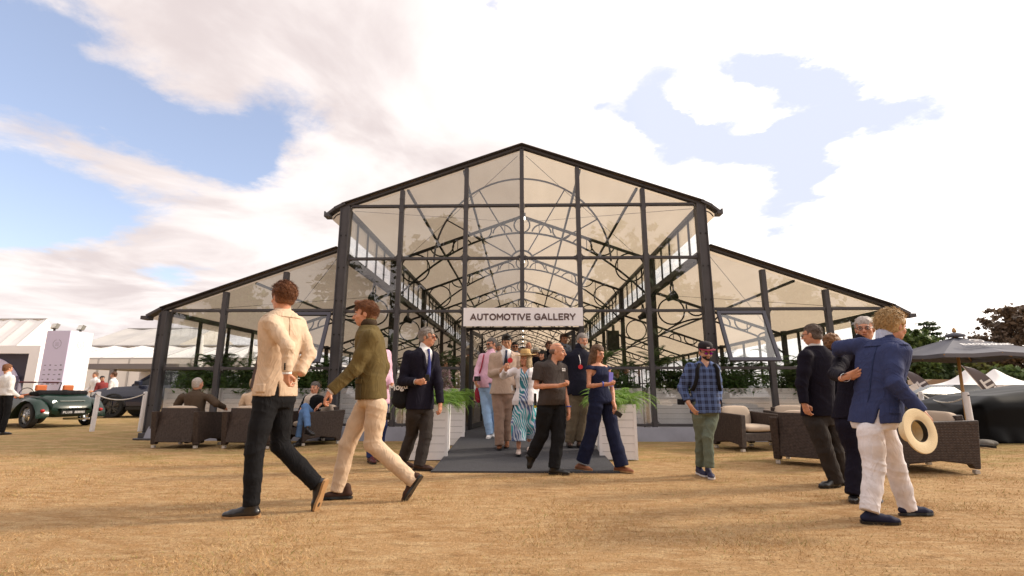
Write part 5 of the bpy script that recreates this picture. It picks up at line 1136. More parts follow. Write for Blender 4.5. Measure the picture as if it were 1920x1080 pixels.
def man_cap():
    p = Person(Z7, 6.35, 'bearded man in black and red cap and blue plaid shirt walking with hands in pockets', 1.68, .010, SK_L)
    p.start((458, 150), (450, 220), (455, 565), -4, shw=.165); p.headframe(2, 16); p.hs = 1.02
    p.arm('R', (295, 405, .06), (345, 515, -.06), (378, 560, -.08), sh=(352, 258, .0), palm=(.9, .3, 0), curl=.3); p.arm('L', (545, 410, .12), (545, 520, .0), None, sh=(520, 262, .05))
    p.leg('R', (425, 745, .05), (420, 930, .12), (405, 985, .2), (455, 1000, -.02), hip=(412, 585, .0)); p.leg('L', (472, 745, -.08), (484, 940, -.10), (478, 990, .02), (505, 1030, -.18), hip=(500, 585, .0))
    p.browm = H_BK; p.body(); p.trousers(cloth('sage_chino', (.14, .165, .125)), (.090, .068, .060)); p.hair(H_BK, 'crop', 3); p.beard(H_BK)
    p.top('plaid_shirt', plaid(), .020, 0, .012, hempx=578, rs=(0.069, 0.057, 0.050), upto=.88, collar=.035, vopen=(.86, .05, 0), amp=.004)
    # cap
    k = p.s*p.hs; M = Matrix([list(r) for r in p.M]); c = Vector(p.hp(0, -.014, .042)-p.o); mb = MB(); mb.lathe([(.088*k, .0), (.094*k, .02*k), (.090*k, .06*k), (.068*k, .088*k), (.03*k, .10*k), (0, .102*k)], 24, c, M=M); cp = mb.build('cap', mat('black_cap_cloth', (.018, .014, .018), .8), p.root, smooth=True)
    mb = MB(); vs = []; n = 14
    for th in (0, .006):
        for i in range(n+1):
            a = R(-75+150*i/n)
            for rr in (.085, .085+.058*math.cos(a*.98)**.6 if abs(a) < 1.3 else .087): vs.append(Vector(p.hp(rr*math.sin(a)*1.0, -.010+rr*math.cos(a)*1.08, .048-.004*(rr > .088)+th)-p.o))
    m2 = 2*(n+1); fs = [(2*i, 2*i+1, 2*i+3, 2*i+2) for i in range(n)]+[(m2+2*i, m2+2*i+2, m2+2*i+3, m2+2*i+1) for i in range(n)]+[(2*i+1, m2+2*i+1, m2+2*i+3, 2*i+3) for i in range(n)]
    mb.add(vs, fs); mb.build('cap_peak', mat('crimson_cap_cloth', (.20, .012, .03), .8), cp); mb = MB(); mb.box(-.018, .018, -.002, .002, -.008, .008, M=Matrix.Translation(Vector(p.hp(.0, .082, .075)-p.o)) @ M.to_4x4() @ Matrix.Rotation(R(15), 4, 'X')); mb.build('cap_logo', M_WH, cp)
    p.glasses(mat('magenta_lens', (.30, .02, .35), .05, .8)); p.shoes(mat('dark_blue_trainer', (.03, .03, .07), .6), M_WH, name='trainer')
    # backpack straps and pack on the back
    rg = p.rings(.040); bk = MB()
    bp = empty('backpack', p.P(445, 330, .22), 0, 'black backpack worn by the man in the plaid shirt', 'backpack'); o_ = np.array(bp.location)
    F = Field(o_-.32, o_+.32, .014); F.ell(o_+V(0, .03, -.05), (.15, .10, .24), None, 0); wrinkle(F, .004, 20, 3); sdf_obj('pack', F, MATS['black_canvas'], bp, o_)
    mb = MB()
    for sx in (-1, 1):
        pts = [p.surf(rg, p.tz(t), sx*u) for t, u in ((.96, .085), (.85, .12), (.7, .125), (.55, .14), (.42, .165))]; mb.tube([Vector(q-o_) for q in pts], [.022]*5, 6)
    mb.build('strap', MATS['black_canvas'], bp, smooth=True); mb = MB(); mb.box(-.05, .03, -.03, .03, -.03, .04, M=Matrix.Translation(Vector(p.P(292, 500, .0)-o_))); mb.build('pouch', MATS['black_canvas'], bp, bevel=.008)
man_cap()
def man_dark():
    p = Person(Z8, 5.75, 'man in dark navy blazer and charcoal trousers standing with his back turned, looking left', 1.72, .009, SK_R)
    p.start((206, 146), (222, 205), (240, 545), -178, shw=.175); p.headframe(-138, 6); p.hs = 1.0
    p.arm('L', (158, 375, -.10), (170, 468, -.14), (183, 505, -.15), sh=(178, 245, -.10), palm=(.8, .5, 0), curl=.7); p.arm('R', (325, 370, .12), (335, 460, .0), None, sh=(300, 245, .10))
    p.leg('L', (268, 690, -.06), (322, 838, -.04), (345, 862, .0), (228, 862, -.1), hip=(225, 560, -.04)); p.leg('R', (315, 690, .04), (352, 815, .10), (372, 845, .15), (300, 845, .05), hip=(285, 560, .06))
    p.browm = H_GR; p.body(); p.trousers(M_CHAR, (.108, .085, .076), hem=.01); p.hair(hairmat('brown_grey_hair', (.13, .095, .078)), 'crop', 3); p.strands(MATS['brown_grey_hair'], 300, .03, .002, .006, .6, .01); p.top('blazer', M_NAVY, .022, 0, .010, hempx=528, rs=(0.074, 0.061, 0.052), collar=.0, amp=.003)
    p.collar(M_WH, .066, .062); p.glasses(); p.shoes(M_LEATH)
man_dark()
def man_glasses():
    p = Person(Z8, 5.05, 'grey haired man in glasses and dark suit embracing the man in the blue blazer', 1.74, .009, SK_R)
    p.start((455, 118), (442, 180), (405, 540), -40, shw=.175); p.headframe(-38, 4); p.hs = 1.03
    p.arm('R', (318, 330, -.25), (362, 345, -.62), (430, 322, -.68), sh=(368, 222, -.02), palm=(-.1, .95, .1), curl=.35); p.arm('L', (500, 360, .05), (505, 440, -.1), None, sh=(500, 225, .02))
    p.leg('R', (415, 705, -.02), (402, 885, -.08), (410, 925, .08), (400, 950, -.16), hip=(375, 565, 0)); p.leg('L', (470, 705, .02), (490, 880, -.05), (498, 915, .1), (530, 952, -.12), hip=(440, 565, .0))
    p.browm = H_GR; p.body(); p.trousers(M_NAVY, (.11, .088, .072)); p.hair(H_LG, 'short', 3); p.top('suit_jacket', M_NAVY, .022, .0, .012, hempx=540, rs=(0.074, 0.061, 0.052), collar=.02, amp=.003)
    p.glasses(glassmat('clear_lens', (.9, .9, .9)), mat('red_brown_frame', (.10, .02, .02), .4), 'glasses'); p.cuffs(M_WH, 'R', .03, .038); p.shoes(M_LEATH)
man_glasses()
def man_blue():
    p = Person(Z8, 4.36, 'blond man in blue blazer, white trousers and navy loafers seen from behind', 1.80, .0085, SK_R)
    p.start((588, 108), (552, 172), (500, 560), 120, shw=.165); p.headframe(100, 14)
    p.arm('R', (600, 375, -.22), (718, 505, -.26), (762, 560, -.28), sh=(578, 225, -.12), palm=(-.2, .9, .2), curl=.9); p.arm('L', (340, 205, .30), (330, 230, .52), None, sh=(440, 195, .12))
    p.leg('R', (500, 770, -.10), (478, 960, -.16), (440, 1020, -.15), (620, 1022, -.18), hip=(478, 590, -.06)); p.leg('L', (598, 770, .08), (655, 950, .12), (612, 990, .10), (785, 968, .12), hip=(540, 585, .06), lift=0)
    p.body(); p.trousers(M_WTR, (.095, .076, .066)); p.hair(H_BL, 'curly', 4, 1.35); p.strands(H_BL, 900, .05, .0018, .022, 2.3, .05, seed=6); p.top('blazer', M_BLUE, .024, .0, .020, hempx=558, rs=(0.072, 0.059, 0.050), vent=-.08, collar=.018, amp=.0035); dk = mat('blue_seam', (.022, .035, .10), .9); p.patch('back_seam', dk, .25, .93, 269.5, 270.5, .005); p.patch('collar_fold', M_BLUE, .925, .985, 180, 360, .008); p.patch('pocket_flap', M_BLUE, .12, .19, 192, 222, .006)
    p.collar(cloth('pale_blue_cotton', (.5, .56, .75))); p.shoes(mat('navy_suede', (.012, .014, .04), .8), name='loafer', low=True)
man_blue()
# panama hat in his hand
def panama():
    c = at(1726, 808, 4.0); e = empty('panama_hat', c, 0, 'cream panama hat held low in the hand of the man in the blue blazer', 'hat')
    M = (Matrix.Rotation(R(18), 3, 'Z') @ Matrix.Rotation(R(-70), 3, 'Y') @ Matrix.Rotation(R(35), 3, 'X'))
    M = Vector((-.38, .90, -.12)).to_track_quat('Z', 'Y').to_matrix()
    m = mat('panama_straw', (.74, .60, .38), .8, bump=.4, bscale=150); mb = MB(); n = 36; prof = [(.170, .006), (.168, .001), (.11, -.002), (.088, .004), (.085, .05), (.078, .09), (.05, .105), (.0, .092)]; th = [(.0, .086), (.046, .098), (.073, .086), (.081, .05), (.083, .006), (.11, -.005), (.166, -.002), (.170, .003)]
    vs = []; full = prof+th
    for r, z in full:
        for k in range(n): a = 2*math.pi*k/n; vs.append(M @ Vector((r*math.cos(a)*1.0, r*math.sin(a)*.86, z)))
    mb.add(vs, [(i*n+k, i*n+(k+1) % n, (i+1)*n+(k+1) % n, (i+1)*n+k) for i in range(len(full)-1) for k in range(n)]+[((len(full)-1)*n+k, (len(full)-1)*n+(k+1) % n, (k+1) % n, k) for k in range(n)])
    mb.build('straw_body', m, e, smooth=True, auto=32); mb = MB(); mb2 = []
    for r, z in ((.0822, .004), (.0812, .034), (.0795, .034), (.0805, .004)):
        for k in range(n): a = 2*math.pi*k/n; mb2.append(M @ Vector((r*math.cos(a), r*math.sin(a)*.86, z)))
    e.scale = (1.14,)*3; mb.add(mb2, [(i*n+k, i*n+(k+1) % n, ((i+1) % 4)*n+(k+1) % n, ((i+1) % 4)*n+k) for i in range(4) for k in range(n)]); mb.build('ribbon', M_BLK, e)
panama()
# ------------------------------------------------------------------ people farther inside and seated people
def bystander(z, Yz, label, head, neck, pel, yaw, hyaw, topm, trm, hair, hstyle, hgt=1.75, skin=None, female=False, hat=None, arms=None, glasses=False, beard=None, h=.014, floor=.20, pitch=4, legs=None, jacket=False, band=None):
    p = Person(z, Yz, label, hgt, h, skin or SK_R, floor); p.start(head, neck, pel, yaw, shw=.145 if female else .165); p.headframe(hyaw, pitch); p.browm = hair; J = p.J; k = p.s
    for a, sg_ in (('L', 1), ('R', -1)):
        sh = J['sh'+a]; e = sh+p.lat*sg_*.05*k+V(0, 0, -.29*k)-p.f*.03; w_ = e+V(0, 0, -.24*k)+p.f*.07*k; J['el'+a] = e; J['wr'+a] = w_; d = V(0, 0, -1)+p.f*.2; d /= np.linalg.norm(d)
        p.hands.append((w_, d, -p.lat*sg_, .5, sg_))
        hp_ = J['hip'+a]; st = .10*sg_*k; J['kn'+a] = hp_+(V(hp_[0], hp_[1], p.g+.08)-hp_)*.5+p.f*(.03+st*.3); J['an'+a] = V(hp_[0], hp_[1], p.g+.09)+p.f*st; J['he'+a] = V(hp_[0], hp_[1], p.g)-p.f*.07+p.f*st; J['to'+a] = J['he'+a]+p.f*.27*k+p.lat*sg_*.03
    p.body(female); p.trousers(trm, (.095, .078, .066), female=female)
    p.hair(hair, hstyle, 3); 
    if jacket: p.top('shirt', M_WH, .006, -.1, 0, rs=(.055, .045, .038), collar=.045, upto=.4)
    p.top('jacket' if jacket else 'shirt', topm, .022, .0, .01, zbase=-.02, rs=(.066, .056, .046), female=female, collar=.0 if jacket else .03, vopen=(.5, .08, 0) if jacket else None)
    if hat: straw_hat(p, hat, band, .14, 'sun_hat')
    if glasses: p.glasses()
    if beard: p.beard(beard)
    p.shoes(M_LEATH); return p
M_TAN = cloth('tan_cotton', (.30, .22, .14)); M_JEAN = cloth('blue_denim', (.10, .19, .38)); M_LBLU = cloth('light_blue_cotton', (.45, .52, .68)); M_RED = cloth('dark_red_cotton', (.22, .04, .04)); M_PINK = MATS['pink_cotton']
bystander(Z5, 12.2, 'man in white brimmed hat and khaki jacket standing just inside left of the entrance', (75, 218), (78, 250), (75, 460), 150, 120, cloth('khaki_jacket', (.13, .10, .06)), cloth('khaki_trousers', (.17, .14, .09)), H_GR, 'crop', 1.7, hat=mat('cream_hat', (.62, .55, .42), .8), band=M_BLK)
bystander(Z5, 11.8, 'dark haired man in glasses behind the man in the beige suit', (380, 182), (380, 222), (380, 440), 0, 5, cloth('slate_cotton', (.12, .13, .17)), M_DKTR, H_BK, 'short', 1.8, glasses=True, h=.015)
bystander(Z5, 13.4, 'person whose face shows between the pink shirt and the beige suit', (270, 188), (270, 225), (270, 420), 10, 10, M_LBLU, M_JEAN, H_GR, 'short', 1.75, h=.016)
bystander(Z5, 13.0, 'bald man behind the straw hat in the entrance crowd', (472, 180), (472, 215), (472, 420), 5, 0, M_TAN, M_DKTR, MATS['grey_stubble_hair'], 'bald', 1.8, h=.016)
bystander(Z5, 11.0, 'black haired woman looking left behind the man in the polo shirt', (565, 242), (570, 285), (575, 470), -20, -30, cloth('black_knit', (.02, .02, .022)), M_DKTR, H_BK, 'bob', 1.62, skin=SK_R, female=True, h=.014)
bystander(Z5, 12.4, 'dark haired man behind the black haired woman in the entrance crowd', (612, 175), (612, 215), (612, 430), 0, 20, M_NAVY, M_DKTR, H_BR, 'short', 1.78, h=.016)
bystander(Z5, 11.6, 'tall young man with short brown hair left of the man in the navy shirt', (712, 130), (712, 172), (712, 400), 10, 15, cloth('grey_blue_cotton', (.2, .22, .28)), M_DKTR, H_BR, 'short', 1.9, h=.015)
bystander(Z5, 12.8, 'person in pale sun hat behind the blonde woman', (520, 225), (520, 258), (520, 440), 0, 0, M_NAVY, M_DKTR, H_BK, 'short', 1.65, hat=mat('pale_hat', (.6, .56, .5), .8), h=.016)
bystander(Z5, 16.0, 'visitor in dark red top far inside the gallery', (660, 205), (660, 228), (660, 380), 60, 60, M_RED, M_JEAN, H_BR, 'short', 1.75, h=.018)
bystander(Z5, 18.0, 'visitor in light blue shirt far inside the gallery', (420, 215), (420, 235), (420, 370), -60, -60, M_LBLU, M_TAN, H_GR, 'short', 1.75, h=.018)
bystander(Z5, 21.0, 'visitor in white top far inside the gallery', (540, 238), (540, 255), (540, 370), 20, 0, M_WH, M_JEAN, H_BL, 'bob', 1.7, female=True, h=.02)
# man hidden behind the olive jacket
def man_behind():
    p = Person(Z3, 7.6, 'man in pink shirt and navy trousers half hidden behind the olive jacket', 1.82, .013, SK_R)
    p.start((305, 258), (298, 296), (300, 560), 35); p.headframe(60, 5); J = p.J
    for a, sg_ in (('L', 1), ('R', -1)):
        sh = J['sh'+a]; J['el'+a] = sh+p.lat*sg_*.04+V(0, 0, -.29); J['wr'+a] = J['el'+a]+V(0, 0, -.18)+p.f*.14
        p.hands.append((J['wr'+a], p.f, -p.lat*sg_, .9, sg_)); hp_ = J['hip'+a]
        J['kn'+a] = V(hp_[0], hp_[1], .50)+p.f*.04; J['an'+a] = V(hp_[0], hp_[1], .09)-p.f*.1*sg_; J['he'+a] = V(hp_[0], hp_[1], 0)-p.f*(.07+.1*sg_); J['to'+a] = J['he'+a]+p.f*.27
    p.body(); p.trousers(cloth('navy_chino', (.03, .045, .14))); p.hair(H_BR, 'short', 4); p.top('shirt', MATS['pink_cotton'], .018, .0, .008, zbase=.0, rs=(.066, .056, .045)); p.shoes(mat('oxblood_leather', (.09, .02, .02), .35))
    e = empty('camera', p.P(345, 618, -.28), 0, 'black camera hanging at the hip of the half hidden man in the pink shirt', 'camera'); mb = MB(); mb.box(-.07, .07, -.035, .035, -.05, .05); mb.build('camera_body', M_BLK, e, bevel=.006); mb = MB(); mb.lathe([(.038, 0), (.040, .09), (.03, .09), (0, .085)], 14, (0, -.03, 0), M=Matrix.Rotation(R(90), 3, 'X')); mb.build('lens', M_BLK, e, smooth=True, auto=40)
man_behind()
# woman/man with curly brown hair between the suits at the right
def curly():
    p = Person(Z8, 5.9, 'curly brown haired person in dark jacket and white trousers between the two dark suits', 1.62, .011, SK_R)
    p.start((300, 190), (315, 240), (345, 520), 170, shw=.15); p.headframe(150, 5)
    p.arm('L', (270, 390, .05), (300, 470, .0), None, sh=(270, 275, .05)); p.arm('R', (372, 400, -.02), (360, 525, -.05), (358, 570, -.05), sh=(360, 280, 0), palm=(0, .9, 0), curl=.6)
    p.leg('L', (355, 670, .0), (378, 830, .02), (390, 850, .1), (350, 865, -.1), hip=(340, 545, 0)); p.leg('R', (375, 670, .1), (395, 830, .12), (400, 850, .2), (380, 865, .05), hip=(365, 545, .1))
    p.body(True); p.trousers(M_WTR, (.09, .074, .064)); p.hair(hairmat('chestnut_hair', (.22, .11, .05)), 'curly', 9, 1.3); p.top('jacket', M_NAVY, .02, 0, .01, zbase=.0, rs=(.064, .054, .046)); p.shoes(M_LEATH)
curly()
def seated(z, Y, label, head, neck, pel, yaw, hyaw, topm, trm, hairm, style, arms, legs, hgt=1.78, skin=None, h=.011, floor=0.0, pitch=0, shw=.165, jacket=None, hempx=None):
    p = Person(z, Y, label, hgt, h, skin or SK_R, floor); p.start(head, neck, pel, yaw, shw=shw); p.headframe(hyaw, pitch); p.browm = hairm
    for a in arms: p.arm(*a[0], **a[1])
    for a in legs: p.leg(*a[0], **a[1])
    p.body(); 
    if 'knL' in p.J: p.trousers(trm, (.088, .070, .058))
    p.hair(hairm, style, 2)
    return p
def man_brown():
    p = seated(Z1, 9.42, 'grey haired man in brown jacket seated with his back turned in the leftmost rattan armchair', (533, 385), (518, 455), (500, 690), 178, 165, None, M_CHAR, H_LG, 'crop',
        [(('R', (700, 560, -.02), (765, 590, .35), (775, 600, .42)), dict(sh=(632, 505, 0), palm=(0, 0, -1), curl=.4)), (('L', (350, 570, .0), (360, 640, .3), None), dict(sh=(390, 505, 0)))],
        [(('L', (440, 740, .45), (440, 900, .5), (430, 930, .45), (440, 930, .8)), dict(hip=(450, 710, .1))), (('R', (560, 740, .45), (560, 900, .5), (560, 930, .45), (560, 930, .8)), dict(hip=(540, 710, .1)))], 1.74, floor=0.0)
    p.top('jacket', cloth('brown_tweed', (.075, .052, .036)), .026, 0, .0, zbase=-.05, rs=(.072, .062, .05), collar=.04)
man_brown()
def man_cream_seated():
    z = Z1; p = seated(z, 9.42, 'person in cream jacket seated in the second rattan armchair behind the striding man', (1050, 385), (1050, 460), (1050, 690), 178, 150, None, M_CHAR, H_DB, 'short',
        [(('L', (930, 570, .0), (1000, 575, .3), None), dict(sh=(960, 500, 0))), (('R', (1150, 570, .0), (1160, 640, .3), None), dict(sh=(1140, 500, 0)))],
        [(('L', (990, 740, .45), (990, 900, .5), (990, 930, .45), (990, 930, .8)), dict(hip=(1000, 710, .1))), (('R', (1090, 740, .45), (1090, 900, .5), (1090, 930, .45), (1090, 930, .8)), dict(hip=(1080, 710, .1)))], 1.6)
    p.top('jacket', M_BEIGE, .024, 0, .0, zbase=-.05, rs=(.070, .058, .048), collar=.02)
man_cream_seated()
def man_jeans():
    z = Z1; Y = 10.05; p = seated(z, Y, 'man in black jacket and blue jeans seated cross legged in a rattan armchair', (1585, 418), (1572, 480), (1535, 660), -28, -5, None, M_JEAN, MATS['dark_grey_hair'], 'short',
        [(('R', (1480, 590, -.05), (1450, 640, -.25), None), dict(sh=(1520, 515, -.03))), (('L', (1680, 560, .05), (1628, 575, -.2), (1590, 605, -.22)), dict(sh=(1640, 520, .05), palm=(0, 0, -1), curl=.5))],
        [(('R', (1480, 640, -.42), (1440, 850, -.45), (1470, 905, -.35), (1380, 915, -.6)), dict(hip=(1505, 690, -.03))), (('L', (1500, 590, -.40), (1520, 760, -.55), (1500, 830, -.5), (1585, 850, -.65)), dict(hip=(1570, 690, .0), planted=False))], 1.76, pitch=5)
    p.top('shirt', cloth('cream_shirt', (.55, .47, .40)), .008, -.1, 0, rs=(.055, .045, .038), collar=.04, upto=.4); p.top('jacket', M_DKTR, .024, 0, .0, zbase=-.02, rs=(.072, .06, .05), vopen=(.0, .09, .05), collar=0); p.shoes(M_LEATH)
man_jeans()
def man_far(z, Y, label, head, yaw, topm, trm, hairm, feet, h=.018, hgt=1.8, lean=0):
    hd = np.array(at(z[0]+head[0]/z[2], z[1]+head[1]/z[2], Y)); p = Person(z, Y, label, hgt, h, SK_R, 0.0); x, y = head; k = hgt/1.8
    s_ = z[2]*FPX/Y; p.start((x, y), (x, y+.17*s_*k), (x-lean, y+.72*s_*k), yaw); p.headframe(yaw, 5); J = p.J
    for a, sg_ in (('L', 1), ('R', -1)):
        J['el'+a] = J['sh'+a]+p.lat*sg_*.05+V(0, 0, -.29); J['wr'+a] = J['el'+a]+V(0, 0, -.15)+p.f*.18; p.hands.append((J['wr'+a], p.f, -p.lat*sg_, .6, sg_)); hp_ = J['hip'+a]
        J['kn'+a] = V(hp_[0], hp_[1], .5)+p.f*.03; J['an'+a] = V(hp_[0], hp_[1], .09); J['he'+a] = V(hp_[0], hp_[1], 0)-p.f*.07; J['to'+a] = J['he'+a]+p.f*.27
    p.body(); p.trousers(trm); p.hair(hairm, 'short', 2); p.top('shirt', topm, .016, 0, .004, zbase=.02, rs=(.064, .054, .045)); p.shoes(M_LEATH); return p
ZL = (0, 560, 4.0)
pm = man_far(ZL, 11.8, 'man in white shirt with his back turned at the left edge beside the green car', (58, 525), 165, M_WH, M_DKTR, H_AU, None, .013, 1.6, 8)
man_far(ZL, 21.0, 'bald man in white shirt behind the white stand counter', (714, 573), -10, M_WH, M_DKTR, MATS['grey_stubble_hair'], None)
man_far(ZL, 20.5, 'man in red shirt leaning at the white stand counter', (768, 600), 60, M_RED, M_DKTR, H_BK, None, hgt=1.65)
man_far(ZL, 19.5, 'man in white shirt and beige trousers standing right of the stand counter', (852, 573), -70, M_WH, M_TAN, H_BR, None)
# ------------------------------------------------------------------ rattan armchairs
def rattan_mat():
    m = bpy.data.materials.new('dark_rattan_weave'); m.use_nodes = True; t = m.node_tree; b = t.nodes['Principled BSDF']; L = t.links.new; b.inputs['Roughness'].default_value = .5; b.inputs['Specular IOR Level'].default_value = .35
    tc = N(t, 'ShaderNodeTexCoord'); sp = N(t, 'ShaderNodeSeparateXYZ'); L(tc.outputs['Object'], sp.inputs[0]); h = math_n(t, 'ADD', sp.outputs[0], sp.outputs[1])
    a = math_n(t, 'SINE', math_n(t, 'MULTIPLY', sp.outputs[2], 330)); c = math_n(t, 'SINE', math_n(t, 'MULTIPLY', h, 150)); w_ = math_n(t, 'MULTIPLY', a, c)
    n = N(t, 'ShaderNodeTexNoise'); n.inputs['Scale'].default_value = 30; L(tc.outputs['Object'], n.inputs['Vector'])
    q = math_n(t, 'ADD', math_n(t, 'MULTIPLY', math_n(t, 'ADD', a, w_), .25), n.outputs[0]); mr = N(t, 'ShaderNodeMapRange'); L(q, mr.inputs[0]); mr.inputs[1].default_value = .1; mr.inputs[2].default_value = 1.0
    mx = N(t, 'ShaderNodeMix', data_type='RGBA'); L(mr.outputs[0], mx.inputs[0]); mx.inputs[6].default_value = (.014, .009, .008, 1); mx.inputs[7].default_value = (.085, .058, .048, 1); L(mx.outputs[2], b.inputs['Base Color'])
    bp = N(t, 'ShaderNodeBump'); bp.inputs['Strength'].default_value = .8; bp.inputs['Distance'].default_value = .004; L(q, bp.inputs['Height']); L(bp.outputs[0], b.inputs['Normal']); return m
mrat = rattan_mat(); mcush = mat('cream_cushion', (.52, .42, .33), .9, .2, noise=.08, nscale=6, bump=.15, bscale=200); mfoot = mat('pale_foot_cap', (.55, .50, .45), .5)
def armchair(x, y, rz, label, w_=.84, d=.80, hb=.70, ha=.62, cush=True):
    """open front faces local -Y"""
    e = empty('rattan_armchair', (x, y, 0), rz, label, 'armchair', 'rattan armchairs in front of the gallery'); hw = w_/2; t = .10
    def pnl(name, pts, f):
        mb = MB(); mb.ext(pts, f[0], f[1], f[2]); return mb.build(name, mrat, e, bevel=.012)
    arch = [(-d/2+.02, .09), (-d/2+.06, .07), (-d/2+.10, .115), (0, .15), (d/2-.10, .115), (d/2-.06, .07), (d/2+.0, .07)]
    side = [(-d/2+.03, .06), (-d/2+.09, .06), (-d/2+.12, .11), (0, .15), (d/2-.14, .11), (d/2-.11, .06), (d/2-.04, .06), (d/2+.03, ha+.02), (-d/2-.0, ha-.02)]
    pnl('side_panel', side, ('x', -hw, -hw+t)); pnl('side_panel', side, ('x', hw-t, hw))
    mb = MB(); M = Matrix.Translation((0, d/2-.05, .06)) @ Matrix.Rotation(R(6.5), 4, 'X'); mb.box(-hw+t+.001, hw-t-.001, -.045, .05, .04, hb-.06, M=M); mb.build('back_panel', mrat, e, bevel=.012)
    mb = MB(); mb.box(-hw+t, hw-t, -d/2+.05, d/2-.10, .16, .30); mb.build('seat_base', mrat, e, bevel=.01)
    for sx in (-1, 1):
        for sy in (-1, 1):
            mb = MB(); cx, cy = sx*(hw-.05), sy*(d/2-.07); mb.box(cx-.028, cx+.028, cy-.028, cy+.028, 0, .045); mb.build('foot_cap', mfoot, e, bevel=.004)
    if cush:
        def pillow(name, lo, hi, M=None, par=e):
            lo = np.array(lo); hi = np.array(hi); F = Field(lo-.03, hi+.03, .014); X, Y, Z = F.grid((slice(None),)*3); c = (lo+hi)/2; r = (hi-lo)/2
            u, v, w2 = (X-c[0])/r[0], (Y-c[1])/r[1], (Z-c[2])/r[2]; F.D = (((np.abs(u)**5+np.abs(v)**5+np.abs(w2)**3)**(1/4.2)-1)*r.min()).astype(np.float32); wrinkle(F, .002, 16, 3)
            o = sdf_obj(name, F, mcush, par, V(0, 0, 0)); 
            if M is not None: o.matrix_local = M
        pillow('seat_cushion', (-hw+t+.01, -d/2+.04, .30), (hw-t-.01, d/2-.2, .43)); pillow('back_cushion', (-hw+t+.02, -.07, 0), (hw-t-.02, .07, .38), Matrix.Translation((0, d/2-.18, .36)) @ Matrix.Rotation(R(-8), 4, 'X'))
    return e
def chair_at(px, py, rz, label, **k):
    g = gnd(px, py); return armchair(g.x, g.y, R(rz), label, **k)
def chair(px, Y, rz, label, **k): return armchair(at(px, 800, Y).x, Y, R(rz), label, **k)
chair(356, 9.55, 180-4, 'leftmost rattan armchair, back turned, with the man in brown jacket in it', w_=.90)
chair(484, 9.5, 180-4, 'second rattan armchair, back turned, mostly hidden by the striding man', w_=.90)
chair(590, 10.15, -48, 'rattan armchair against the front glass holding the man in blue jeans', w_=.86)
chair(1398, 9.3, 18, 'empty rattan armchair with beige cushions behind the man in the cap', w_=.86)
chair(1522, 7.5, 180-38, 'rattan armchair, back turned, behind the man in the dark blazer', w_=.92)
chair(1708, 7.05, -93, 'rightmost rattan armchair, back turned, behind the panama hat', w_=.9, d=.98)
chair(1497, 9.6, 0, 'rattan armchair near the front glass behind the man in the dark blazer', w_=.84)
# ------------------------------------------------------------------ planters and plants
mplk = mat('white_painted_board', (.90, .88, .90), .55, .3, noise=.05, nscale=6)
board_cache = {}
def board_mesh(w_, h, t=.02):
    k = (round(w_, 3), round(h, 3))
    if k not in board_cache:
        mb = MB(); mb.box(-w_/2, w_/2, -t/2, t/2, .0025, h-.0025); me = mb.mesh('board', mplk); board_cache[k] = me
    return board_cache[k]
def planter(x, y, rz, w_, d, h, label, nb=7, z0=0, group=None, soil=True):
    e = empty('planter_box', (x, y, z0), rz, label, 'planter', group); bh = h/nb
    mb = MB(); mb.box(-w_/2+.012, w_/2-.012, -d/2+.012, d/2-.012, .01, h-.03); mb.build('liner', mat('dark_soil', (.03, .022, .015), .95), e)
    for i in range(nb):
        inst('board', board_mesh(w_, bh), e, (0, -d/2, i*bh)); inst('board', board_mesh(w_, bh), e, (0, d/2, i*bh))
        inst('board', board_mesh(d-.02, bh), e, (-w_/2+.01, 0, i*bh), (0, 0, R(90))); inst('board', board_mesh(d-.02, bh), e, (w_/2-.01, 0, i*bh), (0, 0, R(90)))
    for sx in (-1, 1):
        mb = MB(); mb.box(sx*(w_/2-.0)-.022, sx*(w_/2-.0)+.022, -d/2-.016, -d/2+.03, 0, h+.002); mb.build('corner_trim', mplk, e)
    return e
def leafmat(name, c1, c2):
    m = bpy.data.materials.new(name); m.use_nodes = True; t = m.node_tree; b = t.nodes['Principled BSDF']; L = t.links.new; b.inputs['Roughness'].default_value = .45; b.inputs['Specular IOR Level'].default_value = .4
    g = N(t, 'ShaderNodeNewGeometry'); mx = N(t, 'ShaderNodeMix', data_type='RGBA'); L(g.outputs['Random Per Island'], mx.inputs[0]); mx.inputs[6].default_value = c1+(1,); mx.inputs[7].default_value = c2+(1,); L(mx.outputs[2], b.inputs['Base Color'])
    tr = N(t, 'ShaderNodeBsdfTranslucent'); L(mx.outputs[2], tr.inputs[0]); ms = N(t, 'ShaderNodeMixShader'); ms.inputs[0].default_value = .3; o = t.nodes['Material Output']; L(b.outputs[0], ms.inputs[1]); L(tr.outputs[0], ms.inputs[2]); L(ms.outputs[0], o.inputs[0]); return m
L_FERN = leafmat('fern_leaf', (.13, .27, .035), (.26, .42, .07)); L_DARK = leafmat('dark_palm_leaf', (.025, .06, .02), (.07, .13, .03)); L_MID = leafmat('mid_green_leaf', (.05, .12, .025), (.11, .20, .05)); M_STEM = mat('green_stem', (.08, .12, .03), .6)
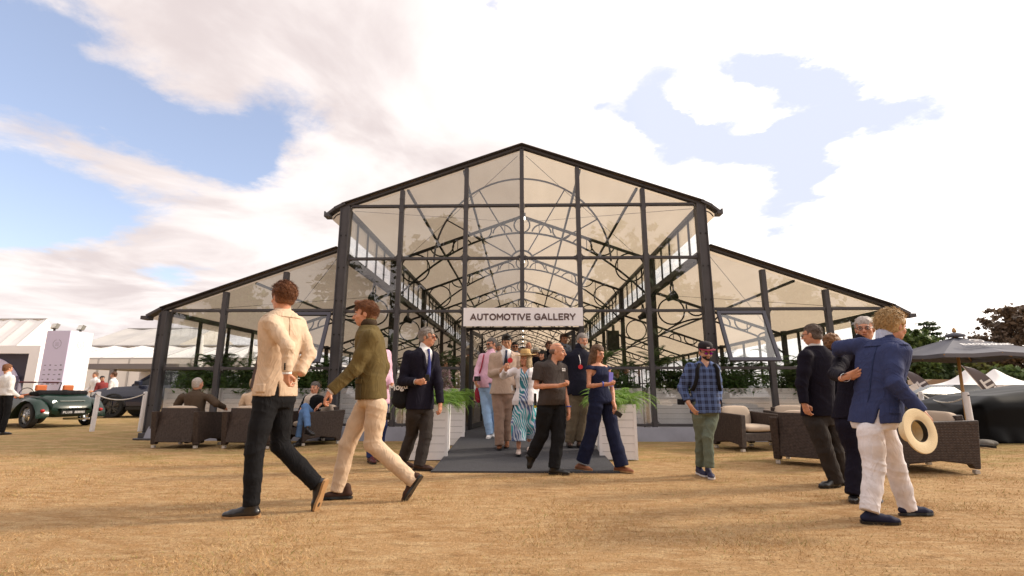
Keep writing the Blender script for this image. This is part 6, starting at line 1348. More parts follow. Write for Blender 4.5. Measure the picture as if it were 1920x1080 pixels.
def frond(mb, base, az, L_, droop, up, w_=.05, n=12, leaflet=True, rng=random, nf=None):
    """arched frond with leaflets on both sides"""
    pts = []; d = Vector((math.cos(az), math.sin(az), 0)); p = Vector(base); el = up
    for i in range(n+1):
        pts.append(p.copy()); dirv = d*math.cos(el)+Vector((0, 0, 1))*math.sin(el); p = p+dirv*(L_/n); el -= droop/n
    side = Vector((-d.y, d.x, 0))
    for i in range(n):
        a, b = pts[i], pts[i+1]; r = .004
        mb.add([a-side*r, a+side*r, b+side*r*.7, b-side*r*.7], [(0, 1, 2, 3)])
        if i < 1: continue
        f = i/n; lw = w_*math.sin(math.pi*min(1, f*.85+.12))
        t = (b-a).normalized(); up_ = side.cross(t)
        for s_ in (-1, 1):
            for q in (0, .5):
                c = a+(b-a)*q; tip = c+side*s_*lw*2+t*lw*1.1-Vector((0, 0, lw*.5)); m_ = (c+tip)/2+up_*lw*.12
                mb.add([c, m_+t*lw*.16, tip, m_-t*lw*.16], [(0, 1, 2, 3)])
def fern(x, y, z, R_, n, label, seed, mats=None, L0=.5, up=1.1, droop=2.2, w_=.045, name='fern', cat='plant', group=None, parent=None):
    rng = random.Random(seed); e = empty(name, (x, y, z), 0, label, cat, group)
    mb = MB()
    for i in range(n): a = rng.random()*6.283; frond(mb, (R_[0]*rng.uniform(-1, 1), R_[1]*rng.uniform(-1, 1), 0), a, L0*rng.uniform(.6, 1.15), droop*rng.uniform(.7, 1.2), up*rng.uniform(.5, 1.15), w_*rng.uniform(.8, 1.2), rng=rng)
    mb.build('fronds', mats or L_FERN, e); mb = MB()
    for i in range(6): mb.tube([(R_[0]*rng.uniform(-.5, .5), R_[1]*rng.uniform(-.5, .5), -.06), (rng.uniform(-.1, .1), rng.uniform(-.1, .1), .08)], .006, 5)
    mb.build('stems', M_STEM, e); return e
# planters flanking the carpet
gl = gnd(1160, 862); planter(gl.x+.02, gl.y+.28, R(-3), .52, .56, .80, 'tall white boarded planter with overflowing fern right of the carpet', 7)
fern(gl.x+.02, gl.y+.26, .80, (.22, .22), 90, 'bright green fern spilling over the white planter right of the carpet', 5, L0=.62)
g2 = gnd(1135, 838); planter(g2.x+.02, g2.y+.5, R(-3), .5, .56, .80, 'white boarded planter behind the tall one right of the carpet', 7)
fern(g2.x, g2.y+.5, .80, (.18, .2), 26, 'smaller fern in the rear white planter right of the carpet', 15, L0=.5)
for i, (px, py, lab) in enumerate(((800, 862, 'front'), (840, 835, 'rear'))):
    g = gnd(px, py); planter(g.x-.02, g.y+.35, R(4), .56, .78 if i == 0 else .7, .80, '%s white boarded planter left of the carpet beside the man in sunglasses' % lab, 7)
    fern(g.x+.02, g.y+.35, .80, (.24, .34), 90, 'bright green fern in the %s white planter left of the carpet' % lab, 25+i, L0=.60)
# peace lily flowers beside the right fern
mb = MB()
for i, (dx, dz) in enumerate(((-.14, .34), (-.10, .22))):
    mb.add([(dx, -.1, dz), (dx+.035, -.12, dz+.05), (dx, -.11, dz+.13), (dx-.03, -.12, dz+.05)], [(0, 1, 2, 3)]); mb.tube([(dx, -.05, -.1), (dx, -.1, dz)], .003, 4)
o = mb.build('white_lily', mat('lily_white', (.8, .8, .72), .6)); o.location = (gl.x, gl.y+.1, .8); tag(o, 'two white lily flowers rising from the fern right of the carpet', 'flower')
# planter rows behind the glass
def palm(x, y, z, hgt, label, seed, n=10, L0=.6, w_=.07, group=None):
    rng = random.Random(seed); e = empty('potted_palm', (x, y, z), 0, label, 'palm', group); mb = MB(); mf = MB()
    for k in range(3):
        bx, by = rng.uniform(-.12, .12), rng.uniform(-.08, .08); h = hgt*rng.uniform(.35, .65); mb.tube([(bx, by, -.05), (bx*1.3, by, h)], .011, 5)
        for i in range(n//3+1): frond(mf, (bx*1.3, by, h*rng.uniform(.6, 1)), rng.random()*6.283, L0*rng.uniform(.6, 1.1), rng.uniform(1.2, 2.2), rng.uniform(.9, 1.45), w_, 9, rng=rng)
    mb.build('stems', M_STEM, e); mf.build('fronds', L_DARK if seed % 3 else L_MID, e); return e
def shrub(x, y, z, r, label, seed, n=420, group=None, m=None, ls=.035):
    rng = random.Random(seed); mb = MB(); e = empty('leafy_shrub', (x, y, z), 0, label, 'shrub', group)
    for i in range(n):
        a = rng.random()*6.283; el = rng.uniform(-.3, 1.5); rr = rng.random()**.4; c = Vector((math.cos(a)*math.cos(el)*r[0], math.sin(a)*math.cos(el)*r[1], math.sin(el)*r[2]))*rr
        d = Vector((rng.gauss(0, 1), rng.gauss(0, 1), rng.gauss(-.2, .6))).normalized(); s_ = d.orthogonal().normalized(); l = ls*rng.uniform(.7, 1.6)
        mb.add([c, c+d*l+s_*l*.35, c+d*l*2.2, c+d*l-s_*l*.35], [(0, 1, 2, 3)])
    mb.build('leaves', m or L_DARK, e); return e
sides = ((-1, 'left'), (1, 'right')); ordn = ('first', 'second', 'third', 'fourth', 'fifth', 'sixth')
xsp = [1.95, 3.35, 4.7, 6.0, 7.25]
for s_, nm in sides:
    for i, x in enumerate(xsp):
        w_ = 1.22; planter(s_*x, Y0+.48, 0, w_, .5, .86, '%s white boarded planter right behind the front glass, counting %s from the entrance' % (ordn[i], nm), 8, .2, 'white planters in a row behind the front glass')
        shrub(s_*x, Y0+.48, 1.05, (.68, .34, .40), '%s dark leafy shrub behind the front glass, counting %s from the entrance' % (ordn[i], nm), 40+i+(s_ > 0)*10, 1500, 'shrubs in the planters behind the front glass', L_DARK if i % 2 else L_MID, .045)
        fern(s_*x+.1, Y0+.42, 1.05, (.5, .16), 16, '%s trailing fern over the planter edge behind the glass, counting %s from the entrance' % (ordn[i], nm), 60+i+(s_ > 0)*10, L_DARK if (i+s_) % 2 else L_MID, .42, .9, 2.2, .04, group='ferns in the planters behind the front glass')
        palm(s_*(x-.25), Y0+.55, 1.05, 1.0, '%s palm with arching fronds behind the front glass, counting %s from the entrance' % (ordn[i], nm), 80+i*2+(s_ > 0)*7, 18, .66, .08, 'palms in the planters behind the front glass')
        palm(s_*(x+.35), Y0+.55, 1.05, .75, 'low palm beside the %s tall palm, counting %s from the entrance' % (ordn[i], nm), 180+i*2+(s_ > 0)*7, 14, .55, .07, 'palms in the planters behind the front glass')
    for k in range(7):
        y = Y0+1.9+1.5*k; lab = ('%s white planter along the %s glass side wall, counting from the front' % ((ordn+('seventh',))[k], nm)); planter(s_*(WX-.45), y, R(90), 1.3, .46, .86, lab, 8, .2, 'white planters along the glass side walls')
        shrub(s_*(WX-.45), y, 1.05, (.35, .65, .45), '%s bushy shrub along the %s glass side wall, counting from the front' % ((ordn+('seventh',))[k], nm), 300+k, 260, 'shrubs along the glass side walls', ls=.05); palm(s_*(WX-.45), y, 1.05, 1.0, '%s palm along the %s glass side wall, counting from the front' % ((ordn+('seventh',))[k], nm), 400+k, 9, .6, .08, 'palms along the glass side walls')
# ------------------------------------------------------------------ white posts and ropes
mpost = mat('white_plastic_post', (.78, .76, .78), .35, .4, noise=.05, nscale=5)
def rope_post(g, lean, label, h=.98):
    e = empty('barrier_post', g, 0, label, 'post', 'white barrier posts'); e.rotation_euler = (0, R(lean), 0); mb = MB(); mb.lathe([(.052, 0), (.052, h-.02), (.046, h), (0, h+.004)], 20); mb.build('shaft', mpost, e, smooth=True, auto=40)
    mb = MB(); mb.lathe([(.0, 0), (.012, 0), (.012, .03), (0, .03)], 8, (.0, -.05, h-.06), M=Matrix.Rotation(R(90), 3, 'X')); mb.build('rope_eye', mfr, e); return e
pA, pB, pC, pD = gnd(172, 809), gnd(262, 809), gnd(1828, 838), gnd(1738, 812)
for g, l, lab in ((pA, 1, 'leftmost white barrier post standing before the green car'), (pB, 1, 'white barrier post right next to the gallery corner'), (pC, 0, 'rightmost white barrier post in front of the black covered car'), (pD, 0, 'white barrier post half hidden behind the man in the blue blazer')): rope_post(g, l, lab)
def rope(a, b, sag, label, z=.92):
    mb = MB(); pts = [a.lerp(b, t)+Vector((0, 0, z-4*sag*t*(1-t))) for t in np.linspace(0, 1, 26)]
    for ph in (0, 2.09, 4.19):
        q = []
        for i, p in enumerate(np.linspace(0, 1, 90)):
            c = a.lerp(b, float(p))+Vector((0, 0, z-4*sag*p*(1-p))); an = ph+p*75; q.append(c+Vector((0, math.cos(an)*.007, math.sin(an)*.007)))
        mb.tube(q, .008, 5)
    o = mb.build('barrier_rope', mat('white_rope', (.75, .72, .68), .8), smooth=True); tag(o, label, 'rope')
rope(pA+Vector((0, -.05, 0)), pB+Vector((0, -.05, 0)), .14, 'white twisted rope slung between the two left barrier posts'); rope(pD+Vector((0, -.05, 0)), pC+Vector((0, -.05, 0)), .16, 'white twisted rope slung between the two right barrier posts')
# ------------------------------------------------------------------ trees
def leaf_mesh(name, C_, n, size, seed, m, flat=.5, aspect=.55):
    """C_: list of (x,y,z,rx,ry,rz) clumps"""
    rng = np.random.default_rng(seed); C_ = np.array(C_); wv_ = C_[:, 3]*C_[:, 4]*C_[:, 5]; wv_ = wv_**.7; i = rng.choice(len(C_), n, p=wv_/wv_.sum()); d = rng.normal(size=(n, 3)); d /= np.linalg.norm(d, axis=1)[:, None]; r = np.minimum(np.abs(rng.normal(size=n))*.75, 1.9)
    c = C_[i, :3]+d*r[:, None]*C_[i, 3:]; nr = rng.normal(size=(n, 3))+np.array([0, 0, flat]); nr /= np.linalg.norm(nr, axis=1)[:, None]; t = np.cross(nr, rng.normal(size=(n, 3))); t /= np.linalg.norm(t, axis=1)[:, None]; b = np.cross(nr, t); s = size*(.5+rng.random(n))[:, None]
    v = np.stack([c-t*s, c+b*s*aspect, c+t*s, c-b*s*aspect], 1).reshape(-1, 3).astype(np.float32); me = bpy.data.meshes.new(name); me.vertices.add(4*n); me.vertices.foreach_set('co', v.ravel()); me.loops.add(4*n); me.loops.foreach_set('vertex_index', np.arange(4*n, dtype=np.int32))
    me.polygons.add(n); me.polygons.foreach_set('loop_start', np.arange(0, 4*n, 4, dtype=np.int32)); me.polygons.foreach_set('loop_total', np.full(n, 4, np.int32)); me.materials.append(m); me.update(); me.validate(); return me
M_BARK = mat('bark', (.07, .05, .04), .9, .1, noise=.3, nscale=3, bump=.5, bscale=8)
LT = [leafmat('tree_leaf_dark', (.05, .078, .03), (.10, .145, .055)), leafmat('tree_leaf_mid', (.06, .10, .03), (.12, .17, .05)), leafmat('tree_leaf_bronze', (.12, .085, .062), (.19, .14, .10)), leafmat('cedar_needles', (.04, .065, .035), (.08, .11, .055)), leafmat('tree_leaf_olive', (.12, .135, .035), (.21, .22, .07))]  # dark tree leaf tones lightened to stand in for distance haze
def tree(x, y, h, w_, label, seed, kind=0, n=6000, size=.3, cedar=False, group=None, name='tree', gap=1.0):
    rng = random.Random(seed); e = empty(name, (x, y, 0), 0, label, 'tree', group); mb = MB(); tr = h*.022+.1
    mb.tube([(0, 0, -.2), (rng.uniform(-.2, .2), 0, h*.3), (rng.uniform(-.4, .4), rng.uniform(-.3, .3), h*.6), (rng.uniform(-.5, .5), 0, h*.92)], [tr*1.4, tr, tr*.7, tr*.2], 8); cl = []
    if cedar:
        for k in range(9):
            z = h*(.42+.56*k/8.); sp = w_*.5*(1-.62*((k/8.))**1.5)
            for q in range(4):
                a = rng.random()*6.283; L = sp*rng.uniform(.5, 1); ex, ey = math.cos(a)*L, math.sin(a)*L; mb.tube([(0, 0, z-h*.06), (ex*.5, ey*.5, z-h*.01), (ex, ey, z)], [tr*.35, tr*.2, tr*.06], 5)
                cl.append((ex*.75, ey*.75, z+.1, sp*.42, sp*.42, h*.018)); cl.append((ex, ey, z+.05, sp*.26, sp*.26, h*.014))
            cl.append((0, 0, z+h*.02, sp*.35, sp*.35, h*.02))
    else:
        for k in range(40):
            a = rng.random()*6.283; z = h*rng.uniform(.12, .95); f = math.sin(math.pi*min(1, (z/h)*.85+.08))**.6; L = w_*.5*f*rng.uniform(.35, .95); ex, ey = math.cos(a)*L, math.sin(a)*L
            mb.tube([(0, 0, z*.75), (ex*.5, ey*.5, z*.9), (ex, ey, z)], [tr*.4, tr*.2, tr*.05], 5); r = w_*.125*rng.uniform(.45, 1.4)*gap; cl.append((ex, ey, z, r, r, r*.75)); cl.append((ex*.5, ey*.5, z-.05*h, r*.9, r*.9, r*.6))
        for k in range(34): a = rng.random()*6.283; L = w_*.52*rng.uniform(.7, 1.05); z = h*rng.uniform(.2, 1.0); f = math.sin(math.pi*min(1, (z/h)*.85+.05))**.6; r = w_*.06*rng.uniform(.7, 1.4); cl.append((math.cos(a)*L*f, math.sin(a)*L*f, z, r, r, r*.8))
    mb.build('trunk', M_BARK, e); me = leaf_mesh('crown', cl, n, size, seed, LT[3 if cedar else kind], 1.5 if cedar else .5); o = bpy.data.objects.new('crown', me); C.objects.link(o); o.parent = e; return e
def tree_px(px, Y, ytop, wpx, label, seed, **k):
    b = at(px, 700, Y); t = at(px, ytop, Y); return tree(b.x, Y, t.z, wpx*Y/FPX, label, seed, **k)
tree_px(1720, 62, 618, 70, 'mid green tree immediately right of the gallery corner', 1, kind=1, n=9000, size=.28)
tree_px(1690, 70, 655, 70, 'low dark tree touching the right gallery corner', 12, kind=0, n=5000, size=.28)
tree_px(1752, 85, 606, 75, 'flat topped cedar rising behind the grey parasol', 2, cedar=True, n=5200, size=.3)
tree_px(1768, 66, 662, 95, 'dark broad tree under the left half of the grey parasol', 3, kind=0, n=8000, size=.3)
tree_px(1815, 70, 668, 80, 'dark tree right of the parasol pole', 4, kind=0, n=7000, size=.3)
tree_px(1846, 74, 622, 55, 'thin open crowned tree between the parasol and the bronze tree', 5, kind=2, n=1500, size=.24, gap=.8)
tree_px(1856, 60, 668, 75, 'olive green bushy tree behind the right feather flag', 6, kind=4, n=6500, size=.26)
tree_px(1912, 58, 575, 95, 'tall bronze leaved tree at the right edge of the lawn', 7, kind=2, n=14000, size=.26)
tree_px(1985, 64, 570, 110, 'second tall bronze leaved tree beyond the right edge', 8, kind=2, n=8000, size=.3)
tree_px(1895, 50, 690, 90, 'low green thicket below the bronze tree', 9, kind=1, n=5000, size=.24)
tree_px(272, 95, 627, 38, 'small flat cedar above the clear roofed tent at left', 10, cedar=True, n=2600, size=.28)
tree_px(392, 80, 618, 60, 'pale cedar seen through the left side glass', 11, cedar=True, n=4500, size=.28)
for i, (px, yt, wp, kd) in enumerate(((1740, 690, 90, 0), (1800, 700, 90, 1), (1865, 700, 90, 0), (1935, 695, 100, 1))):
    tree_px(px, 90, yt-30, wp, '%s dark tree in the far belt behind the white pagoda tents' % ordn[i], 20+i, kind=kd, n=5000, size=.4, group='far tree belt at the right')
# trees behind the photographer, seen only in the glass
for i, (x, y, h, w_, c) in enumerate(((-6.2, -17, 14.2, 11, True), (9.5, -20, 15.0, 8.5, False), (17, -26, 11, 9, True), (-19, -30, 15, 10, True), (-31, -30, 13, 8, False), (29, -32, 13, 9, False), (2.5, -40, 13, 10, True))):
    tree(x, y, h, w_, ('cedar mirrored in the upper left panes', 'tree mirrored in the upper right panes', 'cedar mirrored in the right wing glass', 'cedar mirrored in the left wing glass', 'tree mirrored in the outer left panes', 'tree mirrored in the outer right panes', 'cedar mirrored above the entrance sign')[i]+' of the gallery', 50+i, kind=0, n=9000, size=.3, cedar=c)
for i in range(13):
    rx = -78+13*i; tree(rx, -44-3*(i % 3), 10.5+2.2*math.sin(i*2.1), 17, '%s tree of the belt behind the photographer, counting from the left' % ('first', 'second', 'third', 'fourth', 'fifth', 'sixth', 'seventh', 'eighth', 'ninth', 'tenth', 'eleventh', 'twelfth', 'thirteenth')[i], 90+i, kind=i % 2, n=4500, size=.75, group='tree belt mirrored in the lower panes')
# ------------------------------------------------------------------ tents and stands at the left
mtent = mat('white_tent_cloth', (.80, .78, .77), .7, .2, noise=.04, nscale=.5); mtg = mat('grey_tent_cloth', (.50, .48, .46), .6, .3, noise=.1, nscale=.4)
malu = mat('aluminium_frame', (.5, .49, .49), .4, .5, metal=.6)
def tentroof(pts, name, m, par): mb = MB(); mb.add(pts, [tuple(range(len(pts)))]); return mb.build(name, m, par)
def marquee(x0, x1, y0, y1, ze, zr, label, clear=False, ridge='x', nb=4, zf=.5):
    e = empty('marquee', ((x0+x1)/2, y0, 0), 0, label, 'marquee'); cx, w_, d = (x0+x1)/2, (x1-x0)/2, y1-y0; mr_ = mtg if clear else mtent
    for i in range(nb):
        a, b = -w_+2*w_*i/nb, -w_+2*w_*(i+1)/nb
        if ridge == 'x':
            for q, (ya, yb, za, zb) in enumerate(((0, d/2, ze, zr), (d/2, d, zr, ze))): mb = MB(); s_ = .18; mb.add([(a, ya, za), ((a+b)/2, ya, za-s_*.2), (b, ya, za), (b, yb, zb), ((a+b)/2, yb, zb-s_), (a, yb, zb)], [(0, 1, 4, 5), (1, 2, 3, 4)]); mb.build('roof_panel', mr_, e)
        mb = MB(); mb.box(a+.04, b-.04, -.04, .04, ze-zf, ze); mb.build('fascia', mtent, e); mb = MB(); mb.box(a+.06, b-.06, 0, .03, 0, ze-zf-.02); mb.build('wall_panel', mtent, e)
        mb = MB(); mb.box(a-.05, a+.05, -.07, .05, 0, ze); mb.build('frame_post', malu, e)
    if ridge == 'x':
        for s_ in (-w_, w_): mb = MB(); mb.add([(s_, 0, ze), (s_, d, ze), (s_, d/2, zr)], [(0, 1, 2)]); mb.add([(s_, 0, 0), (s_, d, 0), (s_, d, ze), (s_, 0, ze)], [(0, 1, 2, 3)]); mb.build('gable', mtent if not clear else mr_, e)
        mb = MB(); mb.bar((-w_, d/2, zr), (w_, d/2, zr), .1, .1); mb.bar((-w_, 0, ze), (w_, 0, ze), .1, .1)
        for i in range(nb+1): a = -w_+2*w_*i/nb; mb.bar((a, -.05, ze+.02), (a, d/2, zr+.02), .03, .03)
        mb.build('roof_frame', malu, e)
    return e
def X(px, Y): return at(px, 733, Y).x
marquee(X(-130, 44), X(12, 44), 44, 49, at(0, 650, 44).z, at(0, 598, 46.5).z, 'large white marquee with high roof at the far left edge')
marquee(X(60, 36), X(470, 36), 36, 44, at(200, 672, 36).z, at(200, 648, 40).z, 'long low white marquee behind the grey canopy', nb=7)
marquee(X(110, 60), X(305, 60), 60, 78, at(173, 655, 60).z, at(173, 616, 69).z, 'clear roofed tent with aluminium frame rising behind the white marquee', clear=True, nb=3)
marquee(X(262, 75), X(340, 75), 75, 88, at(290, 660, 75).z, at(290, 632, 80).z, 'small grey roofed tent under the cedar at left', clear=True, nb=2)
marquee(X(470, 48), X(780, 48), 48, 60, at(500, 700, 48).z, at(500, 680, 50).z, 'far white marquee seen through the left side glass', nb=5)
# lattice truss of the left marquee front
def info_tower():
    Y = 20.5; a = at(114, 733, Y); e = empty('info_tower', (a.x, Y, 0), R(38), 'white and lilac exhibition tower with laurel wreath logos and two floodlights on top', 'exhibition tower'); w_ = 1.05; h = at(114, 620, Y).z
    mb = MB(); mb.box(-.98, 0, .012, 1.10, 0, h); mb.build('right_face', mat('white_board', (.90, .89, .92), .5), e)
    e.rotation_euler.z = R(0); 
    e2 = MB(); e2.box(-.985, -.004, -.03, .01, 0, h-.005); e2.build('left_face', mat('lilac_board', (.62, .58, .78), .5), e)
    m = mat('print_grey', (.22, .21, .27), .6); mb = MB()
    for cx, sc, y_ in ((-.48, 1, -.034), (.55, .9, -.004)):
        for s_ in (-1, 1):
            for k in range(9):
                t = R(-70+k*17); px_, pz = cx+s_*.17*sc*math.cos(t), h-.55+.17*sc*math.sin(t); mb.add([(px_, y_, pz-.02), (px_+s_*.02, y_, pz), (px_, y_, pz+.025), (px_-s_*.012, y_, pz)], [(0, 1, 2, 3)])
        for k in range(3): mb.box(cx-.08*sc, cx+.08*sc, y_-.001, y_+.001, h-.52-.05*k, h-.51-.05*k)
        mb.box(cx-.06, cx+.06, y_-.001, y_+.001, h-.76, h-.745)
    fr_ = [v for v in mb.v]; mb.v = [((v[0], v[1], v[2]) if v[0] < 0 else (.006+(v[1]+.004), .55+(v[0]-.55), v[2])) for v in fr_]
    mb.build('wreath_logo', m, e)['kind'] = 'stuff'
    mb = MB(); rng = random.Random(4)
    for r_ in range(5):
        for c_ in range(4): x = -.86+c_*.22; z = h-1.45-r_*.19; q = rng.uniform(.04, .09); mb.box(x, x+q*1.5, -.034, -.032, z, z+.03+.02*(c_ % 2))
    mb.build('sponsor_logos', m, e)['kind'] = 'stuff'
    for i, x in enumerate((-.4, .5)):
        f = empty('floodlight', (a.x-.55+x*.7, Y+.1+(x > 0)*.55, h), R(-20), ('left', 'right')[i]+' floodlight on top of the white and lilac tower', 'floodlight'); mb = MB(); mb.box(-.03, .03, -.03, .03, 0, .10); mb.build('bracket', mdk, f); M = Matrix.Translation((0, 0, .2)) @ Matrix.Rotation(R(-20), 4, 'X'); mb = MB(); mb.box(-.17, .17, -.05, .08, -.11, .11, M=M); mb.build('housing', mat('grey_metal_housing', (.2, .19, .17), .5), f, bevel=.01); mb = MB(); mb.box(-.15, .15, -.058, -.05, -.095, .095, M=M); mb.build('lens', mat('flood_lens', (.75, .75, .7), .15), f)
info_tower()
def left_stand():
    Y = 22.5; a = at(0, 733, Y); e = empty('display_stand', (a.x, Y, 0), 0, 'white display stand with lilac arch and dark panel at the left edge', 'display stand'); h = at(0, 648, Y).z; k = Y/FPX
    mb = MB(); mb.box(-60*k, 62*k, 0, .2, h-.35, h); mb.box(42*k, 62*k, .0, .2, 0, h-.35); mb.box(-60*k, -38*k, .0, .2, 0, h-.35); mb.build('frame', MATS['white_board'], e)
    mb = MB(); mb.box(-38*k, 42*k, .25, .3, 0, h-.35); mb.build('back_panel', mat('dark_violet_panel', (.05, .045, .07), .5), e)
    mb = MB(); pts = [(42*k*1.0-R_*0, 0) for R_ in ()]; n = 18; poly = [(-38*k, 0), (-38*k, h-.5)]+[(-38*k+76*k*math.sin(t), (h-.5)*math.cos(t)*.98+.02) for t in np.linspace(.05, math.pi/2, n)]; mb.ext(poly, 'y', .20, .24); mb.build('arch_panel', MATS['lilac_board'], e); mb = MB(); mb.box(-38*k, 24*k, .14, .18, 0, h*.55); mb.build('screen', mat('violet_screen', (.12, .10, .18), .3), e)
left_stand()
def pergola():
    Y = 24; x0, x1 = X(150, Y), X(330, Y); e = empty('canopy_stand', (x0, Y, 0), 0, 'grey flat roofed canopy stand with white counter behind the cars', 'canopy'); z1, z0 = at(200, 682, Y).z, at(200, 692, Y).z; w_ = x1-x0; mg = mat('warm_grey_frame', (.20, .18, .18), .5)
    mb = MB(); mb.box(0, w_, 0, 4, z0, z1); mb.build('roof', mg, e); 
    for px in (203, 330): mb = MB(); x = X(px, Y)-x0; mb.box(x-.1, x+.1, 0, .2, 0, z0-.01); mb.build('post', mg, e)
    mb = MB(); mb.box(0, w_*.42, 3.6, 3.7, 0, z0-.02); mb.build('back_wall', MATS['white_board'], e); mb = MB(); mb.box(w_*.42, w_, 3.2, 3.3, .4, z0-.02); mb.build('banner_wall', mat('brown_grey_banner', (.14, .12, .13), .5), e)
    mb = MB(); mb.box(.2, 1.25, -.5, 0, 0, .98); mb.box(.12, 1.35, -.6, .08, .98, 1.03); mb.build('counter', MATS['white_board'], e)
pergola()
def closed_parasol(px, Y, ytop, label):
    b = at(px, 733, Y); t = at(px, ytop, Y).z; e = empty('closed_parasol', (b.x, Y, 0), 0, label, 'parasol'); mb = MB(); mb.tube([(0, 0, 0), (0, 0, t)], .03, 8); mb.build('pole', mtent, e); mb = MB(); mb.lathe([(.09, t-2.0), (.16, t-1.9), (.13, t-1.0), (.05, t-.1), (0, t)], 12); mb.build('folded_canopy', mtent, e, smooth=True)
closed_parasol(366, 18, 625, 'closed white parasol beyond the left wing, nearest the corner'); closed_parasol(463, 20, 628, 'closed white parasol beyond the left wing, farther from the corner')
# ------------------------------------------------------------------ cars
mglasscar = glassmat('car_glass', (.55, .6, .6), 0, 1.2); mrub = mat('tyre_rubber', (.02, .02, .02), .8); mchr = mat('chrome', (.7, .7, .7), .15, metal=1.0)
def wheel(par, loc, r, w_, spoke='alloy', name='wheel', side=1):
    e = empty(name, loc, 0); e.parent = par; 
    prof = [(r*.68, -w_/2), (r*.93, -w_/2), (r, -w_*.35), (r, w_*.35), (r*.93, w_/2), (r*.68, w_/2)]; M = Matrix.Rotation(R(90), 3, 'X'); mb = MB(); mb.lathe(prof, 28, M=M, cap=False); mb.build('tyre', mrub, e, smooth=True, auto=40)
    mb = MB(); mb.lathe([(r*.69, -w_/2+.01), (r*.70, w_/2-.01), (r*.64, w_/2-.03), (r*.60, 0), (r*.64, -w_/2+.03)], 24, M=M, cap=False); y = side*(w_/2-.03)
    if spoke == 'wire':
        for k in range(32):
            a = k*math.pi/16; b = a+(.35 if k % 2 else -.35); mb.tube([(math.cos(b)*.05, y+side*.02, math.sin(b)*.05), (math.cos(a)*r*.64, y*.5, math.sin(a)*r*.64)], .004, 4)
        mb.lathe([(.0, .05), (.045, .045), (.05, 0), (.05, -.06)], 12, (0, y+side*.01, 0), M=Matrix.Rotation(R(-90*side), 3, 'X'))
    else:
        for k in range(5):
            for da in (-.13, .13): a = k*2*math.pi/5+da; mb.bar((math.cos(a)*.03, y, math.sin(a)*.03), (math.cos(a+da*.3)*r*.66, y, math.sin(a+da*.3)*r*.66), .035, .03, up=(0, 1, 0))
        mb.lathe([(0, -.02), (r*.5, -.02), (r*.5, -.04), (0, -.04)], 20, (0, 0, 0), M=M)
    mb.build('rim', mchr if spoke == 'wire' else mat('dark_alloy', (.10, .10, .10), .35, metal=.6), e); return e
def shell(name, secs, m, par, closed=True, smooth=True, auto=35, bev=0):
    """secs: list of (x, [(y,z)...]) half sections mirrored in y -> lofted"""
    mb = MB(); n = None; vs = []
    for x, pts in secs:
        full = [(y, z) for y, z in pts]+[(-y, z) for y, z in reversed(pts)]; n = len(full); vs += [(x, y, z) for y, z in full]
    fs = [(i*n+k, i*n+(k+1) % n, (i+1)*n+(k+1) % n, (i+1)*n+k) for i in range(len(secs)-1) for k in range(n)]; fs += [tuple(range(n-1, -1, -1)), tuple((len(secs)-1)*n+k for k in range(n))]
    mb.add(vs, fs); o = mb.build(name, m, par, smooth=smooth, auto=auto); return o
